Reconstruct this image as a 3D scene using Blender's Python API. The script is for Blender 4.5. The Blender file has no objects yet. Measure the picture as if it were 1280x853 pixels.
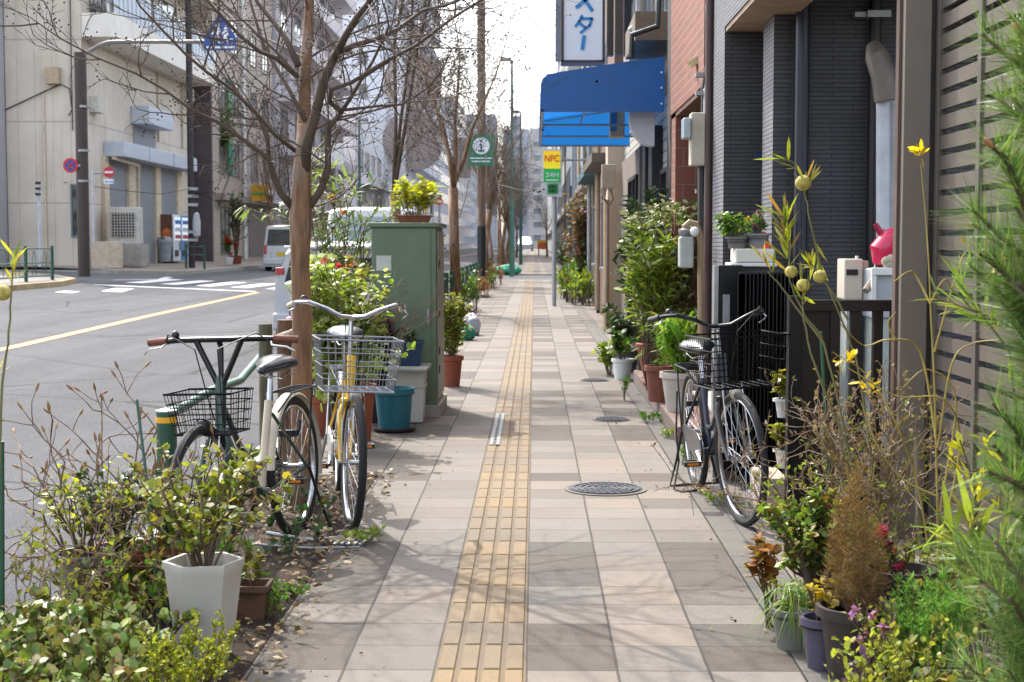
import bpy, math, random
import numpy as np
from mathutils import Vector, Matrix

# ------------------------------------------------------------------ camera, sky, sun, exposure
sc = bpy.context.scene
col = sc.collection
R = math.radians
F = 1859.0
CAM = Vector((0, 0, 1.4))
PITCH = math.atan(122.5 / F)
YAW = math.atan(28 / F)
cd = bpy.data.cameras.new('camera')
cam = bpy.data.objects.new('camera', cd); col.objects.link(cam)
cam.location = CAM
cam.rotation_euler = (R(90) - PITCH, 0, YAW)
cd.lens = F / 1280 * 36; cd.sensor_width = 36; cd.clip_end = 3000; cd.clip_start = .05
cd.dof.use_dof = True; cd.dof.focus_distance = 7.3; cd.dof.aperture_fstop = 7.5
sc.camera = cam
CM = cam.rotation_euler.to_matrix()

SUN_EL, SUN_AZ = 49.0, -27.0           # azimuth from +Y, negative = to the left
w = bpy.data.worlds.new('World'); sc.world = w; w.use_nodes = True
nt = w.node_tree; bg = nt.nodes['Background']
sky = nt.nodes.new('ShaderNodeTexSky'); sky.sky_type = 'NISHITA'; sky.sun_disc = False
sky.sun_elevation = R(SUN_EL); sky.sun_rotation = R(SUN_AZ)
sky.air_density = 1.0; sky.dust_density = 3.0; sky.ozone_density = 1.2
hs = nt.nodes.new('ShaderNodeHueSaturation'); hs.inputs['Saturation'].default_value = .5; hs.inputs['Value'].default_value = .47
nt.links.new(sky.outputs[0], hs.inputs['Color']); nt.links.new(hs.outputs[0], bg.inputs[0])   # thin white cloud over the whole sky; bg.inputs[1].default_value = .05
ld = bpy.data.lights.new('sun', 'SUN'); ld.energy = 5.0; ld.angle = R(.5); ld.color = (1, .95, .87)
sun = bpy.data.objects.new('sun', ld); col.objects.link(sun)
sd = Vector((math.sin(R(SUN_AZ)) * math.cos(R(SUN_EL)), math.cos(R(SUN_AZ)) * math.cos(R(SUN_EL)), math.sin(R(SUN_EL))))
sun.rotation_euler = sd.to_track_quat('Z', 'Y').to_euler()
sun.location = (0, 0, 30)
sc.view_settings.view_transform = 'Standard'; sc.view_settings.look = 'None'
sc.view_settings.exposure = 0.32; sc.view_settings.gamma = 1.0
sc.render.engine = 'CYCLES'
sc.cycles.max_bounces = 6; sc.cycles.transparent_max_bounces = 8

# ------------------------------------------------------------------ helpers
def at(px, py, Y):
    "point of the world seen at pixel (px,py) of the 1280x853 photograph at distance Y"
    d = CM @ Vector(((px - 640) / F, (426.5 - py) / F, -1))
    return CAM + d * (Y / d.y)

def gz(x):                              # the street's cross fall
    return .045 * min(max(0.0, -x - 2), 14)
def rz(x):
    return gz(x) - .12

def C(h):
    h = h.lstrip('#'); v = [int(h[i:i + 2], 16) / 255 for i in (0, 2, 4)]
    return tuple(x / 12.92 if x <= .04045 else ((x + .055) / 1.055) ** 2.4 for x in v) + (1,)
def col4(c):
    return C(c) if isinstance(c, str) else (tuple(c) + (1,) if len(c) == 3 else tuple(c))

WL = {}
def tag(o, label=None, cat=None, group=None, kind=None):
    if label: o['label'] = label
    if cat: o['category'] = cat
    if group: o['group'] = group
    if kind: o['kind'] = kind
    return o
def thing(name, label, cat, loc=(0, 0, 0), group=None):
    o = bpy.data.objects.new(name, None); col.objects.link(o); o.location = loc
    o.empty_display_size = .1
    WL[o.name] = Vector(loc)
    return tag(o, label, cat, group)

def norm(a):
    return a / np.maximum(np.linalg.norm(a, axis=-1, keepdims=True), 1e-9)

class MB:
    def __init__(s): s.v = []; s.f = []; s.n = 0; s.m = []
    def add(s, vs, fs, mi=0):
        vs = np.asarray(vs, float).reshape(-1, 3); k = s.n
        s.v.append(vs); s.n += len(vs)
        s.f += [tuple(i + k for i in f) for f in fs]; s.m += [mi] * len(fs); return s
    def quad(s, a, b, c, d, mi=0): return s.add([a, b, c, d], [(0, 1, 2, 3)], mi)
    def box(s, x0, x1, y0, y1, z0, z1, mi=0):
        s.add([(x0, y0, z0), (x1, y0, z0), (x1, y1, z0), (x0, y1, z0), (x0, y0, z1), (x1, y0, z1), (x1, y1, z1), (x0, y1, z1)],
              [(0, 3, 2, 1), (4, 5, 6, 7), (0, 1, 5, 4), (1, 2, 6, 5), (2, 3, 7, 6), (3, 0, 4, 7)], mi)
        return s
    def obox(s, c, size, rz=0, mi=0, M=None):
        hx, hy, hz = [a / 2 for a in size]
        m = M if M is not None else Matrix.Rotation(rz, 3, 'Z')
        vs = [Vector(c) + m @ Vector((a * hx, b * hy, d * hz)) for a, b, d in
              ((-1, -1, -1), (1, -1, -1), (1, 1, -1), (-1, 1, -1), (-1, -1, 1), (1, -1, 1), (1, 1, 1), (-1, 1, 1))]
        s.add(vs, [(0, 3, 2, 1), (4, 5, 6, 7), (0, 1, 5, 4), (1, 2, 6, 5), (2, 3, 7, 6), (3, 0, 4, 7)], mi); return s
    def tube(s, pts, r, n=6, caps=True, mi=0, closed=False):
        P = np.array([tuple(p) for p in pts], float); m = len(P)
        rr = np.full(m, r) if np.isscalar(r) else (np.linspace(r[0], r[1], m) if len(r) == 2 and m != 2 else np.array(r, float))
        if closed:
            T = norm(np.roll(P, -1, 0) - np.roll(P, 1, 0))
        else:
            T = np.zeros_like(P); T[0] = P[1] - P[0]; T[-1] = P[-1] - P[-2]
            if m > 2: T[1:-1] = P[2:] - P[:-2]
            T = norm(T)
        up = np.array((0, 0, 1.0)) if abs(T[0][2]) < .9 else np.array((1.0, 0, 0))
        u = np.cross(T[0], up); u /= max(np.linalg.norm(u), 1e-9)
        an = np.arange(n) * 2 * math.pi / n; ca, sa = np.cos(an)[:, None], np.sin(an)[:, None]
        vs = []
        for i in range(m):
            u = u - T[i] * np.dot(u, T[i]); u /= max(np.linalg.norm(u), 1e-9)
            b = np.cross(T[i], u)
            vs.append(P[i] + (ca * u + sa * b) * rr[i])
        fs = []
        for i in range(m if closed else m - 1):
            a, c = i * n, ((i + 1) % m) * n
            for j in range(n):
                k = (j + 1) % n; fs.append((a + j, a + k, c + k, c + j))
        if caps and not closed:
            fs.append(tuple(range(n - 1, -1, -1))); fs.append(tuple((m - 1) * n + j for j in range(n)))
        s.add(np.concatenate(vs), fs, mi); return s
    def cyl(s, a, b, r0, r1=None, n=16, mi=0):
        return s.tube([a, b], (r0, r0 if r1 is None else r1), n, True, mi)
    def lathe(s, prof, c=(0, 0, 0), n=20, mi=0, sx=1, sy=1, rot=0):
        vs = []; m = len(prof)
        for r, z in prof:
            for j in range(n):
                a = 2 * math.pi * j / n + rot; vs.append((c[0] + r * sx * math.cos(a), c[1] + r * sy * math.sin(a), c[2] + z))
        fs = []
        for i in range(m - 1):
            for j in range(n):
                k = (j + 1) % n; fs.append((i * n + j, i * n + k, (i + 1) * n + k, (i + 1) * n + j))
        if prof[0][0] > 1e-4: fs.append(tuple(range(n - 1, -1, -1)))
        if prof[-1][0] > 1e-4: fs.append(tuple((m - 1) * n + j for j in range(n)))
        s.add(vs, fs, mi); return s
    def prism(s, poly, d, M, mi=0):
        "2-D polygon (x,z) extruded by d along local y, placed by 4x4 matrix M"
        n = len(poly)
        vs = [M @ Vector((x, 0, z)) for x, z in poly] + [M @ Vector((x, d, z)) for x, z in poly]
        fs = [tuple(range(n)), tuple(range(2 * n - 1, n - 1, -1))] + [(i, i + n, (i + 1) % n + n, (i + 1) % n) for i in range(n)]
        s.add(vs, fs, mi); return s
    def ball(s, c, r, n=8, k=5, sz=1, mi=0):
        pr = [(r * math.sin(math.pi * i / k), -r * sz * math.cos(math.pi * i / k)) for i in range(k + 1)]
        pr[0] = (1e-5, pr[0][1]); pr[-1] = (1e-5, pr[-1][1])
        s.lathe(pr, c, n, mi); return s
    def xform(s, M):
        s.v = [np.array([tuple(M @ Vector(p)) for p in a]) for a in s.v]; return s
    def build(s, name, mats, parent=None, smooth=False, bevel=0, origin=None, label=None):
        me = bpy.data.meshes.new(name)
        V = np.concatenate(s.v) if s.v else np.zeros((0, 3))
        if parent is not None: off = WL[parent.name]
        elif origin is not None: off = Vector(origin)
        else: off = Vector(((V[:, 0].min() + V[:, 0].max()) / 2, (V[:, 1].min() + V[:, 1].max()) / 2, V[:, 2].min()))
        V = V - np.array(off)
        me.from_pydata(V.tolist(), [], s.f)
        if not isinstance(mats, (list, tuple)): mats = [mats]
        for m in mats: me.materials.append(m)
        if len(mats) > 1: me.polygons.foreach_set('material_index', s.m)
        if smooth: me.polygons.foreach_set('use_smooth', [True] * len(me.polygons))
        me.update()
        o = bpy.data.objects.new(name, me); col.objects.link(o)
        if parent is not None: o.parent = parent
        else: o.location = off
        WL[o.name] = off
        if bevel:
            b = o.modifiers.new('bevel', 'BEVEL'); b.width = bevel; b.segments = 2; b.limit_method = 'ANGLE'; b.angle_limit = R(40)
        if smooth:
            try:
                if smooth != 'all': me.set_sharp_from_angle(angle=R(40))
            except Exception: pass
        if label: o['label'] = label
        return o

def kids(o): return [c for c in list(bpy.data.objects) if c.parent == o]
def copy_tree(o, parent=None, loc=None, rz=None, label=None, group=None, sc_=None):
    c = o.copy(); col.objects.link(c); c.parent = parent
    if loc is not None: c.location = loc
    if rz is not None: c.rotation_euler = (0, 0, rz)
    if label: c['label'] = label
    if group: c['group'] = group
    if sc_: c.scale = sc_
    WL[c.name] = Vector(c.location) if parent is None else WL[parent.name]
    for ch in kids(o): copy_tree(ch, c)
    return c

# ---- materials
def _new(name):
    m = bpy.data.materials.new(name); m.use_nodes = True
    return m, m.node_tree, m.node_tree.nodes['Principled BSDF']
def nd(nt, t, **k):
    n = nt.nodes.new(t)
    for a, b in k.items(): setattr(n, a, b)
    return n
def mth(nt, op, a, b=None, c=None):
    n = nt.nodes.new('ShaderNodeMath'); n.operation = op
    for i, x in enumerate((a, b, c)):
        if x is None: continue
        if isinstance(x, (int, float)): n.inputs[i].default_value = x
        else: nt.links.new(x, n.inputs[i])
    return n.outputs[0]
def mixc(nt, f, a, b, bt='MIX'):
    n = nt.nodes.new('ShaderNodeMix'); n.data_type = 'RGBA'; n.blend_type = bt
    for i, x in ((0, f), (6, a), (7, b)):
        if isinstance(x, (int, float)): n.inputs[i].default_value = x
        elif isinstance(x, tuple): n.inputs[i].default_value = x
        else: nt.links.new(x, n.inputs[i])
    return n.outputs[2]
def noise(nt, co, s, det=4, ro=.6):
    n = nt.nodes.new('ShaderNodeTexNoise'); n.inputs['Scale'].default_value = s; n.inputs['Detail'].default_value = det
    n.inputs['Roughness'].default_value = ro
    if co is not None: nt.links.new(co, n.inputs['Vector'])
    return n.outputs[0]
def ramp(nt, f, stops):
    n = nt.nodes.new('ShaderNodeValToRGB'); e = n.color_ramp.elements
    while len(e) < len(stops): e.new(.5)
    for i, (p, c) in enumerate(stops): e[i].position = p; e[i].color = c
    nt.links.new(f, n.inputs[0]); return n.outputs[0]
def coord(nt): return nd(nt, 'ShaderNodeTexCoord').outputs['Object']
def gpos(nt): return nd(nt, 'ShaderNodeNewGeometry').outputs['Position']
def bump(nt, h, dist, strength=1):
    n = nt.nodes.new('ShaderNodeBump'); n.inputs['Distance'].default_value = dist; n.inputs['Strength'].default_value = strength
    nt.links.new(h, n.inputs['Height']); return n.outputs[0]

MC = {}
def mat(c, rough=.6, metal=0, var=.18, scale=6, bmp=0, coat=0, emit=0, key='', dirt=0, bscale=None):
    k = (str(c), rough, metal, var, scale, bmp, coat, emit, key, dirt)
    if k in MC: return MC[k]
    m, nt, b = _new('mat'); c = col4(c)
    co = coord(nt); f = noise(nt, co, scale)
    lo = tuple(x * (1 - var) for x in c[:3]) + (1,); hi = tuple(min(1, x * (1 + var)) for x in c[:3]) + (1,)
    out = ramp(nt, f, [(.3, lo), (.7, hi)])
    if dirt:
        g = noise(nt, co, scale * .35, 6, .7)
        out = mixc(nt, ramp(nt, g, [(.5, (0, 0, 0, 1)), (.75, (dirt, dirt, dirt, 1))]), out, (.09, .075, .06, 1))
    nt.links.new(out, b.inputs['Base Color'])
    rr = mth(nt, 'MULTIPLY_ADD', f, .2, rough - .1); nt.links.new(rr, b.inputs['Roughness'])
    b.inputs['Metallic'].default_value = metal
    if coat: b.inputs['Coat Weight'].default_value = coat; b.inputs['Coat Roughness'].default_value = .06
    if emit: nt.links.new(out, b.inputs['Emission Color']); b.inputs['Emission Strength'].default_value = emit
    if bmp: nt.links.new(bump(nt, noise(nt, co, bscale or scale * 6, 5), bmp), b.inputs['Normal'])
    MC[k] = m; return m
def glass(c='#1a2226', rough=.08):
    k = ('glass', c)
    if k in MC: return MC[k]
    m, nt, b = _new('glass'); b.inputs['Base Color'].default_value = col4(c); b.inputs['Roughness'].default_value = rough
    b.inputs['Specular IOR Level'].default_value = .9
    nt.links.new(bump(nt, noise(nt, coord(nt), 1.2, 1), .02), b.inputs['Normal'])
    MC[k] = m; return m
def leafmat(cols, rough=.45, trans=.4, key=''):
    k = ('leaf', str(cols), rough, trans, key)
    if k in MC: return MC[k]
    m, nt, b = _new('leaf'); g = nd(nt, 'ShaderNodeNewGeometry')
    cs = [col4(c) for c in cols]
    f = g.outputs['Random Per Island']
    cs = [tuple(min(.9, v * 1.15) for v in c[:3]) + (1,) for c in cs]; out = ramp(nt, f, [(i / max(1, len(cs) - 1), c) for i, c in enumerate(cs)])
    out = mixc(nt, mth(nt, 'MULTIPLY', noise(nt, coord(nt), 40, 2), .35), out, (.03, .05, .015, 1))
    fr = mth(nt, 'FRACT', mth(nt, 'MULTIPLY', f, 61.7))
    out = mixc(nt, mth(nt, 'MULTIPLY', mth(nt, 'GREATER_THAN', fr, .9), .65), out, (.20, .12, .05, 1))
    out = mixc(nt, mth(nt, 'MULTIPLY', mth(nt, 'LESS_THAN', fr, .25), .45), out, (.02, .035, .012, 1))
    out = mixc(nt, mth(nt, 'MULTIPLY', mth(nt, 'GREATER_THAN', noise(nt, coord(nt), 160, 2), .62), .5), out, (.13, .09, .03, 1))
    nt.links.new(out, b.inputs['Base Color']); b.inputs['Roughness'].default_value = max(rough, .42); b.inputs['Specular IOR Level'].default_value = .35
    tr = nd(nt, 'ShaderNodeBsdfTranslucent'); nt.links.new(mixc(nt, 1.0, out, (1.0, 1.0, .55, 1), 'MULTIPLY'), tr.inputs[0])
    mx = nd(nt, 'ShaderNodeMixShader'); mx.inputs[0].default_value = trans
    nt.links.new(b.outputs[0], mx.inputs[1]); nt.links.new(tr.outputs[0], mx.inputs[2])
    nt.links.new(mx.outputs[0], nt.nodes['Material Output'].inputs[0])
    MC[k] = m; return m
def barkmat(c1, c2, sc_=9, key=''):
    k = ('bark', c1, c2, sc_)
    if k in MC: return MC[k]
    m, nt, b = _new('bark'); co = coord(nt)
    mp = nd(nt, 'ShaderNodeMapping'); mp.inputs['Scale'].default_value = (1, 1, .18); nt.links.new(co, mp.inputs[0])
    f = noise(nt, mp.outputs[0], sc_ * 3, 6, .65); g = noise(nt, mp.outputs[0], sc_, 3)
    c = mixc(nt, ramp(nt, f, [(.35, (0, 0, 0, 1)), (.65, (1, 1, 1, 1))]), C(c1), C(c2))
    c = mixc(nt, ramp(nt, g, [(.5, (0, 0, 0, 1)), (.6, (.5, .5, .5, 1))]), c, C('#a89684'))
    nt.links.new(c, b.inputs['Base Color']); b.inputs['Roughness'].default_value = .8
    nt.links.new(bump(nt, f, .006), b.inputs['Normal']); MC[k] = m; return m
def tilemat(c1, c2, cm, bw, bh, mort=.01, axis='x', rough=.6, off=.5, bmp=.004, uneven=True):
    "courses of bricks, tiles or boards on a vertical wall facing along axis"
    k = ('tile', c1, c2, cm, bw, bh, mort, axis, off)
    if k in MC: return MC[k]
    m, nt, b = _new('tiles'); s = nd(nt, 'ShaderNodeSeparateXYZ'); nt.links.new(gpos(nt), s.inputs[0])
    cb = nd(nt, 'ShaderNodeCombineXYZ')
    nt.links.new(s.outputs[1 if axis == 'x' else 0], cb.inputs[0]); nt.links.new(s.outputs[2], cb.inputs[1])
    br = nd(nt, 'ShaderNodeTexBrick'); nt.links.new(cb.outputs[0], br.inputs[0])
    br.inputs['Color1'].default_value = C(c1); br.inputs['Color2'].default_value = C(c2); br.inputs['Mortar'].default_value = C(cm)
    br.inputs['Scale'].default_value = 1; br.inputs['Mortar Size'].default_value = mort
    br.inputs['Brick Width'].default_value = bw; br.inputs['Row Height'].default_value = bh; br.offset = off
    br.inputs['Mortar Smooth'].default_value = .1
    c = mixc(nt, mth(nt, 'MULTIPLY', noise(nt, gpos(nt), 3, 5, .7), .5), br.outputs[0], C(cm))
    nt.links.new(c, b.inputs['Base Color']); b.inputs['Roughness'].default_value = rough
    h = mth(nt, 'SUBTRACT', mth(nt, 'MULTIPLY', noise(nt, gpos(nt), 60, 3), .3), br.outputs['Fac'])
    nt.links.new(bump(nt, h, bmp), b.inputs['Normal']); MC[k] = m; return m

# ---- plants
def smooth(P, k=5):
    P = np.array([tuple(p) for p in P], float); Q = np.vstack([2 * P[0] - P[1], P, 2 * P[-1] - P[-2]]); out = []
    for i in range(1, len(Q) - 2):
        for t in np.arange(k) / k:
            a, b, c, d = Q[i - 1], Q[i], Q[i + 1], Q[i + 2]
            out.append(.5 * (2 * b + (c - a) * t + (2 * a - 5 * b + 4 * c - d) * t * t + (3 * b - a - 3 * c + d) * t ** 3))
    return np.array(out + [P[-1]])
def leaves(mb, P, D, L, W, kind='dia', rng=None, fold=.15, droop=.15, var=.45, mi=0):
    P = np.asarray(P, float); D = norm(np.asarray(D, float)); n = len(P)
    if n == 0: return
    L = (L * (1 + var * rng.uniform(-1, 1, n)))[:, None]; W = W * L / L.mean() * .5
    up = norm(np.array((0, 0, 1.0)) + rng.normal(0, .45, (n, 3)))
    S = norm(np.cross(D, up)); Nn = np.cross(S, D)
    if kind == 'dia':
        V = np.stack([P, P + D * L * .45 + S * W + Nn * W * fold * 2, P + D * L - Nn * L * droop, P + D * L * .45 - S * W + Nn * W * fold * 2], 1)
        F_ = [(0, 1, 2), (0, 2, 3)]
    elif kind == 'oval':
        V = np.stack([P, P + D * L * .28 + S * W * .85 + Nn * W * fold, P + D * L * .28 - S * W * .85 + Nn * W * fold,
                      P + D * L * .7 + S * W * .9 - Nn * L * droop * .4, P + D * L * .7 - S * W * .9 - Nn * L * droop * .4, P + D * L - Nn * L * droop], 1)
        F_ = [(0, 1, 2), (2, 1, 3, 4), (4, 3, 5)]
    elif kind == 'needle':
        V = np.stack([P + S * W, P - S * W, P + D * L], 1); F_ = [(0, 1, 2)]
    else:   # blade: long arching strip
        k = 5; rows = []; g = np.array((0, 0, -1.0))
        for i in range(k + 1):
            t = i / k; c = P + D * L * t + g * L * droop * 2 * t * t
            ww = W * (1 - t) ** .6 * (.5 + min(t * 3, .5) * 1.0)
            rows += [c + S * ww, c - S * ww]
        V = np.stack(rows, 1); F_ = [(2 * i, 2 * i + 1, 2 * i + 3, 2 * i + 2) for i in range(k)]
    m = V.shape[1]; base = mb.n; mb.v.append(V.reshape(-1, 3)); mb.n += n * m
    fa = []
    for i in range(n):
        o = base + i * m
        for f in F_: fa.append(tuple(o + j for j in f))
    mb.f += fa; mb.m += [mi] * len(fa)

def stems(rng, base, n, h, spread, sub=3, wob=.08, nseg=6, lean=(0, 0), base_r=.03, out=.9, subl=.45):
    res = []
    base = np.array(tuple(base), float)
    for i in range(n):
        a = rng.uniform(0, 2 * math.pi); rad = spread * math.sqrt(rng.uniform(.05, 1))
        tip = base + np.array((math.cos(a) * rad + lean[0], math.sin(a) * rad + lean[1], h * rng.uniform(.65, 1.0)))
        st = base + np.array((math.cos(a), math.sin(a), 0)) * base_r * rng.uniform(.1, 1)
        t = np.linspace(0, 1, nseg + 1)[:, None]
        p = st + (tip - st) * np.concatenate([t ** 1.25, t ** 1.25, t ** out], 1)
        p[1:] += rng.normal(0, wob * h / nseg, (nseg, 3)); res.append(p)
        for j in range(sub):
            k = rng.integers(max(1, nseg // 3), nseg); q = p[k]
            d = norm(norm(p[k] - p[k - 1]) + rng.normal(0, .55, 3) + np.array((0, 0, .25)))
            l = h * subl * rng.uniform(.4, 1) * (1 - k / nseg * .5); m = 4
            s = q + d * l * np.linspace(0, 1, m)[:, None]; s[1:] += rng.normal(0, wob * l / m, (m - 1, 3)); res.append(s)
    return res
def along(rng, polys, per, start=.3, out=.8, up=.3):
    "points and directions for leaves along stems, per = leaves per metre"
    P = []; D = []
    for p in polys:
        seg = np.linalg.norm(np.diff(p, axis=0), axis=1); Lt = seg.sum(); cnt = max(2, int(Lt * per * (1 - start)))
        t = rng.uniform(start, 1, cnt) * Lt; cs = np.concatenate([[0], np.cumsum(seg)])
        idx = np.clip(np.searchsorted(cs, t) - 1, 0, len(seg) - 1)
        f = ((t - cs[idx]) / seg[idx])[:, None]
        pts = p[idx] * (1 - f) + p[idx + 1] * f; tang = norm(p[idx + 1] - p[idx])
        r = rng.normal(0, 1, (cnt, 3)); r -= tang * (r * tang).sum(1, keepdims=True); r = norm(r)
        P.append(pts); D.append(norm(tang * (1 - out) + r * out + np.array((0, 0, up))))
    return np.concatenate(P), np.concatenate(D)
def sticks(mb, polys, r0, r1, n=5):
    for p in polys: mb.tube(p, np.linspace(r0 * (1 if len(p) > 5 else .6), r1, len(p)), n, False)

def plant(name, label, cat, base, n, h, spread, lm, leaf, per, stem_c=('#5b4a35', '#3c3024'), r=.004, sub=3, kind='dia', start=.3,
          wob=.08, seed=1, pot=None, lean=(0, 0), out=.8, up=.3, flowers=None, group=None, droop=.15, base_r=.03, stemmat=None, soilr=None, subl=.45):
    """potted or planted plant: pot = (profile function -> MB, material, rim height)"""
    rng = np.random.default_rng(seed)
    t = thing(name, label, cat, base, group); b = Vector(base)
    if pot:
        pm, pmat, hz = pot; o = pm(b); o.build('pot', pmat, t, True)
        rr = soilr or .08
        s = MB(); s.lathe([(1e-4, hz - .025), (rr, hz - .03)], b, 14); s.build('soil', M_soil, t)
        b = b + Vector((0, 0, hz - .03))
    st = stems(rng, b, n, h, spread, sub, wob, lean=lean, base_r=base_r, subl=subl)
    m = MB(); sticks(m, st, r, r * .4); m.build('stem', stemmat or barkmat(*stem_c), t, True)
    if per:
        P, D = along(rng, st, per, start, out, up); m = MB(); leaves(m, P, D, leaf[0], leaf[1], kind, rng, droop=droop); m.build('foliage', lm, t)
    if flowers:
        fm, cnt, size = flowers; tips = [s[-1] for s in st]; m = MB()
        for i in range(cnt):
            c = tips[i % len(tips)] + rng.normal(0, size * .4, 3)
            D = norm(rng.normal(0, 1, (9, 3)) + np.array((0, -.4, .7))); leaves(m, np.repeat(c[None], 9, 0), D, size, size * .7, 'oval', rng)
        m.build('flower', fm, t)
    return t
def round_pot(r0, r1, h, rim=.012, n=20, sx=1, sy=1, rot=0):
    def f(b):
        return MB().lathe([(r0, 0), (r0 + (r1 - r0) * .84, h * .84), (r1 + rim, h * .86), (r1 + rim, h), (r1 - .004, h), (r1 - .012, h * .8), (1e-4, h * .78)], b, n, 0, sx, sy, rot)
    return f

M_soil = mat('#3a2c20', .95, bmp=.02, scale=20, var=.4)
M_black = mat('#141416', .45, var=.2)
M_chrome = mat('#b8b8ba', .22, 1.0, var=.08)
M_galv = mat('#9a9c9d', .45, .7, var=.15)
M_conc = mat('#9b958c', .85, bmp=.004, scale=5, dirt=.4)
M_terra = mat('#8a4a34', .8, bmp=.002, scale=9, dirt=.5)
M_white = mat('#d9d9d6', .45, var=.06, dirt=.25)
# ------------------------------------------------------------------ the ground, road and paving
def grid_sheet(name, xs, y0, y1, zf, m, ny=1):
    mb = MB(); ys = np.linspace(y0, y1, ny + 1)
    vs = [(x, y, zf(x)) for y in ys for x in xs]; n = len(xs)
    fs = [(j * n + i, j * n + i + 1, (j + 1) * n + i + 1, (j + 1) * n + i) for j in range(ny) for i in range(n - 1)]
    mb.add(vs, fs); o = mb.build(name, m, origin=(0, 0, 0)); tag(o, kind='structure'); return o
def asphalt():
    m, nt, b = _new('asphalt'); p = gpos(nt)
    f = noise(nt, p, 110, 3, .8); g = noise(nt, p, .35, 5, .6); k = noise(nt, p, 2.2, 5, .7)
    c = ramp(nt, f, [(.36, (.03, .031, .035, 1)), (.5, (.10, .101, .108, 1)), (.64, (.28, .28, .29, 1))])
    c = mixc(nt, ramp(nt, g, [(.35, (0, 0, 0, 1)), (.65, (.45, .45, .45, 1))]), c, (.15, .15, .155, 1))
    c = mixc(nt, ramp(nt, k, [(.52, (0, 0, 0, 1)), (.7, (.3, .3, .3, 1))]), c, (.035, .035, .037, 1))
    mp = nd(nt, 'ShaderNodeMapping'); mp.inputs['Scale'].default_value = (1, .04, 1); nt.links.new(p, mp.inputs[0])
    c = mixc(nt, ramp(nt, noise(nt, mp.outputs[0], 1.1, 4, .6), [(.42, (0, 0, 0, 1)), (.62, (.4, .4, .4, 1))]), c, (.045, .045, .048, 1))
    vo = nd(nt, 'ShaderNodeTexVoronoi', feature='DISTANCE_TO_EDGE'); vo.inputs['Scale'].default_value = .28; nt.links.new(p, vo.inputs['Vector'])
    c = mixc(nt, mth(nt, 'MULTIPLY', mth(nt, 'LESS_THAN', mth(nt, 'ADD', vo.outputs[0], mth(nt, 'MULTIPLY', k, .02)), .017), .6), c, (.02, .02, .02, 1))
    c = mixc(nt, 1.0, c, (.66, .66, .67, 1), 'MULTIPLY'); nt.links.new(c, b.inputs['Base Color']); b.inputs['Roughness'].default_value = .9; b.inputs['Specular IOR Level'].default_value = .2
    nt.links.new(bump(nt, f, .004), b.inputs['Normal']); return m
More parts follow.
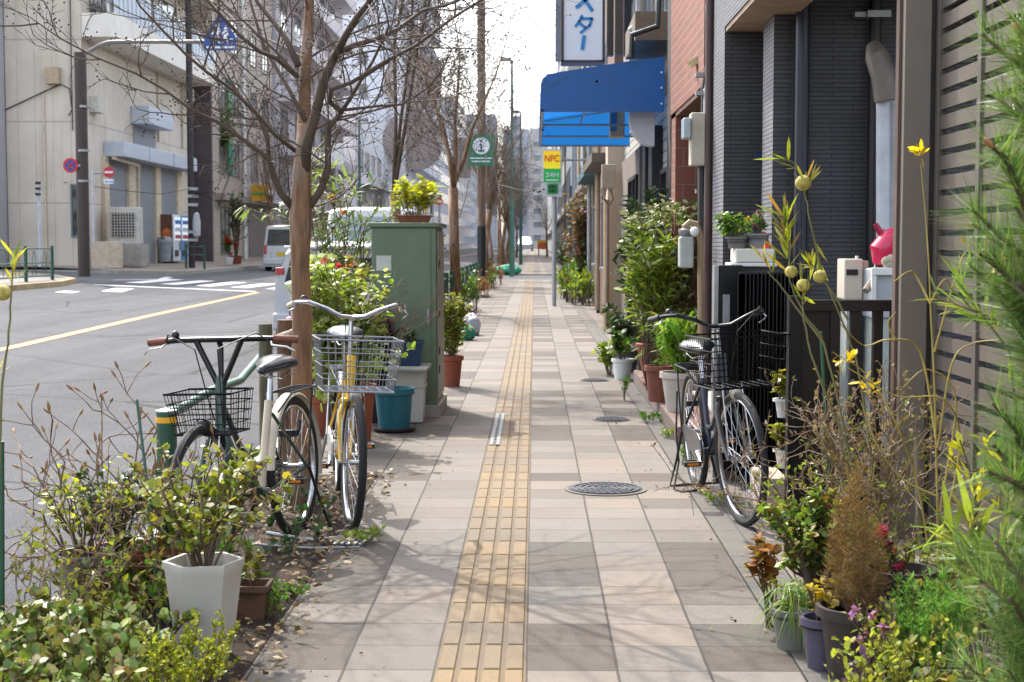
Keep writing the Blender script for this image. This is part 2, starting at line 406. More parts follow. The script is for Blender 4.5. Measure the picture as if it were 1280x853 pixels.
def paving():
    m, nt, b = _new('paving'); p = gpos(nt); s = nd(nt, 'ShaderNodeSeparateXYZ'); nt.links.new(p, s.inputs[0])
    wob = mth(nt, 'MULTIPLY', mth(nt, 'SUBTRACT', noise(nt, p, 3.5, 2), .5), .006)
    x = mth(nt, 'DIVIDE', mth(nt, 'ADD', mth(nt, 'ADD', s.outputs[0], .326), wob), .3)
    y = mth(nt, 'DIVIDE', mth(nt, 'ADD', s.outputs[1], wob), .3)
    cx = mth(nt, 'FLOOR', x); cy = mth(nt, 'FLOOR', y); fx = mth(nt, 'FRACT', x); fy = mth(nt, 'FRACT', y)
    jx = mth(nt, 'GREATER_THAN', mth(nt, 'ABSOLUTE', mth(nt, 'SUBTRACT', fx, .5)), .4835)
    jy = mth(nt, 'GREATER_THAN', mth(nt, 'ABSOLUTE', mth(nt, 'SUBTRACT', fy, .5)), .490)
    j = mth(nt, 'MAXIMUM', jx, jy)
    w1 = nd(nt, 'ShaderNodeTexWhiteNoise', noise_dimensions='1D'); nt.links.new(mth(nt, 'ADD', cy, 7.3), w1.inputs['W'])
    cb = nd(nt, 'ShaderNodeCombineXYZ'); nt.links.new(cx, cb.inputs[0]); nt.links.new(cy, cb.inputs[1])
    w2 = nd(nt, 'ShaderNodeTexWhiteNoise', noise_dimensions='2D'); nt.links.new(cb.outputs[0], w2.inputs['Vector'])
    mod = mth(nt, 'FLOORED_MODULO', cx, 3) if 'FLOORED_MODULO' in [e.identifier for e in bpy.types.ShaderNodeMath.bl_rna.properties['operation'].enum_items] else mth(nt, 'MODULO', mth(nt, 'ADD', cx, 300), 3)
    side = mth(nt, 'LESS_THAN', mod, 1.5)
    dark = mth(nt, 'MULTIPLY', mth(nt, 'GREATER_THAN', w1.outputs[0], .47), side)
    light = ramp(nt, w2.outputs[0], [(0, C('#5c544d')), (.2, C('#82776c')), (.4, C('#74706c')), (.6, C('#8f8072')), (.8, C('#7d7873')), (1, C('#69625c'))])
    dk = ramp(nt, w2.outputs[0], [(0, C('#34291f')), (.5, C('#463729')), (1, C('#3d3834'))])
    c = mixc(nt, dark, light, dk)
    chip = mth(nt, 'GREATER_THAN', mth(nt, 'MULTIPLY', noise(nt, p, 22, 4, .7), mth(nt, 'ADD', .72, mth(nt, 'MULTIPLY', mth(nt, 'MAXIMUM', mth(nt, 'ABSOLUTE', mth(nt, 'SUBTRACT', fx, .5)), mth(nt, 'ABSOLUTE', mth(nt, 'SUBTRACT', fy, .5))), .6))), .66)
    st = noise(nt, p, 1.6, 6, .65); fine = noise(nt, p, 140, 3, .7); st2 = noise(nt, p, 9, 5, .7)
    c = mixc(nt, ramp(nt, st, [(.4, (0, 0, 0, 1)), (.72, (.45, .45, .45, 1))]), c, C('#5c534a'))
    c = mixc(nt, ramp(nt, st2, [(.55, (0, 0, 0, 1)), (.75, (.3, .3, .3, 1))]), c, C('#4b433b'))
    c = mixc(nt, .12, c, ramp(nt, fine, [(.3, C('#4f4842')), (.7, C('#e8e0d8'))]))
    sp = nd(nt, 'ShaderNodeTexVoronoi'); sp.inputs['Scale'].default_value = 9; nt.links.new(p, sp.inputs['Vector'])
    c = mixc(nt, mth(nt, 'MULTIPLY', mth(nt, 'LESS_THAN', sp.outputs['Distance'], .045), .6), c, C('#4a423b'))
    c = mixc(nt, mth(nt, 'MULTIPLY', chip, .45), c, C('#3a322b'))
    c = mixc(nt, mth(nt, 'MULTIPLY', dark, .06), c, (.05, .04, .03, 1))
    c = mixc(nt, mth(nt, 'MULTIPLY', j, .85), c, C('#2e2823'))
    c = mixc(nt, 1.0, c, (.645, .635, .605, 1), 'MULTIPLY'); nt.links.new(c, b.inputs['Base Color']); b.inputs['Roughness'].default_value = .82
    tilt = mth(nt, 'MULTIPLY', w2.outputs[0], .3)
    h = mth(nt, 'ADD', mth(nt, 'SUBTRACT', mth(nt, 'MULTIPLY', fine, .25), j), tilt)
    nt.links.new(bump(nt, h, .006), b.inputs['Normal']); return m
def tactile():
    m, nt, b = _new('tactile'); p = gpos(nt); s = nd(nt, 'ShaderNodeSeparateXYZ'); nt.links.new(p, s.inputs[0])
    x = mth(nt, 'DIVIDE', mth(nt, 'ADD', s.outputs[0], .326), .3); y = mth(nt, 'DIVIDE', s.outputs[1], .3)
    bx = mth(nt, 'FRACT', mth(nt, 'MULTIPLY', x, 4)); fy = mth(nt, 'FRACT', y)
    gr = mth(nt, 'GREATER_THAN', mth(nt, 'ABSOLUTE', mth(nt, 'SUBTRACT', bx, .5)), .40)
    ge = mth(nt, 'GREATER_THAN', mth(nt, 'ABSOLUTE', mth(nt, 'SUBTRACT', bx, .5)), .455)
    half = mth(nt, 'FRACT', mth(nt, 'MULTIPLY', y, 2)); jy = mth(nt, 'GREATER_THAN', mth(nt, 'ABSOLUTE', mth(nt, 'SUBTRACT', fy, .5)), .487)
    jh = mth(nt, 'GREATER_THAN', mth(nt, 'ABSOLUTE', mth(nt, 'SUBTRACT', half, .5)), .482)
    j = mth(nt, 'MAXIMUM', ge, jy)
    cb = nd(nt, 'ShaderNodeCombineXYZ'); nt.links.new(mth(nt, 'FLOOR', mth(nt, 'MULTIPLY', y, 1)), cb.inputs[1])
    w2 = nd(nt, 'ShaderNodeTexWhiteNoise', noise_dimensions='2D'); nt.links.new(cb.outputs[0], w2.inputs['Vector'])
    c = ramp(nt, w2.outputs[0], [(0, C('#75603f')), (.3, C('#98773f')), (.6, C('#866b48')), (.8, C('#a08048')), (1, C('#776455'))])
    st = noise(nt, p, 3, 6, .7); fine = noise(nt, p, 150, 3, .7)
    c = mixc(nt, ramp(nt, st, [(.4, (0, 0, 0, 1)), (.7, (.7, .7, .7, 1))]), c, C('#5f564b'))
    c = mixc(nt, .15, c, ramp(nt, fine, [(.3, C('#54442f')), (.7, C('#e8cfa8'))]))
    c = mixc(nt, mth(nt, 'MULTIPLY', gr, .45), c, C('#5c482e'))
    c = mixc(nt, mth(nt, 'MULTIPLY', mth(nt, 'MAXIMUM', j, mth(nt, 'MULTIPLY', jh, .6)), .6), c, C('#6b5233'))
    c = mixc(nt, 1.0, c, (0.55, 0.55, 0.55, 1), 'MULTIPLY'); nt.links.new(c, b.inputs['Base Color']); b.inputs['Roughness'].default_value = .75
    h = mth(nt, 'SUBTRACT', mth(nt, 'MULTIPLY', fine, .15), mth(nt, 'MAXIMUM', gr, jy))
    nt.links.new(bump(nt, h, .005), b.inputs['Normal']); return m
def slabs(c1, c2, cj, sx, sy, rough=.85):
    m, nt, b = _new('slabs'); p = gpos(nt); br = nd(nt, 'ShaderNodeTexBrick'); nt.links.new(p, br.inputs[0])
    br.inputs['Color1'].default_value = C(c1); br.inputs['Color2'].default_value = C(c2); br.inputs['Mortar'].default_value = C(cj)
    br.inputs['Scale'].default_value = 1; br.inputs['Mortar Size'].default_value = .006; br.inputs['Brick Width'].default_value = sx; br.inputs['Row Height'].default_value = sy
    br.offset = 0
    c = mixc(nt, ramp(nt, noise(nt, p, 4, 6, .7), [(.4, (0, 0, 0, 1)), (.7, (.5, .5, .5, 1))]), br.outputs[0], C(cj))
    c = mixc(nt, .15, c, ramp(nt, noise(nt, p, 120, 3), [(.3, C('#3a3633')), (.7, C('#eeeeea'))]))
    c = mixc(nt, 1.0, c, (0.62, 0.62, 0.62, 1), 'MULTIPLY'); nt.links.new(c, b.inputs['Base Color']); b.inputs['Roughness'].default_value = rough
    nt.links.new(bump(nt, mth(nt, 'SUBTRACT', mth(nt, 'MULTIPLY', noise(nt, p, 90, 3), .3), br.outputs['Fac']), .005), b.inputs['Normal']); return m

XS = [-600, -16, -2, 600]
grid_sheet('ground', XS, -60, 1500, lambda x: gz(x) - .16, mat('#5a554f', .9, scale=.5))
grid_sheet('road', [-11.8, -2, -1.88], -20, 700, rz, asphalt())
M_pave = paving()
grid_sheet('pavement', [-1.75, -.326], -6, 57, lambda x: 0, M_pave)
grid_sheet('pavement', [-.026, .875], -6, 57, lambda x: 0, M_pave)
grid_sheet('tactile_paving', [-.3255, -.0265], -6, 57, lambda x: .0, tactile())
grid_sheet('pavement', [-1.75, -.326], 67, 420, lambda x: 0, M_pave)
grid_sheet('pavement', [-.026, 1.4], 67, 420, lambda x: 0, M_pave)
grid_sheet('tactile_paving', [-.3255, -.0265], 67, 420, lambda x: .0, bpy.data.objects['tactile_paving'].data.materials[0])
mb = MB()
for k in range(13, 190):
    for q in range(4):
        x = -.326 + .0375 + q * .075; y0 = k * .3 + .006
        for ya_, yb_ in ((y0, y0 + .288),):
            mb.add([(x - .029, ya_, .0005), (x + .029, ya_, .0005), (x + .029, yb_, .0005), (x - .029, yb_, .0005), (x - .024, ya_ + .005, .005), (x + .024, ya_ + .005, .005), (x + .024, yb_ - .005, .005), (x - .024, yb_ - .005, .005)], [(4, 5, 6, 7), (0, 1, 5, 4), (1, 2, 6, 5), (2, 3, 7, 6), (3, 0, 4, 7)])
tag(mb.build('tactile_bars', bpy.data.objects['tactile_paving'].data.materials[0], origin=(0, 0, 0)), kind='structure')
grid_sheet('side_road', [-2.4, 60], 57, 67, lambda x: -.03, mat('#47474a', .9, bmp=.003, scale=3))
grid_sheet('gutter_strip', [.878, 1.075], -6, 57, lambda x: .0, slabs('#585249', '#625b52', '#38322c', .5, .6))
grid_sheet('forecourt', [1.078, 9], -6, 57, lambda x: .004, slabs('#857363', '#7d6c5e', '#54473d', .3, .3))
def kerb(name, pts, wd, h, m, zf):
    mb = MB()
    for i in range(len(pts) - 1):
        (x0, y0), (x1, y1) = pts[i], pts[i + 1]; L = math.hypot(x1 - x0, y1 - y0); nx, ny = (y1 - y0) / L * wd, -(x1 - x0) / L * wd
        z0, z1 = zf(x0), zf(x1)
        n = max(1, int(L / .6)) if L < 80 else 60
        for k in range(n):
            a, b = k / n, (k + 1) / n - .012 / (L / n) * (1 / n)
            A = Vector((x0 + (x1 - x0) * a, y0 + (y1 - y0) * a, z0 + (z1 - z0) * a)); B = Vector((x0 + (x1 - x0) * b, y0 + (y1 - y0) * b, z0 + (z1 - z0) * b))
            N_ = Vector((nx, ny, 0)); H = Vector((0, 0, h)); D = Vector((0, 0, -.1))
            mb.add([A + D, B + D, B + N_ + D, A + N_ + D, A + H, B + H, B + N_ + H, A + N_ + H], [(0, 3, 2, 1), (4, 5, 6, 7), (0, 1, 5, 4), (1, 2, 6, 5), (2, 3, 7, 6), (3, 0, 4, 7)])
    o = mb.build(name, m, origin=(0, 0, 0)); tag(o, kind='structure'); return o
kerb('kerb', [(-1.9, -5), (-1.9, 57)], .147, .125, M_conc, lambda x: -.12)
kerb('kerb', [(-1.9, 67), (-1.9, 300)], .147, .125, M_conc, lambda x: -.12)
kerb('kerb', [(-11.8, 10), (-11.8, 37.0), (-12.15, 39.3), (-13.3, 41.2), (-15, 42.2), (-40, 42.6)], -.16, .13, mat('#a8946c', .85, scale=2, var=.25), rz)
kerb('kerb', [(-40, 47.6), (-13.4, 47.8), (-12.2, 49.0), (-11.8, 51), (-11.8, 300)], -.16, .13, M_conc, rz)
def flat(name, poly, zf, m, sub=True):
    mb = MB(); mb.add([(x, y, zf(x)) for x, y in poly], [tuple(range(len(poly)))]); o = mb.build(name, m, origin=(0, 0, 0)); tag(o, kind='structure'); return o
M_walk = slabs('#8f8780', '#9a918a', '#6d655e', .3, .3)
flat('far_pavement', [(-16, 10), (-11.96, 10), (-11.96, 37), (-12.3, 39.4), (-13.4, 41.1), (-15, 42.0), (-16, 42.1)], gz, M_walk)
flat('far_pavement', [(-16, 49.9), (-16, 47.9), (-13.4, 47.96), (-12.36, 49.05), (-11.96, 51), (-11.96, 300), (-16, 300)][1:], gz, slabs('#a08d78', '#a99884', '#7a6a58', .6, .6))
flat('side_street', [(-60, 42.5), (-16, 42.3), (-11.8, 37.2), (-11.8, 51), (-16, 47.6), (-60, 47.6)], lambda x: rz(x) - .002 if x > -17 else rz(-16) - .002, mat('#47474a', .9, bmp=.003, scale=4))
flat('far_pavement', [(-60, 10), (-16, 10), (-16, 42.1), (-60, 42.3)], lambda x: gz(-16), M_walk)
flat('far_pavement', [(-60, 47.9), (-16, 47.9), (-16, 300), (-60, 300)], lambda x: gz(-16), M_walk)
# painted markings: flat sheets 4 mm over the asphalt
def paint(c, wear=.5):
    m, nt, b = _new('paint'); p = gpos(nt)
    f = noise(nt, p, 12, 6, .75)
    c_ = mixc(nt, ramp(nt, f, [(.45, (0, 0, 0, 1)), (.8, (wear, wear, wear, 1))]), C(c), (.15, .15, .15, 1)); nt.links.new(c_, b.inputs['Base Color'])
    b.inputs['Roughness'].default_value = .7; return m
M_pw = paint('#c4c4c4', .3); M_py = paint('#b57c34', .4)
def mark(name, quads, m):
    mb = MB()
    for q in quads: mb.add([(x, y, rz(x) + .004) for x, y in q], [tuple(range(len(q)))])
    o = mb.build(name, m, origin=(0, 0, 0)); tag(o, kind='structure')
YL = [(-6.1, -10), (-6.45, 12), (-6.6, 19), (-6.9, 27), (-7.2, 38.6)]
mark('centre_line', [[(a[0] - .08, a[1]), (a[0] + .08, a[1]), (b[0] + .08, b[1]), (b[0] - .08, b[1])] for a, b in zip(YL, YL[1:])], M_py)
mark('centre_line', [[(-7.3, 48), (-7.14, 48), (-7.14, 300), (-7.3, 300)]], M_py)
mark('zebra_crossing', [[(x, 41.2), (x + .48, 41.2), (x + .48 + .15, 45.6), (x + .15, 45.6)] for x in np.arange(-11.4, -2.6, .98)], M_pw)
mark('stop_line', [[(-11.5, 38.6), (-7.35, 38.9), (-7.35, 39.3), (-11.5, 39.0)]], M_pw)
mark('edge_marking', [[(-10.9, 33.6), (-10.5, 33.6), (-10.6, 34.6), (-11.0, 34.6)], [(-10.3, 35.2), (-9.8, 35.2), (-10.1, 37.4), (-10.6, 37.4)]], M_pw)
mark('edge_marking', [[(-12.2, 42.6), (-12.05, 42.6), (-11.2, 45.0), (-11.5, 47.2), (-11.75, 47.2), (-11.45, 45.0)]], M_pw)

# planting beds along the kerb
def bed(name, x0, x1, y0, y1, n, seed, m_=None):
    rng = np.random.default_rng(seed); mb = MB(); nx, ny = 14, max(8, int((y1 - y0) * 8))
    vs = [(x0 + (x1 - x0) * i / nx, y0 + (y1 - y0) * j / ny, .004 + (0 if i in (0, nx) or j in (0, ny) else .035 * rng.random())) for j in range(ny + 1) for i in range(nx + 1)]
    fs = [(j * (nx + 1) + i, j * (nx + 1) + i + 1, (j + 1) * (nx + 1) + i + 1, (j + 1) * (nx + 1) + i) for j in range(ny) for i in range(nx)]
    mb.add(vs, fs); o = mb.build(name, M_soil, origin=(0, 0, 0), smooth='all'); tag(o, kind='structure')
    P = np.stack([rng.uniform(x0, x1 + .12, n), rng.uniform(y0, y1, n), rng.uniform(.02, .05, n)], 1); D = rng.normal(0, 1, (n, 3)); D[:, 2] *= .15
    l = MB(); leaves(l, P, D, .03, .018, 'oval', rng); o = l.build('leaf_litter', leafmat(['#7a5a3a', '#a08060', '#5a4028', '#b9a68a', '#6b6a30'], .8, .1), origin=(0, 0, 0))
    tag(o, 'dry fallen leaves scattered over the planting strip', 'leaf litter', kind='stuff')
bed('planting_bed', -1.748, -.94, 3.2, 8.9, 2600, 3)
rng = np.random.default_rng(77); n = 260; l = MB(); X_ = np.where(rng.random(n) < .5, rng.uniform(-1.0, -.5, n), rng.uniform(.5, 1.25, n)); P = np.stack([X_, rng.uniform(4.2, 16, n), np.full(n, .009)], 1); D = rng.normal(0, 1, (n, 3)); D[:, 2] *= .05; leaves(l, P, D, .02, .009, 'oval', rng); tag(l.build('leaf_litter', leafmat(['#6a4e34', '#8a7050', '#4a3824'], .8, .1), origin=(0, 0, 0)), 'sparse dry leaf bits scattered along both edges of the paving', 'leaf litter', kind='stuff')
for i, y in enumerate((15.2, 29.3, 38, 46)): bed('planting_bed', -1.748, -1.15, y, y + 1.6, 150, 10 + i)

# manholes, drain strips
def manhole(px, py, r, label, mtl):
    p = at(px, py, 1); d = (p - CAM); k = -1.4 / d.z * 1; c = CAM + d * k
    t = thing('manhole_cover', label, 'manhole cover', (c.x, c.y, 0))
    mb = MB(); mb.lathe([(r * .9, .002), (r * .9, .006), (r, .006), (r, .001)], (c.x, c.y, 0), 40); mb.build('rim', mat('#5f5952', .8), t)
    mb = MB(); mb.lathe([(1e-4, .008), (r * .885, .008), (r * .885, .001)], (c.x, c.y, 0), 40)
    rng = random.Random(4)
    for q in range(5):
        rad = r * (.16 + .16 * q); n = 6 + 6 * q
        for k in range(n):
            a = 2 * math.pi * k / n + q; mb.obox((c.x + rad * math.cos(a), c.y + rad * math.sin(a), .0095), (r * .09, r * .2, .007), a)
    mb.build('lid', mtl, t)
M_iron = mat('#4a4d52', .5, .6, var=.35, scale=30)
manhole(757, 612, .235, 'large round patterned iron manhole cover nearest the camera', M_iron)
manhole(764, 525, .15, 'small round cover in the paving level with the rear wheel of the navy bicycle', M_iron)
manhole(743, 476, .15, 'farthest small round cover in the paving, beside the white flower pot', M_iron)
t = thing('drain_cover', 'narrow galvanised metal drain strip at the edge of the yellow tactile paving', 'drain cover', (-.30, 10.9, 0))
mb = MB()
for k in range(2): mb.box(-.31 + k * .045, -.285 + k * .045, 10.2, 12.1, 0, .012)
for k in range(20): mb.box(-.285, -.265, 10.22 + k * .095, 10.25 + k * .095, 0, .01)
mb.build('grating', mat('#6f7172', .6, .5, var=.3, scale=20), t)
t = thing('drain_grate', 'grey slotted drain grate beside the yellow bicycle front wheel', 'drain grate', (-.87, 6.95, 0))
mb = MB()
for k in range(5): mb.obox((-.90 + k * .03, 6.95, .008), (.018, .34, .012), R(-8))
mb.build('grating', M_galv, t)
# the raised pink tiled step and planter walls before the brick house
M_pink = tilemat('#9d7463', '#a97f6e', '#7b6256', .1, .1, .006, 'x'); M_pinkt = slabs('#9d7463', '#a97f6e', '#7b6256', .1, .1)
t = thing('tiled_step', 'low pink tiled step with pots standing on it beside the pavement', 'step', (1.2, 11.4, 0))
MB().box(1.0, 1.6, 10.35, 15.0, 0, .12).build('step', M_pinkt, t, bevel=.008)
t = thing('planter_wall', 'pink tiled raised wall behind the rear wheel of the dark bicycle', 'wall', (1.2, 9.6, 0))
MB().box(1.1, 1.75, 8.75, 10.2, 0, .36).build('wall', M_pink, t, bevel=.006)
MB().box(1.085, 1.76, 8.74, 10.21, .361, .385).build('coping', M_conc, t, bevel=.004)
t = thing('stone_block', 'small beige stone block at the foot of the black fence post', 'block', (1.2, 7.6, 0))
MB().box(1.16, 1.3, 7.55, 7.95, 0, .2).build('block', mat('#b3a08c', .85, bmp=.004), t, bevel=.008)
# ------------------------------------------------------------------ buildings
M_frame = mat('#8d9094', .4, .6, var=.1); M_dkframe = mat('#2a2624', .5, .3, var=.15)
M_glass = glass(); M_glass_hazy = glass('#6a757e')  # second glass is for distant panes, haze painted in as a paler colour
def wallmat(c, v=.08, scale=.6, d=.3, bmp=.002): return mat(c, .85, var=v, scale=scale, dirt=d, bmp=bmp)
def window(root, face, u0, u1, z0, z1, P, frame=None, pane=None, out=.04, mull=1):
    "face: '-x','+x' walls use u=y at plane x=P; '-y' walls use u=x at plane y=P"
    fr = frame or M_frame; s = {'-x': -1, '+x': 1, '-y': -1}[face]; t = .05
    def bb(mb, a0, a1, b0, b1, d0, d1):
        lo, hi = sorted((P + s * d0, P + s * d1))
        if face == '-y': mb.box(a0, a1, lo, hi, b0, b1)
        else: mb.box(lo, hi, a0, a1, b0, b1)
    mb = MB(); bb(mb, u0, u1, z0, z0 + t, -.02, out + .03); bb(mb, u0, u1, z1 - t, z1, -.02, out); bb(mb, u0, u0 + t, z0 + t, z1 - t, -.02, out); bb(mb, u1 - t, u1, z0 + t, z1 - t, -.02, out)
    for k in range(mull):
        c = u0 + (u1 - u0) * (k + 1) / (mull + 1); bb(mb, c - t / 2, c + t / 2, z0 + t, z1 - t, -.02, out - .01)
    w_ = mb.build('window', fr, root)
    mb = MB(); bb(mb, u0 + .01, u1 - .01, z0 + .01, z1 - .01, -.02, .008); mb.build('pane', pane or M_glass, w_); return w_
def block(root, x0, x1, y0, y1, z0, z1, m, name='wall', bev=0):
    return MB().box(x0, x1, y0, y1, z0, z1).build(name, m, root, bevel=bev)
def shutter(root, face, u0, u1, z0, z1, P, m, pitch=.09, name='shutter'):
    s = {'-x': -1, '+x': 1, '-y': -1}[face]; mb = MB(); n = int((z1 - z0) / pitch)
    for k in range(n):
        a, b = z0 + k * pitch, z0 + (k + 1) * pitch - .008; lo, hi = sorted((P + s * .003, P + s * .03))
        if face == '-y': mb.box(u0, u1, lo, hi, a, b)
        else: mb.box(lo, hi, u0, u1, a, b)
    lo, hi = sorted((P + s * .002, P + s * .016))
    if face == '-y': mb.box(u0, u1, lo, hi, z0, z1)
    else: mb.box(lo, hi, u0, u1, z0, z1)
    return mb.build(name, m, root)
def pipe(root, pts, r, m, name='pipe', n=8): return MB().tube(pts, r, n).build(name, m, root, True)
def ac_unit(root, x, y, z, s=1): 
    o = MB().box(x, x + .8 * s, y, y + .3, z, z + .6 * s).build('condenser', mat('#b9b5aa', .6), root, bevel=.01)
    return o

# building 0, far left edge
W0 = thing('grey_building', 'grey building cut off by the left edge of the photo, with a roller shutter', 'building', (-19, 49, .6))
block(W0, -28, -17.93, 49.6, 62, .5, 14, wallmat('#a5a3a6'))
shutter(W0, '-y', -19.5, -18.25, .63, 3.3, 49.6, mat('#8b8d94', .5, .3))
block(W0, -19.8, -18.0, 49.15, 49.59, 3.3, 3.85, mat('#a9aeb8', .5), 'shutter_box')
block(W0, -18.2, -17.94, 49.48, 49.59, .6, 3.3, mat('#6b6a6e', .6), 'pillar')

# building 1: beige works with balcony and blue-grey awning boxes
XW = -15.3
B = thing('beige_building', 'beige panelled corner building with roller shutters and a long white balcony', 'building', (XW, 50.5, .6))
def panelmat():
    m, nt, b = _new('panels'); p = gpos(nt); s = nd(nt, 'ShaderNodeSeparateXYZ'); nt.links.new(p, s.inputs[0])
    def ln(o, per, wd): return mth(nt, 'GREATER_THAN', mth(nt, 'ABSOLUTE', mth(nt, 'SUBTRACT', mth(nt, 'FRACT', mth(nt, 'DIVIDE', o, per)), .5)), .5 - wd / per)
    j = mth(nt, 'MAXIMUM', ln(s.outputs[2], 2.75, .02), ln(mth(nt, 'ADD', s.outputs[0], s.outputs[1]), .6, .008))
    c = mixc(nt, ramp(nt, noise(nt, p, .7, 5, .6), [(.35, (0, 0, 0, 1)), (.7, (1, 1, 1, 1))]), C('#cec3b4'), C('#bdb1a2'))
    mp = nd(nt, 'ShaderNodeMapping'); mp.inputs['Scale'].default_value = (1, 1, .06); nt.links.new(p, mp.inputs[0])
    c = mixc(nt, ramp(nt, noise(nt, mp.outputs[0], 2.2, 6, .7), [(.5, (0, 0, 0, 1)), (.78, (.4, .4, .4, 1))]), c, C('#8a7a66'))
    c = mixc(nt, mth(nt, 'MULTIPLY', j, .4), c, C('#6e655c'))
    nt.links.new(c, b.inputs['Base Color']); b.inputs['Roughness'].default_value = .8
    nt.links.new(bump(nt, mth(nt, 'MULTIPLY', j, -1), .01), b.inputs['Normal']); return m
block(B, -17.9, XW, 50.5, 66.5, .5, 15, panelmat())
for y_, z_ in ((51.3, 5.9), (65.2, 4.6), (65.0, 7.6)): block(B, XW + .002, XW + .32, y_, y_ + .8, z_, z_ + .55, mat('#b9b5aa', .6), 'condenser')
for y_ in (60.45, 64.6): pipe(B, [(XW + .06, y_, 5.5), (XW + .06, y_, 8.3)], .035, mat('#a8977e', .6), 'downpipe')
M_awn = mat('#b6bcc6', .5, .2, var=.08); M_sh = mat('#8e9196', .5, .3, var=.08, dirt=.2); M_pil = mat('#cbb99f', .8, var=.2, dirt=.3)
YS = [(53.2, 55.7), (56.8, 59.7), (60.6, 63.3)]
for a, b in YS: shutter(B, '+x', a, b, .6, 4.46, XW, M_sh, .11)
for a, b in ((52.6, 53.15), (55.75, 56.7), (59.75, 60.55), (63.35, 64.2)): block(B, XW + .002, XW + .12, a, b, .55, 4.46, M_pil, 'pillar')
for a, b in ((52.9, 56.3), (56.4, 60.1), (60.3, 64.3)): block(B, XW + .003, XW + .75, a, b, 4.47, 5.0, M_awn, 'shutter_box', .02)
block(B, XW + .003, XW + .7, 56.6, 60.4, 5.92, 6.6, M_awn, 'shutter_box', .02)
shutter(B, '+x', 56.9, 60.1, 5.05, 5.9, XW, M_sh, .11, 'window_shutter')
M_bal = mat('#dcd5ca', .7, var=.05, dirt=.2)
block(B, XW + .003, -14.1, 46.8 + 3.75, 66.4, 8.35, 9.15, M_bal, 'balcony')
mb = MB()
for y in np.arange(50.6, 66.4, .55): mb.box(-14.2, -14.16, y, y + .03, 9.15, 10.2)
mb.box(-14.22, -14.14, 50.56, 66.4, 10.2, 10.27); mb.build('railing', mat('#b9bec6', .4, .6), B)
mb = MB()
for y in np.arange(50.7, 66.3, .55): mb.box(-14.19, -14.175, y + .05, y + .5, 9.2, 10.1)
mb.build('railing_panel', mat('#9aa5b3', .3, .2), B)
for a, b in ((51.5, 54.5), (56, 59), (61, 64)): window(B, '+x', a, b, 9.2, 11.4, XW, mat('#6b5647', .6), M_glass)
block(B, XW + .004, -14.2, 50.55, 66.4, 11.9, 12.5, M_bal, 'balcony')
block(B, -16.45, -16.0, 50.2, 50.49, 6.75, 7.3, mat('#a8957a', .6, var=.2), 'junction_box')
pipe(B, [(-15.62, 50.42, 5.2), (-15.62, 50.42, 12)], .02, M_black, 'cable')
pipe(B, [(-16.6, 50.45, .6), (-16.6, 50.45, 6.6)], .03, M_pil, 'conduit')
pipe(B, [(-17.9, 50.46, 5.9), (-17.0, 50.42, 6.3), (-16.0, 50.4, 6.75), (-15.7, 50.42, 6.6), (-15.62, 50.42, 5.9), (-15.75, 50.42, 5.7)], .022, M_black, 'cable')
pipe(B, [(-14.9, 52.7, 4.4), (-14.85, 55.9, 4.3), (-14.9, 56.0, 3.3), (-14.95, 56.0, 1)], .06, M_pil, 'downpipe')
window(B, '-y', -15.75, -15.4, 1.6, 3.4, 50.5, mat('#5d6f73', .5), M_glass, mull=0)
# air-conditioner on a concrete stand
t = thing('condenser_unit', 'large old air conditioner on a grey stand before the first roller shutter', 'air conditioner', (-14.2, 52.4, .65))
M_cnd = mat('#bdb8ae', .6, dirt=.3)
MB().box(-14.9, -13.9, 52.0, 52.8, 1.36, 2.66).build('case', M_cnd, t, bevel=.03)
mb = MB()
for k in range(9): mb.box(-14.8, -14.0, 51.97, 51.985, 1.6 + k * .1, 1.62 + k * .1)
for k in range(9): mb.box(-14.8 + k * .1, -14.79 + k * .1 + .01, 51.955, 51.97, 1.58, 2.45)
mb.build('grille', M_cnd, t)
MB().box(-14.82, -13.98, 51.987, 51.999, 1.58, 2.45).build('fan_opening', M_black, t)
MB().box(-15.1, -13.75, 51.9, 53, .6, 1.35).build('stand', mat('#98928a', .8, dirt=.3), t, bevel=.02)
t = thing('low_wall', 'low beige block wall beside the no entry sign pole', 'wall', (-14.5, 50.4, .6))
MB().box(-14.9, -13.95, 49.9, 50.3, .55, 1.45).build('wall', mat('#b9a995', .85, bmp=.004, dirt=.3), t, bevel=.02)

# vending machines with a waste bin
def vending(x, y, z, rz, label, side_c, front):
    t = thing('vending_machine', label, 'vending machine', (0, 0, 0), 'vending machines before the shutters'); t.location = (x, y, z)
    MB().box(-.6, .6, -.39, .1, 0, 1.9).build('cabinet', side_c, t, bevel=.02)
    MB().box(-.5, .5, -.415, -.402, .85, 1.8).build('display', mat('#b8c4cc', .2, var=.3, scale=12, emit=.8), t)  # glow added to brighten a front that lies in shade
    rng = random.Random(int(x * 10)); mb = MB()
    for r in range(3):
        mb = MB(); mb.box(-.47, .47, -.44, -.416, .92 + r * .3, 1.08 + r * .3); mb.build('drink_row', mat(('#b24a3a', '#c0c4c8', '#3a6ab0')[r], .4, var=.8, scale=20), t)
    MB().box(-.45, .1, -.42, -.403, .2, .45).build('hatch', M_black, t)
    MB().box(.3, .5, -.42, -.403, .45, .8).build('coin_panel', M_frame, t)
    t.rotation_euler = (0, 0, rz); return t
z0 = gz(-14.4) + .1
vending(-15.09, 61.15, z0, R(90), 'white vending machine standing before the shutters', mat('#d5d8dc', .4, var=.04), 0)
v = vending(-15.09, 62.45, z0, R(90), 'pale blue vending machine behind the white one', mat('#5d86b8', .4, var=.1), 0)
t = thing('poster_panel', 'tall brown advertising poster on the side of the vending machine', 'poster', (-14.7, 60.6, z0))
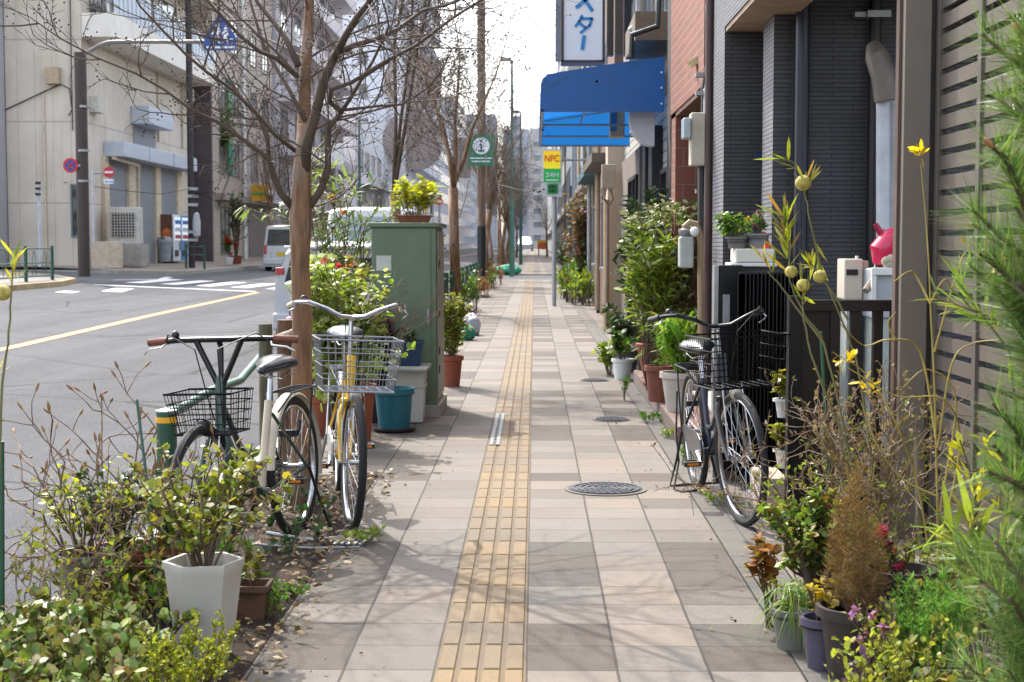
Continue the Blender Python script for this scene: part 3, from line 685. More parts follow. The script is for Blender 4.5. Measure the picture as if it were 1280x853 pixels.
MB().box(-15.3, -14.73, 60.33, 60.45, z0 + .02, z0 + 1.9).build('panel', mat('#5a3424', .5, var=.5, scale=2.2), t)
MB().box(-15.15, -14.7, 60.31, 60.329, z0 + .1, z0 + .6).build('patch', mat('#22242c', .5), t); MB().cyl((-14.93, 60.31, z0 + 1.15), (-14.93, 60.329, z0 + 1.15), .19, n=20).build('patch', mat('#b8672e', .5, var=.6, scale=6), t)
t = thing('waste_bin', 'grey plastic waste bin in front of the vending machines', 'bin', (-14.45, 60.0, z0))
MB().lathe([(.24, 0), (.3, .75), (.32, .78), (.32, .84), (.26, .98), (1e-4, 1.0)], (-14.92, 59.9, z0), 16).build('body', mat('#93979b', .5), t, True)
MB().cyl((-14.92, 59.62, z0 + .88), (-14.92, 59.66, z0 + .89), .09).build('opening', M_black, t)

# building 2: dark tiled flank, beige brick facade, green shutters, yellow sign
B = thing('brown_building', 'narrow building with a dark brown tiled flank and beige brick front', 'building', (-14.5, 67, .6))
X2 = -14.45
block(B, -22, X2, 67, 82.5, .5, 16, tilemat('#bfae9f', '#ab9c8f', '#8c8077', .3, .1, .012, 'x'))
block(B, -17.5, X2 - .03, 66.86, 66.995, .5, 10.2, tilemat('#54474a', '#4b3f42', '#3b3335', .6, .28, .015, 'y'), 'tiled_flank')
block(B, X2 + .002, X2 + .5, 67.2, 82.4, 3.35, 3.65, wallmat('#8d8078'), 'canopy')
for y in (68.3, 71.2, 76, 79.3):
    for z in (4.6, 7.5, 10.4):
        o = window(B, '+x', y, y + 1.7, z, z + 1.6, X2, mat('#7a756f', .5))
        if y < 72 and z < 8: block(B, X2 + .06, X2 + .1, y + (1.8 if y < 70 else -.6), y + (2.2 if y < 70 else -.2), z, z + 1.6, mat('#1f7a50', .5), 'shutter')
pipe(B, [(X2 + .12, 73.7, .6), (X2 + .12, 73.7, 15.8)], .09, M_white, 'downpipe')
shutter(B, '+x', 75.2, 79.8, .7, 3.3, X2, mat('#6b625c', .6), .3)
window(B, '+x', 68.4, 70.5, .9, 3.1, X2, mat('#54605c', .5)); 
window(B, '+x', 80.2, 82, .9, 3.1, X2, mat('#54605c', .5))
t = thing('yellow_shop_sign', 'bright yellow projecting shop sign with a green band', 'sign', (-14, 73.5, 3.3))
MB().box(-13.95, -13.1, 73.3, 73.5, 3.45, 4.25).build('sign_box', mat('#d8a01c', .4, var=.08), t, bevel=.03)
MB().box(-13.9, -13.15, 73.28, 73.298, 3.75, 3.86).build('band', mat('#4c9a4a', .5), t)
t = thing('white_shop_sign', 'long white shop sign board with dark lettering over the grey shutter', 'sign', (-14, 77, 3.3))
MB().box(-13.92, -13.8, 74.8, 82, 3.5, 4.15).build('sign_board', mat('#c9c9cc', .5, var=.04), t)
# potted olive tree etc. on the far pavement
# building 3
B = thing('grey_apartment_building', 'grey pink apartment building with dark window bands behind the first street tree', 'building', (-14.3, 90, .6))
X3 = -14.3
block(B, -30, X3, 83, 112, .5, 24, wallmat('#bdb5b8', .1))
for z in np.arange(4.2, 23, 3.0):
    for y in np.arange(84, 110, 5.2):
        window(B, '+x', y, y + 2.6, z + .1, z + 1.8, X3)
    block(B, X3 + .003, X3 + 1.1, 83.3, 111.5, z - .9, z - .1, wallmat('#cfc8ca'), 'balcony')
for y in (84.5, 91, 98, 104): window(B, '+x', y, y + 3.6, .8, 3.0, X3)
# building 4: tall white apartments
B = thing('white_apartment_tower', 'tall white apartment tower with balconies on its street side', 'building', (-14, 150, .6))
X4 = -14.0; MW = mat('#d2d4da', .7, var=.04, scale=.3)
block(B, -27, X4, 140, 200, .5, 42, MW)
proto = None
for z in np.arange(4, 40, 3.0):
    for y in np.arange(142, 198, 9.0):
        if proto is None:
            proto = MB().box(X4 + .01, X4 + 1.3, y, y + 7.5, z - .3, z + .9).build('balcony', MW, B)
            pw = MB().box(X4 + .002, X4 + .02, y + 1, y + 6, z - .2, z + 2.1).build('window', glass('#566068'), B); y0_, z0_ = y, z
        else:
            for q in (proto, pw):
                c = q.copy(); col.objects.link(c); c.parent = B; c.location = (0, y - y0_, z - z0_)
for z in np.arange(6, 40, 3.0): window(B, '-y', -16.5, -15.6, z, z + 1.2, 140, None, glass('#566068'), mull=0)
B = thing('stepped_white_building', 'lower white building with stepped roof before the tall white tower', 'building', (-15, 118, .6))
block(B, -24, -13.9, 116, 138, .5, 12, mat('#d8d9de', .7, var=.05))
block(B, -13.898, -13.0, 116.2, 137.8, 6, 6.9, mat('#d8d9de', .7, var=.05), 'balcony')
for z in (1, 4.1, 7.3):
    for y in np.arange(118, 136, 4.6): window(B, '+x', y, y + 2.8, z, z + 1.6, -13.9)
for z in (4.1, 7.3): window(B, '-y', -16.4, -15, z, z + 1.5, 116)
for nm, lb, x1, ya, yb, h, c in (('office_building', 'pale office block past the tall white tower down the left side', -13.8, 202, 250, 21, '#b5b8c0'),
                                 ('office_building', 'last beige block on the left before the street vanishes', -13.2, 252, 330, 26, '#aeaaa8')):
    B = thing(nm, lb, 'building', (x1, ya, .6)); block(B, -30, x1, ya, yb, .4, h, wallmat(c))
    for z in np.arange(1.2, h - 2, 3.1):
        block(B, x1 + .002, x1 + .06, ya + 1.5, yb - 1.5, z, z + 1.5, M_glass_hazy, 'window')
        block(B, -22, x1 - 1, ya - .06, ya - .002, z, z + 1.5, M_glass_hazy, 'window')
# cross buildings at the end of the street
rng = random.Random(8)
for i, (x0, x1, y, h, c, lb) in enumerate(((-24, -10, 380, 34, '#a9adb6', 'broad grey block closing the street on the left'), (-9, -1.5, 430, 34, '#a9aeb8', 'tallest grey tower at the end of the street'),
                                       (-1.2, 5, 360, 29, '#b0aca9', 'low beige block at the end of the street below the grey tower'), (5.5, 16, 400, 40, '#a4a6ae', 'grey block at the end of the street behind the parking sign'),
                                       (-60, -30, 260, 48, '#b4bac4', 'pale slab block far behind the stepped white building'))):
    B = thing('distant_building', lb, 'building', (x0, y, 0)); block(B, x0, x1, y, y + 25, -.2, h, wallmat(c)); 
    for z in np.arange(2, h - 2, 3.2):
        block(B, x0 + .8, x1 - .8, y - .3, y - .01, z + 1.3, z + 1.5, wallmat('#c0bfc0'), 'balcony')
        for x in np.arange(x0 + 1, x1 - 2.2, 3.0): block(B, x, x + 1.7, y - .02, y - .005, z, z + 1.3, M_glass_hazy, 'window')
    if i == 1: block(B, -7, -4, y + 3, y + 8, h, h + 4, wallmat('#8d929c'), 'roof_tank')
# round discs on a tall pole in front of the tower
t = thing('round_sign_tower', 'two huge plain round grey discs stacked on a white pole before the white tower', 'sign', (-12.4, 120, .5))
pd = at(503, 300, 120); MB().cyl((pd.x, 120, .5), (pd.x, 120, 24), .35, n=12).build('pole', MW, t, True)
for py, r in ((103, 2.35), (176, 2.45)):
    c = at(516, py, 120.6); MB().cyl((c.x, 120.45, c.z), (c.x, 120.9, c.z), r, n=48).build('disc', mat('#a09693', .6, var=.12, scale=.6), t)

# ------------------------------------------------------------------ right-hand buildings
M_gt = tilemat('#4c4c50', '#404045', '#242428', .26, .027, .004, 'y', .55); M_gt_lit = tilemat('#85858a', '#77777c', '#3a3a3e', .26, .027, .004, 'x', .55)  # x-facing tiles use a paler copy: the sunlit side is painted in
B = thing('grey_tiled_house', 'dark grey house clad in thin horizontal tiles with a recessed porch', 'house', (1.5, 9.2, 0))
# front wall faces the camera; a second wall set back to its left
def wall2(x0, x1, y0, y1, z0, z1, name='wall'):
    mb = MB(); mb.box(x0, x1, y0, y1, z0, z1); o = mb.build(name, [M_gt, M_gt_lit], B)
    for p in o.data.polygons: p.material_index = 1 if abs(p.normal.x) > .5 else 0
    return o
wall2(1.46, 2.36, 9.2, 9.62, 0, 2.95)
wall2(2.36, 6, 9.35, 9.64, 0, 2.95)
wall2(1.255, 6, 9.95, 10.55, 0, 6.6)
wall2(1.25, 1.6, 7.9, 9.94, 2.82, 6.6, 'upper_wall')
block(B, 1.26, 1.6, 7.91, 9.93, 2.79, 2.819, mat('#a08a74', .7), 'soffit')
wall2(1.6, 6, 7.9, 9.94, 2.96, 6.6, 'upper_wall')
MN = mat('#16192a', .35, var=.1)
pipe(B, [(1.62, 9.12, .2), (1.62, 9.12, 3.2)], .045, MN, 'downpipe', 12)
pipe(B, [(2.06, 9.13, .2), (2.06, 9.13, 2.95)], .038, M_black, 'downpipe', 12)
mb = MB(); mb.box(1.93, 2.02, 9.1, 9.2, 2.76, 2.79); mb.box(2.0, 2.14, 9.07, 9.2, 2.755, 2.795); mb.build('pipe_bracket', M_galv, B)
# vent hood and ducts
pipe(B, [at(1092, 58, 8.8), at(1096, 70, 8.75), at(1105, 95, 8.75), at(1109, 126, 8.75)], (.045, .07, .075, .075), mat('#6c645c', .5), 'vent_hood', 14)
pipe(B, [at(1104, 125, 8.8), at(1104, 300, 8.8)], .042, mat('#b9bcc4', .5), 'duct', 12)
pipe(B, [at(1115, 125, 8.9), at(1115, 300, 8.9)], .035, mat('#a9aab0', .5), 'duct', 12)
p = at(953, 197, 9.94); block(B, p.x - .05, p.x + .05, 9.93, 9.945, p.z - .02, p.z + .03, mat('#26426e', .4), 'number_plate')
# brick house
M_br = tilemat('#8a4029', '#6f301f', '#86705f', .22, .075, .007, 'x', .7, bmp=.006); M_bry = tilemat('#7c3a2a', '#6b3023', '#7d695a', .22, .16, .006, 'y', .7, bmp=.006)
B = thing('brick_house', 'red brick house with an overhanging upper floor and a brick pillar', 'house', (1.3, 11.5, 0))
def bwall(x0, x1, y0, y1, z0, z1, name='wall'):
    o = MB().box(x0, x1, y0, y1, z0, z1).build(name, [M_bry, M_br], B)
    for p in o.data.polygons: p.material_index = 1 if abs(p.normal.x) > .5 else 0
bwall(1.24, 5, 11.02, 13.7, 2.56, 7)
bwall(1.27, 1.47, 10.8, 11.0, 0, 7, 'pillar')
bwall(1.9, 5, 11.03, 13.7, 0, 2.559, 'recessed_wall')
bwall(1.25, 1.9, 13.3, 13.68, 0, 2.559, 'pillar')
block(B, 1.25, 1.9, 11.03, 13.69, 2.52, 2.558, mat('#6a4e40', .8), 'soffit')
MP = mat('#4a3530', .5)
pipe(B, [(1.235, 10.62, .1), (1.235, 10.62, 6.5)], .033, MP, 'downpipe', 10)
pipe(B, [at(888, 0, 10.9), at(888, 60, 10.9), at(880, 110, 10.9), at(878, 240, 10.9), at(878, 340, 10.9)], .02, M_black, 'cable')
pipe(B, [at(884, 5, 10.85), at(885, 90, 10.85), at(882, 120, 10.85)], .014, M_galv, 'cable')
pipe(B, [at(903, 98, 10.8), at(892, 100, 10.8), at(882, 112, 10.8), at(882, 150, 10.8)], .016, M_galv, 'conduit')
for yy in (95, 118, 240): 
    q = at(878, yy, 10.84); block(B, q.x - .05, q.x + .07, 10.8, 10.88, q.z - .01, q.z + .02, M_galv, 'pipe_bracket')
q = at(868, 78, 11.5); o = MB().obox((q.x, 11.5, q.z), (.09, .12, .05), 0, 0, Matrix.Rotation(R(-35), 3, 'Y')).build('lamp', mat('#c9b98e', .5), B)
t = thing('electric_meter', 'beige electricity meter box fixed high on the brick pillar', 'meter', at(869, 200, 10.7))
a, b = at(862, 208, 10.7), at(882, 142, 10.7); MB().box(a.x, b.x, 10.62, 10.78, a.z, b.z).build('box', mat('#b7b09e', .5, dirt=.2), t, bevel=.01)
a, b = at(853, 174, 10.66), at(863, 148, 10.66); MB().box(a.x, b.x, 10.6, 10.76, a.z, b.z).build('cover', mat('#aab4ba', .2), t, bevel=.01)
MB().tube([at(878, 208, 10.72), at(878, 300, 10.72)], .035, 8).build('conduit', M_black, t, True)
t = thing('gas_meter', 'white gas meter with curved pipes beside the brick pillar', 'meter', at(862, 335, 10.5))
a, b = at(848, 335, 10.5), at(866, 296, 10.5); MB().box(a.x, b.x, 10.42, 10.55, a.z, b.z).build('body', mat('#a9ada6', .5, dirt=.3), t, bevel=.015)
MB().lathe([(.03, 0), (.045, .02), (.045, .05), (1e-4, .06)], at(856, 296, 10.48), 12).build('cap', M_galv, t, True)
MB().tube([at(855, 296, 10.5), at(856, 283, 10.5), at(862, 278, 10.5), at(870, 280, 10.5), at(875, 292, 10.5), at(876, 420, 10.5)], .022, 8).build('pipe', mat('#9a8468', .6), t, True)
MB().ball(at(868, 290, 10.45), .036, 9, 6).build('wrapping', M_white, t, True)

# awning building: sided flank, beige pillar, projecting lightbox sign
B = thing('awning_building', 'old beige and white sided shop building behind the blue awning', 'building', (1.4, 17, 0))
M_side = tilemat('#b9b6ad', '#aeaba2', '#6a665f', 3, .12, .012, 'x', .6); M_sidey = tilemat('#a8a59c', '#a09d95', '#5f5b55', 3, .12, .012, 'y', .6)
o = MB().box(1.42, 6, 13.95, 23.7, 0, 3.0).build('wall', [M_sidey, M_side], B)
for p in o.data.polygons: p.material_index = 1 if abs(p.normal.x) > .5 else 0
block(B, 1.4, 6, 13.96, 23.7, 3.0, 8.5, wallmat('#8b8177', .15), 'upper_wall')
block(B, 1.28, 1.41, 14.1, 14.5, 0, 5, wallmat('#3b3836'), 'pillar')
block(B, 1.3, 1.41, 16.6, 17.1, 0, 2.7, mat('#2b2b2e', .5), 'door_frame'); 
block(B, 1.33, 1.41, 18.0, 18.5, 0, 2.7, mat('#1f2022', .4), 'dark_post')
window(B, '-x', 15.1, 16.5, .05, 2.2, 1.42, M_dkframe)
block(B, 1.16, 1.46, 23.72, 24.4, 0, 3.6, wallmat('#b8a894', .12), 'pillar')
block(B, 1.36, 1.6, 19.4, 23.6, 0, 2.65, mat('#6c6058', .7), 'shop_front')
window(B, '-x', 19.6, 21.2, .1, 2.3, 1.36, M_dkframe)
for a in (15.2, 17.6, 20.2): window(B, '-x', a, a + 1.5, 3.7, 4.9, 1.4, M_frame)
block(B, 1.0, 1.39, 15.0, 16.6, 3.42, 3.7, mat('#6e6154', .8), 'ledge')
pipe(B, [at(824, 0, 14.8), at(822, 33, 14.8), at(790, 44, 14.8), at(789, 72, 14.8)], .03, mat('#26282a', .5), 'downpipe')
pipe(B, [at(800, 0, 15.5), at(800, 30, 15.5), at(789, 40, 15.5)], .05, mat('#8d8d8c', .5), 'duct')
for k, c in ((0, '#3a3836'), (1, '#57504a'), (2, '#2e2f33')):
    a, b = at(758 + k * 11, 70, 18.6), at(767 + k * 11, -30, 18.6); block(B, a.x, b.x, 18.5, 18.7, a.z, b.z, mat(c, .6), 'fascia')
# projecting lightbox with blue katakana strokes
t = thing('lightbox_sign', 'tall white projecting lightbox sign with blue katakana lettering above the awning', 'sign', at(730, 77, 18))
a, b = at(703, 77, 18), at(755, -60, 18)
MB().box(a.x, b.x, 18, 18.35, a.z, b.z).build('box', mat('#eceef2', .4, var=.02), t, bevel=.01)
mb = MB(); w_ = .02
for x0, x1, z0_, z1_ in ((a.x - .015, b.x + .015, a.z - .015, a.z + .015), (a.x - .015, a.x + .015, a.z, b.z), (b.x - .015, b.x + .015, a.z, b.z)): mb.box(x0, x1, 17.985, 18.36, z0_, z1_)
mb.build('frame', mat('#3a3234', .5), t)
q0, q1 = at(694, 75, 18.3), at(703, -60, 18.3)
MB().box(q0.x, q1.x, 18.36, 18.5, q0.z, q1.z).build('side_panel', mat('#8f9199', .5), t)
M_blu = mat('#1d86c8', .4, var=.03)
def strokes(t, segs, Y, wd, m, name='letter', depth=.008):
    mb = MB()
    for s in segs:
        for (x0, y0), (x1, y1) in zip(s, s[1:]):
            A, Bq = at(x0, y0, Y), at(x1, y1, Y); d = (Bq - A); d.y = 0; L = d.length; d.normalize(); n = Vector((-d.z, 0, d.x)) * wd / 2; e = d * wd * .3
            vs = [A - n - e, Bq - n + e, Bq + n + e, A + n - e]; vs = [Vector((v.x, Y, v.z)) for v in vs]; vs += [v - Vector((0, depth, 0)) for v in vs]
            mb.add(vs, [(0, 1, 2, 3), (7, 6, 5, 4), (0, 4, 5, 1), (1, 5, 6, 2), (2, 6, 7, 3), (3, 7, 4, 0)])
    mb.build(name, m, t)
strokes(t, [[(740, -12), (734, -2), (721, 9)], [(731, 0), (740, 13)]], 17.995, .042, M_blu)
strokes(t, [[(727.5, 20), (724, 27), (719.5, 33)], [(727, 23.5), (740, 23.5), (737, 32), (726, 41)], [(725.5, 30), (732, 35)]], 17.995, .032, M_blu)
strokes(t, [[(730, 46), (728, 61)]], 17.995, .045, M_blu)

# blue awning
t = thing('blue_awning', 'blue vinyl shop awning with a rounded top edge jutting over the pavement', 'awning', (1.3, 15, 2.7))
def vinyl():
    m, nt, b = _new('vinyl'); p = gpos(nt); c = mixc(nt, ramp(nt, noise(nt, p, 3, 6, .7), [(.45, (0, 0, 0, 1)), (.8, (.6, .6, .6, 1))]), C('#00549a'), C('#1f6aa0'))
    nt.links.new(c, b.inputs['Base Color']); b.inputs['Roughness'].default_value = .35
    tr = nd(nt, 'ShaderNodeBsdfTranslucent'); tr.inputs[0].default_value = (.015, .15, .44, 1)
    mx = nd(nt, 'ShaderNodeMixShader'); mx.inputs[0].default_value = .45; nt.links.new(b.outputs[0], mx.inputs[1]); nt.links.new(tr.outputs[0], mx.inputs[2])
    nt.links.new(mx.outputs[0], nt.nodes['Material Output'].inputs[0]); nt.links.new(bump(nt, noise(nt, p, 2.5, 2), .02), b.inputs['Normal']); return m
M_vin = vinyl()
ya, yb = 15.0, 20.4
prof = []  # outline in x,z from wall top, over the rounded shoulder, down to the hem
pa = [(831, 71), (790, 76), (740, 84), (700, 90), (685, 93), (678, 98), (675.5, 106), (675.5, 140)]
prof = [(at(x, y, ya).x, at(x, y, ya).z) for x, y in pa]
zb = at(700, 140, ya).z; mb = MB(); n = len(prof); ny = 10
vs = []
for j in range(ny + 1):
    y = ya + (yb - ya) * j / ny; s_ = 0
    for i, (x, z) in enumerate(prof): vs.append((x, y, z - (.02 * (j % 2) if 0 < i < n - 1 else 0)))
fs = [(j * n + i, j * n + i + 1, (j + 1) * n + i + 1, (j + 1) * n + i) for j in range(ny) for i in range(n - 1)]
mb.add(vs, fs); o = mb.build('canopy', M_vin, t, True)
for y, nm in ((ya, 'end_panel'), (yb, 'end_panel')):
    mb = MB(); pl = [(x, y, z) for x, z in prof] + [(prof[0][0], y, zb)]; mb.add(pl, [tuple(range(len(pl)))])
    mb.build(nm, mat('#00559c', .4, var=.12, scale=2, dirt=.12) if y == ya else M_vin, t)
mb = MB()
xL, xR = prof[-1][0], prof[0][0]
for y in (ya + .02, ya + 1.8, ya + 3.6, yb - .02): mb.tube([(xR, y, zb + .01), (xL + .02, y, zb + .01)], .014, 6); mb.tube([(xL + .02, y, zb), (xL + .02, y, prof[5][1] - .03)], .012, 6); mb.tube([(xR, y, prof[0][1] - .03), (xL + .08, y, prof[4][1] - .03)], .012, 6)
mb.tube([(xL + .02, ya, zb + .01), (xL + .02, yb, zb + .01)], .016, 6); mb.tube([(.62, ya, zb + .3), (.62, yb, zb + .3)], .014, 6)
mb.build('frame', M_galv, t, True)
mb = MB()
for zz in (91, 110, 130): q = at(827, zz, ya); mb.ball((q.x, ya - .005, q.z), .012, 6, 4)
mb.build('eyelet', M_white, t)
rng_ = np.random.default_rng(5); mb = MB()   # faded flourish on the end panel
for k, (x, y) in enumerate(((680, 112), (686, 114), (690, 107), (696, 104), (701, 101), (706, 98))): 
    q = at(x, y, ya); mb.tube([(q.x - .03, ya - .004, q.z - .01), (q.x, ya - .004, q.z + .025), (q.x + .03, ya - .004, q.z + .005)], .003, 4)
mb.build('faded_marking', mat('#5a7ea0', .6), t)
t = thing('box_sign', 'small beige and blue box sign tucked under the far end of the blue awning', 'sign', at(771, 170, 17))
a, b = at(763, 171, 17), at(781, 140, 17); MB().box(a.x, b.x, 17, 17.3, a.z, b.z).build('box', mat('#b9a98e', .6), t, bevel=.01); MB().box(a.x - .004, a.x + .07, 16.99, 16.999, a.z + .06, b.z).build('stripe', mat('#2f7aa8', .5), t)
t = thing('oval_lamp_sign', 'white rounded sign hanging under the blue awning', 'sign', at(800, 150, 15.4))
a = at(803, 141, 15.4); mb = MB(); pl = []
for k in range(13):
    an = math.pi + math.pi / 2 * k / 12; pl.append((a.x + .12 + .26 * math.cos(an) , a.z - .05 + .3 * math.sin(an)))
pl = [(a.x - .14, a.z)] + pl + [(a.x + .12, a.z)]
mb.prism(pl, .22, Matrix.Translation((0, 15.3, 0))); mb.build('face', mat('#c3c3ca', .4, var=.03), t, bevel=.008)

# row of smaller fronts farther down the right side, before the crossing street
specs = [(24.5, 29.5, 1.30, 7.5, '#6f574e', 'pinkish brown rendered house front behind the beige pillar'), (29.6, 35, 1.34, 6.5, '#4c3c36', 'dark brown timbered house front beyond the beige pillar'),
         (36, 43, 1.5, 8, '#a8adb0', 'pale grey house front behind the flowering pots'), (43.2, 50, 1.55, 9, '#8b9aa3', 'blue grey house front with a teal window'), (50.2, 56.4, 1.6, 7, '#b5a79c', 'cream corner house before the crossing street'),
         (68, 80, 1.7, 9, '#7f8b92', 'slate grey house just past the crossing street'), (81, 100, 1.8, 12, '#a8a4a0', 'light beige block past the crossing street'), (101, 124, 1.9, 36, '#b9bcc2', 'tall pale apartment slab on the right behind the lightbox sign'), (126, 180, 2.2, 16, '#9b9896', 'grey row far down the right side'), (182, 300, 2.6, 20, '#a7a8ac', 'last grey row at the far end of the right side')]
for i, (a, b, x, h, c, lb) in enumerate(specs):
    B = thing('narrow_house' if h < 10 else 'town_building', lb, 'building', (x, a, 0)); block(B, x, x + 8, a, b, 0, h, wallmat(c, .12))
    block(B, x - .1, x - .002, a + .05, a + .35, 0, min(h, 4), wallmat('#4a4240'), 'corner_post')
    block(B, x - .06, x - .003, a + .8, a + 1.9, .05, 2.1, mat(['#3a2f2a', '#2c4a48', '#554a44'][i % 3], .5), 'door')
    n = max(1, int((b - a - 2.4) / 2.2))
    for z in np.arange(.9, h - 1.6, 2.8):
        for k in range(min(n, 8)): window(B, '-x', a + 2.3 + k * 2.2, a + 3.8 + k * 2.2, z, z + 1.3, x, M_frame)
    if h > 5: block(B, x - .35, x - .003, a + .4, b - .2, 2.75, 2.9, mat(['#5b544e', '#38606a', '#77706a'][i % 3], .6), 'canopy')
    pipe(B, [(x - .07, b - .3, .1), (x - .07, b - .3, h - .3)], .045, mat(['#b09c80', '#9a9ea2', '#6d625a'][i % 3], .6), 'downpipe')
B = [o for o in bpy.data.objects if o.get('label', '').startswith('pinkish brown')][0]
t = thing('utility_box', 'old beige utility box with tangled cables on the wall under the blue awning', 'utility box', at(760, 235, 23.4))
a, b = at(752, 236, 23.4), at(769, 206, 23.4); MB().box(a.x, b.x, 23.3, 23.5, a.z, b.z).build('box', mat('#9a8f7c', .6, dirt=.3), t, bevel=.01)
for k in range(4): MB().tube([at(755 + 3 * k, 236, 23.35), at(752 + 4 * k, 246 + 2 * k, 23.3), at(760 + k, 256, 23.35), at(758 + k, 410, 23.4)] if k < 2 else [at(755 + 3 * k, 236, 23.35), at(769 - k, 248, 23.3), at(762, 256, 23.33)], .012, 6).build('cable', mat('#7a6c5c', .7), t, True)
t = thing('wall_pipe', 'thick cream drainpipe standing at the pavement edge beside the beige pillar', 'pipe', at(758, 395, 24.6))
MB().tube([at(758, 250, 23.6), at(758, 413, 23.6)], .05, 10).build('pipe', mat('#b39a78', .6), t, True)
# ------------------------------------------------------------------ poles, signs, guard fences
M_dkpole = mat('#3a302c', .6, dirt=.3); M_green = mat('#1d4a38', .45, coat=.2, dirt=.2); M_signblue = mat('#1c3f86', .4, var=.05); M_signred = mat('#b8202c', .4, var=.05)
def post(t, x, y, z0, z1, r, m, name='pole'): return MB().cyl((x, y, z0), (x, y, z1), r, n=12).build(name, m, t, True)
# street pole with the school crossing sign
c = at(104.5, 300, 41); z0 = gz(c.x) + 0
t = thing('sign_pole', 'dark brown street pole whose long curved arm reaches right to the blue crossing sign', 'pole', (c.x, 41, z0))
top = at(104.5, 66, 41); post(t, c.x, 41, z0, top.z, .17, M_dkpole)
MB().tube([at(105, 68, 41), at(114, 63, 41), at(124, 57, 41), at(134, 53.5, 41), at(146, 52.5, 41), at(256, 52.5, 41)], .055, 8).build('arm', mat('#75706c', .5), t, True)
for yy in (135, 190, 228): q = at(104, yy, 41); MB().cyl((q.x, 41, q.z), (q.x, 41, q.z + .06), .18, n=12).build('band', M_galv, t, True)
t = thing('school_crossing_sign', 'blue pentagonal crossing sign with two white walking figures at the end of the arm', 'sign', at(275, 63, 40.9))
pl = [at(x, y, 40.9) for x, y in ((255.5, 63), (295.5, 63), (295.5, 48), (281, 23), (275.5, 19), (270, 23), (255.5, 48))]
mb = MB(); mb.prism([(p.x, p.z) for p in pl][::-1], .06, Matrix.Translation((0, 40.88, 0))); mb.build('plate', M_signblue, t)
MS = mat('#d8dde6', .5, var=.02); Y_ = 40.87
def blob(pts, Y=Y_, m=MS, name='figure'):
    ps = [at(x, y, Y) for x, y in pts]; mb = MB(); mb.prism([(p.x, p.z) for p in ps], .008, Matrix.Translation((0, Y, 0))); mb.build(name, m, t)
def oct_(x, y, r): return [(x + r * math.cos(a * math.pi / 5), y + r * math.sin(a * math.pi / 5)) for a in range(10)]
blob(oct_(272, 31, 2.5)); blob([(269, 34), (274, 34), (277, 41), (275.5, 42), (273.5, 39), (273.5, 44), (276, 54), (273.5, 54.5), (271, 47), (267, 54), (264.5, 53), (268.5, 45), (268.5, 39), (265.5, 44), (263.5, 43)])
blob(oct_(282, 36, 2.2)); blob([(280, 38.5), (284, 38.5), (286, 44), (284.5, 45), (283.5, 43), (283.8, 47), (286, 54.5), (284, 55), (282, 49), (279.5, 54.5), (277.5, 54), (279.5, 47), (279.5, 42), (277.5, 44.5), (276, 43.5)])
blob([(287, 48.5), (291.5, 48.5), (291.5, 51), (287, 51)], name='mark'); blob([(258, 58), (293.5, 58), (293.5, 60.5), (258, 60.5)], name='mark')
# round no-parking sign on the same pole
def disc_sign(t, cx, cy, r, Y, m, name='plate', th=.03):
    q = at(cx, cy, Y); s = r * Y / F; MB().cyl((q.x, Y, q.z), (q.x, Y + th, q.z), s, n=28).build(name, m, t); return q, s
t = thing('no_parking_sign', 'round blue sign with red ring and red diagonal cross fixed to the dark pole', 'sign', at(88, 216, 40.8))
disc_sign(t, 88, 207, 9.3, 40.8, M_signred); q, s = disc_sign(t, 88, 207, 6.8, 40.795, M_signblue, 'field', .004)
for a in (45, -45):
    mb = MB(); mb.obox((q.x, 40.788, q.z), (s * 1.95, .004, s * .22), M=Matrix.Rotation(R(a), 3, 'Y')); mb.build('bar', M_signred, t)
MB().box(q.x + .15, c.x, 40.82, 40.86, q.z - .03, q.z + .03).build('bracket', M_galv, t)
# no-entry sign on its pole
c = at(117, 300, 50); z0 = gz(c.x)
t = thing('no_entry_sign', 'small red no entry sign on a thin grey pole before the beige building', 'sign', (c.x, 50, z0))
p1 = at(117, 213, 50); post(t, c.x, 50, z0, p1.z, .045, mat('#b9bbbd', .5)); MB().tube([at(117, 217, 50), at(131, 217, 50)], .03, 6).build('bracket', M_galv, t)
q, s = disc_sign(t, 136, 215.5, 6.8, 49.95, M_signred)
MB().box(q.x - s * .75, q.x + s * .75, 49.93, 49.948, q.z - s * .18, q.z + s * .18).build('bar', MS, t)
a, b = at(129.5, 230, 49.95), at(142, 224, 49.95); MB().box(a.x, b.x, 49.94, 49.96, a.z, b.z).build('small_plate', mat('#d5dbe6', .5), t)
for k in range(3): MB().box(a.x + .06 + k * .1, a.x + .12 + k * .1, 49.93, 49.939, a.z + .05, a.z + .09).build('mark', M_signblue, t)
c = at(49.5, 300, 48.3)
t = thing('thin_grey_pole', 'thin pale grey pole standing before the blank wall at the far left', 'pole', (c.x, 48.3, gz(c.x)))
post(t, c.x, 48.3, gz(c.x), at(50, 228, 48.3).z, .05, mat('#b9bcc2', .5))
for yy in (229, 236, 243): q = at(49, yy, 48.3); MB().box(q.x - .1, q.x + .06, 48.2, 48.28, q.z - .04, q.z + .04).build('fitting', M_black, t)
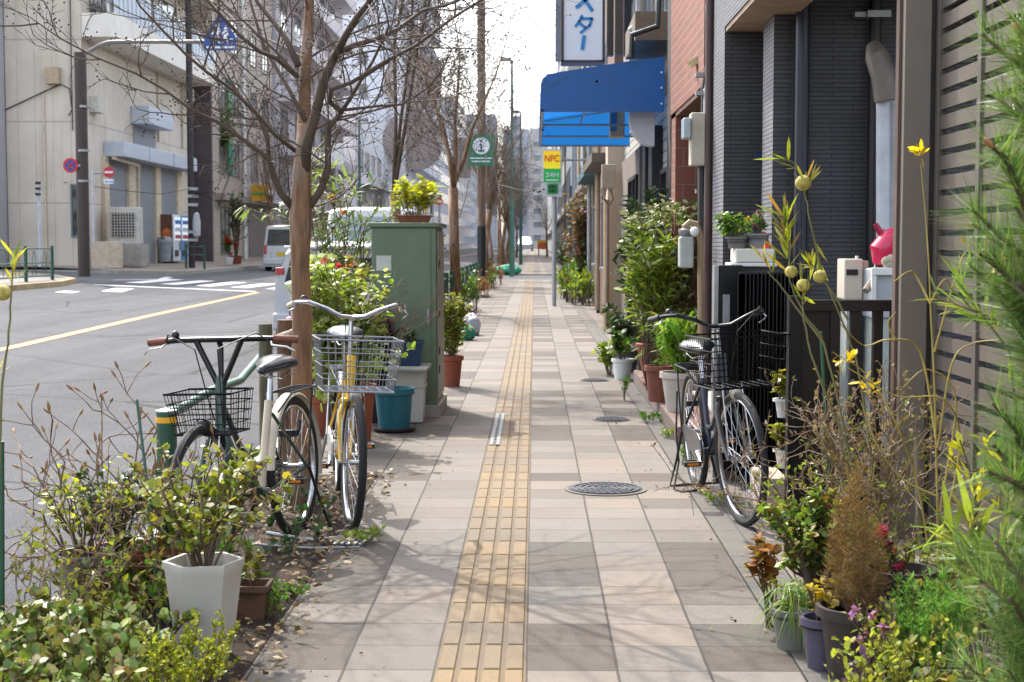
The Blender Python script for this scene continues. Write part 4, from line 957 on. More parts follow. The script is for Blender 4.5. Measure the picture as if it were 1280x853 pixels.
# black utility pole with a little fence
c = at(239.5, 300, 55); zb_ = gz(c.x)
t = thing('utility_pole', 'tall black utility pole in front of the dark tiled flank across the street', 'pole', (c.x, 55, zb_))
post(t, c.x, 55, zb_, at(239, -40, 55).z, .12, mat('#2b2527', .6))
for yy in (236, 245, 256, 290, 300): q = at(240, yy, 54.8); MB().box(q.x - .16, q.x + .2, 54.8, 54.9, q.z - .06, q.z + .05).build('fitting', M_galv, t)
for k, (y0_, y1_) in enumerate(((218, 233), (243, 240), (248, 246))): 
    MB().tube([at(240, 240 + k * 3, 54.8), at(262, 247 - k * 4, 54.6), at(272, y0_ + 15, 54), at(300, y1_ - 60, 52)], .012, 5).build('cable', M_black, t, True)
MB().tube([at(240, 236, 54.9), at(200, 243, 53), at(150, 238, 52.6), at(80, 228, 50.4)], .012, 5).build('cable', M_black, t, True)
MB().tube([at(240, 24, 54.9), at(150, 23, 53), at(110, 24, 52)], .012, 5).build('cable', M_black, t, True)
MB().lathe([(.02, 0), (.14, .1), (.15, .6), (.1, .9), (1e-4, .95)], at(246, 298, 54.5), 12).build('cover', mat('#a9adaf', .5), t, True)
def guard(name, label, pts, zf, h=.8, m=M_green, group=None, rails=(.8, .45, .12), loops=True, span=2.0):
    t = thing(name, label, 'fence', (pts[0][0], pts[0][1], zf(pts[0][0])), group)
    for (x0, y0), (x1, y1) in zip(pts, pts[1:]):
        L = math.hypot(x1 - x0, y1 - y0); n = max(1, round(L / span))
        for k in range(n + 1):
            x, y = x0 + (x1 - x0) * k / n, y0 + (y1 - y0) * k / n; post(t, x, y, zf(x), zf(x) + h + .06, .045, m, 'post')
        for r in rails: MB().tube([(x0, y0, zf(x0) + r), (x1, y1, zf(x1) + r)], .022, 8).build('rail', m, t, True)
        if loops:
            for k in range(n):
                for q in (.3, .7):
                    mb = MB()
                    f = (k + q) / n; cx, cy = x0 + (x1 - x0) * f, y0 + (y1 - y0) * f; dx, dy = (x1 - x0) / L, (y1 - y0) / L
                    mb.tube([(cx + dx * .14 * math.cos(a), cy + dy * .14 * math.cos(a), zf(cx) + .15 + (.6 * math.sin(a))) for a in np.linspace(0, math.pi, 9)], .01, 5)
                    mb.build('hoop', m, t, True)
    return t
guard('guard_fence', 'green pipe guard fence along the far kerb at the left edge', [(-12.3, 22), (-12.3, 37.8)], gz)
guard('guard_fence', 'short green and white fence around the black utility pole', [(-12.72, 54.2), (-12.05, 54.2)], gz, .85, rails=(.8, .5), loops=False, span=1)
guard('guard_fence', 'long green guard fence between the street trees and the road', [(-1.62, 19), (-1.62, 56)], lambda x: 0, rails=(.75, .12), loops=True)
# foreground green posts of the guard rail
t = thing('guard_rail', 'green pipe guard rail with a yellow banded end post behind the left bicycle', 'guard rail', (-1.76, 7.1, 0))
c = at(208, 520, 7.1); post(t, c.x, 7.1, 0, c.z + .02, .05, M_green, 'post'); q = at(208, 528, 7.1); MB().cyl((c.x, 7.1, q.z), (c.x, 7.1, q.z + .028), .0515, n=14).build('reflective_band', mat('#d8a020', .4), t, True)
MB().lathe([(.052, 0), (.052, .008), (1e-4, .02)], (c.x, 7.1, c.z + .02), 14).build('cap', M_galv, t, True)
MB().tube([at(212, 516, 7.1), at(228, 510, 7.25), at(246, 499, 7.5), at(264, 489, 7.8), at(283, 482, 8.2), at(300, 476, 8.8), (-1.76, 10, .74), (-1.76, 17, .74)], .024, 10).build('rail', mat('#4c6b62', .4, dirt=.2), t, True)
for y in (11.5, 14, 16.5): post(t, -1.76, y, 0, .74, .04, M_green, 'post')
t = thing('green_stake', 'dark green post at the bottom left edge of the photo', 'post', at(2, 850, 4.9))
MB().tube([at(2, 900, 4.9), at(1, 552, 4.9)], .012, 8).build('stake', M_green, t, True)

# info sign on wooden-looking pole
c = at(602, 350, 45)
t = thing('wooden_utility_pole', 'tall brown wooden utility pole carrying the green information sign', 'pole', (c.x, 45, 0)); M_wood = barkmat('#7a6250', '#564538', 5)
post(t, c.x, 45, 0, at(603, -60, 45).z, .125, M_wood); q = at(602, 290, 45); MB().cyl((c.x, 45, .4), (c.x, 45, 1.9), .13, n=12).build('guard_sleeve', M_black, t, True)
t = thing('information_sign', 'green square sign with a white circle and letter i on the wooden pole', 'sign', at(601, 207, 44.8))
a, b = at(585.5, 207.5, 44.8), at(617, 169, 44.8); MB().box(a.x, b.x, 44.8, 44.84, a.z, b.z).build('plate', mat('#1a6b48', .45, var=.08), t)
disc_sign(t, 601.5, 182.5, 10.4, 44.79, MS, 'disc', .008)
strokes(t, [[(601.5, 181), (601.5, 188)], [(599.5, 181), (601.5, 181)], [(598.5, 189), (604.5, 189)]], 44.78, .05, mat('#1a4638', .5)); disc_sign(t, 601.5, 176.5, 1.6, 44.78, mat('#1a4638', .5), 'letter', .008)
strokes(t, [[(588, 198), (593, 198)], [(594.5, 198), (600, 198)], [(601.5, 198), (606, 198)], [(607.5, 198), (614, 198)], [(590, 202), (600, 202)], [(602, 202), (612, 202)]], 44.79, .035, MS, 'small_lettering')
c = at(592, 185, 44.9); MB().box(c.x - .6, c.x - .1, 44.95, 45, c.z - .9, c.z + .3).build('backing', mat('#7a6f68', .6), t)

# NPC parking sign
def text(t, s, cx, cy, hpx, Y, m, wpx=None, name='letter'):
    cu = bpy.data.curves.new('letter', 'FONT'); cu.body = s; cu.align_x = 'CENTER'; cu.align_y = 'CENTER'; cu.extrude = .004; cu.offset = .012
    o = bpy.data.objects.new('tmp', cu); col.objects.link(o); bpy.context.view_layer.update()
    me = bpy.data.meshes.new_from_object(o.evaluated_get(bpy.context.evaluated_depsgraph_get())); col.objects.unlink(o); bpy.data.objects.remove(o)
    V = np.array([tuple(v.co) for v in me.vertices]); lo, hi = V.min(0), V.max(0); cc = (lo + hi) / 2
    H = hpx * Y / F; sy = H / (hi[1] - lo[1]); sx = (wpx * Y / F / (hi[0] - lo[0])) if wpx else sy; q = at(cx, cy, Y)
    mb = MB(); mb.add([(q.x + (v[0] - cc[0]) * sx, Y - (v[2]) * 1, q.z + (v[1] - cc[1]) * sy) for v in V], [tuple(p.vertices) for p in me.polygons]); return mb.build(name, m, t)
YN = 33.0
t = thing('parking_sign', 'red and yellow NPC 24H parking sign hanging past the blue awning', 'sign', at(690, 245, YN))
def rect(t, x0, y0, x1, y1, Y, m, name, th=.01):
    a, b = at(x0, y1, Y), at(x1, y0, Y); return MB().box(a.x, b.x, Y, Y + th, a.z, b.z).build(name, m, t)
rect(t, 678.5, 186.5, 702.5, 246, YN, mat('#c9ccd0', .5), 'sign_box', .2)
rect(t, 679.5, 189, 700.5, 202, YN - .02, mat('#e8c01a', .4, var=.05, emit=.35), 'panel'); rect(t, 679.5, 202, 700.5, 211, YN - .02, mat('#e0d01e', .4, var=.05, emit=.35), 'panel')
rect(t, 679.5, 211, 700.5, 228, YN - .02, mat('#159a48', .4, var=.05, emit=.3), 'panel'); rect(t, 684, 230, 697.5, 242.5, YN - .02, mat('#12954a', .4), 'panel')
text(t, 'NPC', 690, 198.3, 8.6, YN - .03, mat('#c8281e', .4), 18); text(t, '24H', 690, 218.6, 5.6, YN - .03, MS, 16)
strokes(t, [[(683, 225.3), (697, 225.3)]], YN - .03, .03, MS); strokes(t, [[(687, 233), (694, 233), (694, 239), (687, 239), (687, 233)], [(690.5, 231.5), (690.5, 241)]], YN - .03, .03, mat('#0c5a2c', .5))
MB().tube([at(693, 246, YN + .1), (at(693, 246, YN).x, YN + .1, .0)], .05, 8).build('pole', mat('#9fa3a5', .5), t, True)
MB().tube([at(702, 200, YN + .1), (1.34, YN + .1, at(702, 200, YN).z)], .03, 6).build('bracket', M_galv, t)
t = thing('barrier', 'orange and yellow road works barrier at the far end of the pavement', 'barrier', (at(678, 310, 150).x, 150, .6))
a, b = at(672, 311.5, 150), at(684.5, 300.5, 150); MB().box(a.x, b.x, 150, 150.3, a.z, b.z).build('panel', mat('#d8662a', .5, var=.1), t)
MB().box(a.x, b.x, 149.97, 149.998, b.z - .25, b.z).build('band', mat('#e0b020', .5), t)
for s_ in (0, 1): MB().cyl((a.x + .1 + s_ * (b.x - a.x - .2), 150.15, 0), (a.x + .1 + s_ * (b.x - a.x - .2), 150.15, a.z), .06).build('leg', M_galv, t)
t = thing('far_no_entry_sign', 'tiny red no entry sign far off between the second and third tree', 'sign', at(549, 300, 70)); t.name = 'no_entry_sign'; WL[t.name] = Vector(t.location)
q, s = disc_sign(t, 549, 252, 4.8, 70, M_signred); MB().box(q.x - s * .7, q.x + s * .7, 69.98, 69.998, q.z - s * .2, q.z + s * .2).build('bar', MS, t); MB().cyl((q.x, 70.1, rz(q.x)), (q.x, 70.1, q.z + .2), .05).build('pole', M_galv, t)
t = thing('white_board', 'blank white rounded board on a grey pole behind the oleander', 'board', at(419, 300, 58)); q = at(411, 207, 58); q2 = at(429, 180, 58)
MB().box(q.x, q2.x, 58, 58.06, q.z, q2.z).build('board', mat('#d5d3d0', .5), t, bevel=.02); MB().cyl(((q.x + q2.x) / 2, 58.1, rz(q.x)), ((q.x + q2.x) / 2, 58.1, q2.z), .06).build('pole', M_galv, t)
# street lamps
def lamp(px, ytop, Y, label, arm, zb=0):
    c = at(px, ytop, Y); t = thing('street_lamp', label, 'street lamp', (c.x, Y, zb)); g = mat('#3f6a5c', .5)
    MB().tube([(c.x, Y, zb), (c.x, Y, zb + 1), (c.x, Y, c.z)], (.13, .11, .05), 10).build('pole', g, t, True)
    a = arm * Y / F; MB().tube([(c.x, Y, c.z), (c.x + a * .3, Y, c.z + .06)], .05, 6).build('arm', g, t, True)
    MB().obox((c.x + a * .6, Y, c.z + .05), (abs(a) , .35, .16)).build('lamp_head', mat('#8d8f8d', .5), t, bevel=.03)
lamp(640, 76, 62, 'tallest green street lamp at the kerb right of the information sign', -13)
lamp(651, 141, 96, 'slim street lamp farther down the kerb beneath the tall green one', -10)
lamp(449, 151, 80, 'street lamp on the far pavement before the white wall', 10, .5)

# ------------------------------------------------------------------ green cabinet and things by it
M_cab = mat('#5f7059', .5, var=.10, dirt=.5, bmp=.001); Yc = 11.9
a, b = at(464, 280, Yc), at(546, 522, Yc)
t = thing('utility_cabinet', 'tall grey green utility cabinet standing on the kerb side', 'cabinet', ((a.x + b.x) / 2, 12.3, 0))
z1 = a.z; x0, x1 = a.x, b.x
MB().box(x0, x1, Yc, 12.75, .1, z1 - .03).build('body', M_cab, t, bevel=.008)
MB().box(x0 - .02, x1 + .03, Yc - .02, 12.8, z1 - .029, z1 + .01).build('roof', M_cab, t, bevel=.008)
MB().box(x0 - .03, x1 + .03, Yc - .02, 12.8, 0, .1).build('plinth', M_conc, t, bevel=.006)
MB().box(x0 + .01, x1 - .045, Yc - .008, Yc - .001, .14, z1 - .05).build('front_panel', M_cab, t, bevel=.003)
MB().box(x1 + .001, x1 + .012, Yc + .04, 12.7, .14, z1 - .06).build('door', mat('#87887a', .5, dirt=.3), t, bevel=.003)
MB().box(x0 + .04, x0 + .16, Yc - .012, Yc - .0085, 1.18, 1.3).build('label_plate', mat('#b9bdb4', .5, dirt=.3), t)
for k in range(6): MB().box(x1 - .22, x1 - .10, Yc - .012, Yc - .0085, .2 + k * .02, .21 + k * .02).build('vent_slot', M_black, t)
MB().box(x1 - .075, x1 - .055, Yc - .02, Yc - .0085, .75, .87).build('handle', M_galv, t)
for zz in (.35, .5, .8, 1.2): MB().box(x1 + .013, x1 + .02, Yc + .1, Yc + .16, zz, zz + .06).build('lock', M_black, t)
YcB = 11.45
t = thing('white_container', 'white lidded plastic container beside the green cabinet', 'container', (at(509, 520, YcB).x, YcB, 0))
a, b = at(484, 528, YcB), at(533, 458, YcB); cx = (a.x + b.x) / 2; hw = (b.x - a.x) / 2
M_wp = mat('#b9b5ad', .5, var=.05, dirt=.2)
MB().lathe([(hw * .86 * 1.3, .01), (hw * .95 * 1.3, b.z * .62), (hw * 1.02 * 1.3, b.z * .63), (hw * 1.02 * 1.3, b.z * .66), (hw * .96 * 1.3, b.z * .66), (hw * 1.3, b.z - .03)], (cx, YcB + .12, 0), 4, 0, 1, .9, R(45)).build('body', M_wp, t, bevel=.012)
MB().box(cx - hw * 1.05, cx + hw * 1.1, YcB - .12, YcB + .36, b.z - .03, b.z - .005).build('lid', mat('#9c9a96', .5), t, bevel=.006)
zl = b.z
# hatchback, vans and far car
def car(name, label, L, W, H, st, body_c, loc, rz=0, hood=True, plate='#dcdcd4', glass_c='#20282c', lz=(-.32, .05), wz=.33):
    "st: stations along the length from rear (x, roof z, belt z, width factor)"
    t = thing(name, label, 'car' if 'van' not in name else 'van', (0, 0, 0)); M_b = mat(body_c, .3, .3, var=.03, coat=.6, key=name); M_g = glass(glass_c)
    rings = []
    def ring(x, zr, zb, wf):
        w_ = W / 2 * wf; rt = w_ * (.80 if zr > zb + .2 else .93); z0 = .2
        h = [(w_ * .9, z0), (w_ * .985, z0 + .1), (w_, (z0 + zb) / 2), (w_ * .985, zb), (w_ * .95, zb + min(.03, (zr - zb) * .3)), (rt, zr - min(.07, (zr - zb) * .4)), (rt - .1, zr - .012), (rt * .4, zr)]
        return [(x, y, z) for y, z in h] + [(x, -y, z) for y, z in h[::-1]]
    rings = [ring(*s) for s in st]; n = len(rings[0]); mb = MB(); vs = [v for r in rings for v in r]
    fs = [(i * n + j, i * n + (j + 1) % n, (i + 1) * n + (j + 1) % n, (i + 1) * n + j) for i in range(len(rings) - 1) for j in range(n)] + [tuple(range(n - 1, -1, -1)), tuple((len(rings) - 1) * n + j for j in range(n))]
    mb.add(vs, fs); mb.build('body', M_b, t, True)
    for s in (1, -1):                      # side glass
        for i in range(1, len(st) - 1):
            if st[i][1] < st[i][2] + .25 or st[i + 1][1] < st[i + 1][2] + .25: continue
            A, Bq = rings[i], rings[i + 1]; k4, k5 = (4, 5) if s > 0 else (n - 5, n - 6)
            p = [Vector(A[k4]), Vector(Bq[k4]), Vector(Bq[k5]), Vector(A[k5])]; c = sum(p, Vector()) / 4
            q = [c + (v - c) * .93 + Vector((0, s * .008, 0)) for v in p]; MB().quad(*q).build('window', M_g, t)
    r0 = rings[0]; xr = st[0][0] - .006
    zt, zb_ = st[0][1], st[0][2]
    w_ = W / 2 * st[0][3] * .8
    r1 = rings[1]
    mb = MB(); x_b, x_t = st[0][0], st[0][0]
    mb.add([(xr, -w_ * 1.02, zb_ + .02), (xr, w_ * 1.02, zb_ + .02), (xr, w_ * .88, zt - .12), (xr, -w_ * .88, zt - .12)], [(0, 3, 2, 1)]); mb.build('rear_window', M_g, t)
    for s in (1, -1):
        MB().box(xr - .03, xr + .05, s * w_ * 1.14 - .07, s * w_ * 1.14 + .05, zb_ + lz[0], zb_ + lz[1]).build('tail_lamp', mat('#b23a3a', .25, coat=.5), t, bevel=.012)
    MB().box(xr - .08, xr + .1, -W / 2 * .95, W / 2 * .95, .28, .52).build('bumper', M_b, t, bevel=.03)
    MB().box(xr - .02, xr, -.17, .17, .62, .79).build('number_plate', mat(plate, .5), t)
    for x in (.75, L - .85):
        for s in (1, -1):
            wv = MB(); y = s * (W / 2 - .09); wv.tube([(x, y - .09, wz), (x, y + .09, wz)], wz, 24).build('wheel', mat('#1b1b1d', .8), t, True)
            MB().cyl((x, y + s * .091, wz), (x, y + s * .1, wz), wz * .62, n=16).build('hub_cap', M_galv, t)
    fx = L; MB().box(fx - .04, fx + .01, -W * .42, -W * .25, .62, .78).build('headlight', glass('#c9d0d4'), t); MB().box(fx - .04, fx + .01, W * .25, W * .42, .62, .78).build('headlight', glass('#c9d0d4'), t)
    t.location = loc; t.rotation_euler = (0, 0, rz); return t
hatch = [(0, .95, .9, .9), (.05, 1.42, .95, .93), (.5, 1.49, .97, .98), (1.4, 1.52, .97, 1), (2.3, 1.5, .96, 1), (2.9, 1.35, .96, 1), (3.3, 1.0, .95, .98), (4.0, .85, .84, .94), (4.3, .7, .68, .86)]
hatch[0] = (0, 1.40, .93, .93)
t = car('hatchback', 'silver hatchback at the kerb, its rear corner showing left of the first tree trunk', 4.3, 1.7, 1.5, hatch, '#b9bbc0', (-2.82, 20.6, rz(-2.7)), R(90), lz=(.12, .22))
MB().box(-.2, .08, -.62, .62, 1.41, 1.45).build('spoiler', mat('#c9cbd0', .3, coat=.5), t, bevel=.01)
van = [(0, 2.06, 1.12, .93), (.06, 2.10, 1.14, .98), (1.2, 2.14, 1.15, 1), (2.5, 2.14, 1.15, 1), (3.6, 2.08, 1.13, 1), (4.1, 1.6, 1.1, .99), (4.45, 1.15, 1.08, .96), (4.7, .9, .85, .9)]
t = car('white_van', 'white high roofed van parked beyond the silver hatchback', 4.7, 1.72, 2.1, van, '#c6c9cc', (-2.92, 26.0, rz(-2.8)), R(90), glass_c='#8fa3ad')  # pale glass_c: sky reflection painted into the van windows
kei = [(0, 1.82, 1.02, .93), (.05, 1.86, 1.04, .97), (1.0, 1.88, 1.05, 1), (2.2, 1.86, 1.05, 1), (2.8, 1.6, 1.0, .99), (3.15, 1.1, 1.0, .96), (3.4, .9, .85, .9)]
kp = at(351, 331, 60)
car('small_van', 'small white van with dark rear window and yellow plate waiting across the street', 3.4, 1.5, 1.88, kei, '#c3c5c8', (kp.x, 60, rz(kp.x)), R(88), plate='#d8b838')
car('distant_car', 'white car coming far down the street between the trees and the barrier', 4.2, 1.7, 1.5, hatch, '#d6d9dc', (at(656.5, 310, 160).x, 160, .55), R(-90))

# ------------------------------------------------------------------ bicycles
def bicycle(name, label, fc, steer=0, bars='city', basket='#c5c5c8', fender='#1a1a1c', tyre='#1c1c1e', forkc=None, grip='#1a1a1c', seatc='#17181c', front_h=1.0, rack=True, guardc='#202226', stand=True, seat_tube=None, saddle_h=.84, bsize=(.34, .40, .24), bz=.70, rear_fender=True, lampc='#b9b3a4'):
    t = thing(name, label, 'bicycle', (0, 0, 0)); Rw = .335; mf = mat(fc, .35, .1, coat=.5, key=name); mk = mat(forkc or fc, .35, .1, coat=.5, key=name + 'f')
    Rt = Matrix.Translation((.93, 0, 0)) @ Matrix.Rotation(R(steer), 4, 'Z') @ Matrix.Translation((-.93, 0, 0))
    V = Vector
    def wheel(cx, M=None):
        m1 = MB(); c = V((cx, 0, Rw)); an = np.linspace(0, 2 * math.pi, 49)[:-1]
        m1.tube([(cx + .292 * math.cos(a), 0, Rw + .292 * math.sin(a)) for a in an], .011, 6, closed=True)
        m1.tube([(cx, -.045, Rw), (cx, -.03, Rw), (cx, -.03, Rw), (cx, .03, Rw), (cx, .03, Rw), (cx, .045, Rw)], (.018, .018, .012, .012, .018, .018), 10); m1.tube([(cx, -.07, Rw), (cx, .07, Rw)], .008, 6)
        m2 = MB(); m2.tube([(cx + .315 * math.cos(a), 0, Rw + .315 * math.sin(a)) for a in an], .0195, 8, closed=True)
        m3 = MB()
        for k in range(32):
            a = 2 * math.pi * k / 32; s = 1 if k % 2 else -1; o = .5 * (1 if (k // 2) % 2 else -1)
            m3.tube([(cx + .018 * math.cos(a + o * 2), s * .03, Rw + .018 * math.sin(a + o * 2)), (cx + .285 * math.cos(a), 0, Rw + .285 * math.sin(a))], .0013, 4)
        if M is not None: m1.xform(M); m2.xform(M); m3.xform(M)
        w_ = m1.build('wheel', M_chrome, t, True); m2.build('tyre', mat(tyre, .75, var=.2), w_, True); m3.build('spokes', M_chrome, w_, True)
    wheel(0); wheel(1.1, Rt)
    mb = MB(); T = lambda p, r, n=10: mb.tube([V(q) for q in p], r, n)
    T([(.45, 0, .28), (.30, 0, .66)], .016) if not seat_tube else None
    T([(.885, 0, .62), (.86, 0, .84)], .024); T([(.885, 0, .64), (.7, 0, .44), (.45, 0, .28)], .018); T([(.875, 0, .74), (.68, 0, .52), (.5, 0, .41), (.40, 0, .41)], .014)
    for s in (1, -1): T([(.45, s * .03, .28), (0, s * .065, Rw)], .009, 8); T([(.315, s * .02, .62), (0, s * .065, Rw)], .008, 8)
    T([(.45, -.04, .28), (.45, .04, .28)], .024, 12); mb.build('frame', mf, t, True)
    if seat_tube: MB().tube([(.45, 0, .29), (.30, 0, .68)], .019, 12).build('seat_tube', mat(seat_tube, .4), t, True)
    MB().tube([(.30, 0, .66), (.265, 0, saddle_h - .04)], .012, 8).build('seat_post', M_chrome, t, True)
    mb = MB(); rows = []                      # saddle: lofted ellipse sections
    for x, w_, h_, z in ((.10, .05, .02, .0), (.12, .095, .035, .005), (.17, .105, .045, .01), (.24, .075, .042, .003), (.31, .04, .032, -.004), (.37, .024, .024, -.006), (.39, .01, .012, -.01)):
        rows.append([(x, w_ * math.cos(a), saddle_h + z + h_ * math.sin(a) * (1 if math.sin(a) > 0 else .7)) for a in np.linspace(0, 2 * math.pi, 15)[:-1]])
    n = 14; mb.add([v for r in rows for v in r], [(i * n + j, i * n + (j + 1) % n, (i + 1) * n + (j + 1) % n, (i + 1) * n + j) for i in range(6) for j in range(n)] + [tuple(range(n))[::-1], tuple(6 * n + j for j in range(n))])
    sd_ = mb.build('saddle', mat(seatc, .3, var=.1, coat=.3), t, 'all')
    mb = MB(); 
    for s in (1, -1): mb.tube([(.13, s * .05, saddle_h - .03), (.2, s * .03, saddle_h - .055), (.34, s * .012, saddle_h - .03)], .004, 5); mb.tube([(.135, s * .06, saddle_h - .05 + .012 * math.cos(q)) for q in range(2)] , .012, 6)
    mb.build('saddle_rails', M_chrome, t)
    # fork, stem, bars
    mb = MB()
    for s in (1, -1): mb.tube([(.90, s * .03, .60), (.93, s * .05, .55), (.99, s * .055, .44), (1.1, s * .06, Rw)], (.015, .015, .014, .012), 8)
    mb.tube([(.90, -.045, .615), (.90, .045, .615)], .016, 8); mb.xform(Rt).build('fork', mk, t, True)
    MB().tube([(.862, 0, .8), (.845, 0, front_h - .02), (.86, 0, front_h)], .012, 8).xform(Rt).build('stem', M_chrome if bars == 'city' else M_black, t, True)
    H = front_h; bm = MB(); barm = M_chrome if bars == 'city' and 'navy' not in label else mat('#202022', .3, .5)
    if bars == 'city':
        for s in (1, -1):
            bm.tube([(.86, 0, H), (.885, s * .06, H + .005), (.90, s * .13, H + .04), (.87, s * .22, H + .07), (.80, s * .265, H + .065), (.68, s * .285, H + .045)], .011, 8)
        gr = [[(.76, s * .273, H + .058), (.64, s * .29, H + .038)] for s in (1, -1)]
    else:
        bm.tube([(.83, -.30, H + .005), (.86, -.18, H + .012), (.865, 0, H + .012), (.86, .18, H + .012), (.83, .30, H + .005)], .0125, 8)
        for s in (1, -1): bm.tube([(.868, 0, H - .20), (.865, s * .10, H + .005)], .013, 8)
        gr = [[(.845, s * .235, H + .01), (.82, s * .335, H + .002)] for s in (1, -1)]
    hb = bm.xform(Rt).build('handlebar', barm, t, True)
    for k, g in enumerate(gr):
        MB().tube(g, .0165, 10).xform(Rt).build('grip', mat(grip, .6), hb, True); s = (1, -1)[k]; g0 = V(g[0]); g1 = V(g[1])
        MB().tube([g0 + V((.03, 0, -.01)), g0 + V((.045, s * .01, -.025)), (g0 + g1) / 2 + V((.05, s * .02, -.03)), g1 + V((.05, 0, -.045))], .0045, 6).xform(Rt).build('brake_lever', M_chrome, hb, True)
        MB().tube([g0 + V((.04, 0, -.01)), g0 + V((.09, -s * .04, .03)), V((1.0, s * .05, H - .02)), V((.94, s * .03, H - .22)), V((.9, s * .02, .66))], .003, 5).xform(Rt).build('cable', M_black, hb, True)
    g = V(gr[1][0]); MB().ball(g + V((.02, .04, .025)), .018, 10, 6).xform(Rt).build('bell', mat('#1a1a1d', .3), hb, True)
    # basket
    if basket:
        mb = MB(); bl, bw, bh = bsize; x0 = .935 if bars == 'city' else .87; zc = bz
        def rct(f, z, sh): return [(x0 + .02 * (1 - f), -bw / 2 * f, z), (x0 + bl * f, -bw / 2 * f, z), (x0 + bl * f, bw / 2 * f, z), (x0 + .02 * (1 - f), bw / 2 * f, z)]
        for k in range(5):
            f = .84 + .16 * k / 4; r = rct(f, zc + bh * k / 4, 0); mb.tube(r + [r[0]], .005 if k in (0, 4) else .0028, 5)
        lo, hi = rct(.84, zc, 0), rct(1, zc + bh, 0)
        for e in range(4):
            nn = int((bw if e % 2 else bl) / (.036 if basket != '#141416' else .03))
            for k in range(nn + 1):
                f = k / nn; mb.tube([V(lo[e]).lerp(V(lo[(e + 1) % 4]), f), V(hi[e]).lerp(V(hi[(e + 1) % 4]), f)], .0016, 4)
        for k in range(7): f = k / 6; mb.tube([V(lo[0]).lerp(V(lo[1]), f), V(lo[3]).lerp(V(lo[2]), f)], .0014, 4)
        for k in range(8): f = k / 7; mb.tube([V(lo[0]).lerp(V(lo[3]), f), V(lo[1]).lerp(V(lo[2]), f)], .0014, 4)
        mb.xform(Rt).build('basket', mat(basket, .35, .7, var=.05), t)
        MB().tube([(1.02, .05, zc), (1.1, .06, Rw)], .004, 5).tube([(1.02, -.05, zc), (1.1, -.06, Rw)], .004, 5).xform(Rt).build('basket_stay', M_chrome, t)
    def fend(cx, a0, a1, m, nm, M=None):
        mb = MB(); vs = []; an = np.linspace(R(a0), R(a1), 22); w_ = (-.03, -.022, 0, .022, .03); rr = (.343, .354, .358, .354, .343)
        for a in an:
            for y, r in zip(w_, rr): vs.append((cx + r * math.cos(a), y, Rw + r * math.sin(a)))
        mb.add(vs, [(i * 5 + j, i * 5 + j + 1, (i + 1) * 5 + j + 1, (i + 1) * 5 + j) for i in range(21) for j in range(4)])
        for s in (1, -1): mb.tube([(cx, s * .07, Rw), (cx + .35 * math.cos(an[4 if cx == 0 else 4]), s * .03, Rw + .35 * math.sin(an[4]))], .003, 5)
        if M is not None: mb.xform(M)
        mb.build(nm, m, t, True)
    mff = mat('#1a1a1c', .4) if 'dark green' in label else None; mfd = mat(fender if fender != 'none' else '#222222', .4, var=.1, coat=.2, dirt=.1)
    if rear_fender: fend(0, 5, 195, mfd, 'rear_fender')
    if fender != 'none' and mff is None: fend(1.1, 62, 165, mff or mfd, 'front_fender', Rt)
    MB().tube([(1.035, 0, .66), (1.075, 0, .655)], (.022, .034), 14).ball((1.07, 0, .655), .031, 12, 6).xform(Rt).build('lamp', mat(lampc, .25, .3), t, True)
    if rack:
        mb = MB()
        for s in (1, -1): mb.tube([(.24, s * .02, .62), (.16, s * .06, .70), (-.2, s * .065, .70), (-.24, s * .03, .70)], .005, 6); mb.tube([(-.12, s * .065, .70), (0, s * .075, Rw)], .005, 6)
        for k in range(4): mb.tube([(.1 - k * .09, -.065, .7), (.1 - k * .09, .065, .7)], .004, 5)
        mb.tube([(-.24, -.03, .70), (-.24, .03, .70)], .005, 6); mb.build('rack', M_chrome if basket != '#141416' else M_black, t)
    # crank, pedals, chain guard (right side is -y)
    mb = MB(); mb.cyl((.45, -.05, .28), (.45, -.056, .28), .085, n=28); mb.cyl((.45, -.08, .28), (.45, .075, .28), .012); mb.tube([(.45, -.075, .28), (.59, -.08, .245)], .009, 8); mb.tube([(.45, .07, .28), (.31, .075, .315)], .009, 8)
    cr = mb.build('crank', M_chrome, t, True)
    for x, y, z in ((.59, -.13, .245), (.31, .125, .315)):
        mb = MB(); mb.box(x - .045, x - .032, y - .045, y + .045, z - .012, z + .012); mb.box(x + .032, x + .045, y - .045, y + .045, z - .012, z + .012); mb.box(x - .032, x + .032, y - .045, y - .03, z - .01, z + .01); mb.box(x - .032, x + .032, y + .03, y + .045, z - .01, z + .01); mb.cyl((x, y - .04, z), (x, y + .04, z), .01, n=8)
        mb.build('pedal', M_black, cr); 
        MB().box(x - .047, x - .0455, y - .03, y + .03, z - .006, z + .006).box(x + .0455, x + .047, y - .03, y + .03, z - .006, z + .006).build('reflector', mat('#d07818', .3), cr)
    mb = MB(); pl = [(.56, .30), (.54, .36), (.46, .385), (.05, .385), (-.02, .35), (.0, .31), (.44, .215), (.53, .23)]
    mb.prism(pl, .012, Matrix.Translation((0, -.072, 0))); mb.build('chain_guard', mat(guardc, .35, coat=.3), t, bevel=.003)
    MB().tube([(.45, -.045, .365), (0, -.05, .37)], .005, 5).tube([(.45, -.045, .20), (0, -.05, .30)], .005, 5).build('chain', mat('#3a3530', .5, .6), t)
    if stand:
        mb = MB(); mb.tube([(0, .075, Rw), (-.06, .1, .17), (-.1, .14, .012)], .008, 8); mb.tube([(0, -.075, Rw), (-.06, -.1, .17), (-.1, -.14, .012), (-.1, .14, .012)], .008, 8); mb.build('kickstand', M_black if basket == '#141416' else M_galv, t, True)
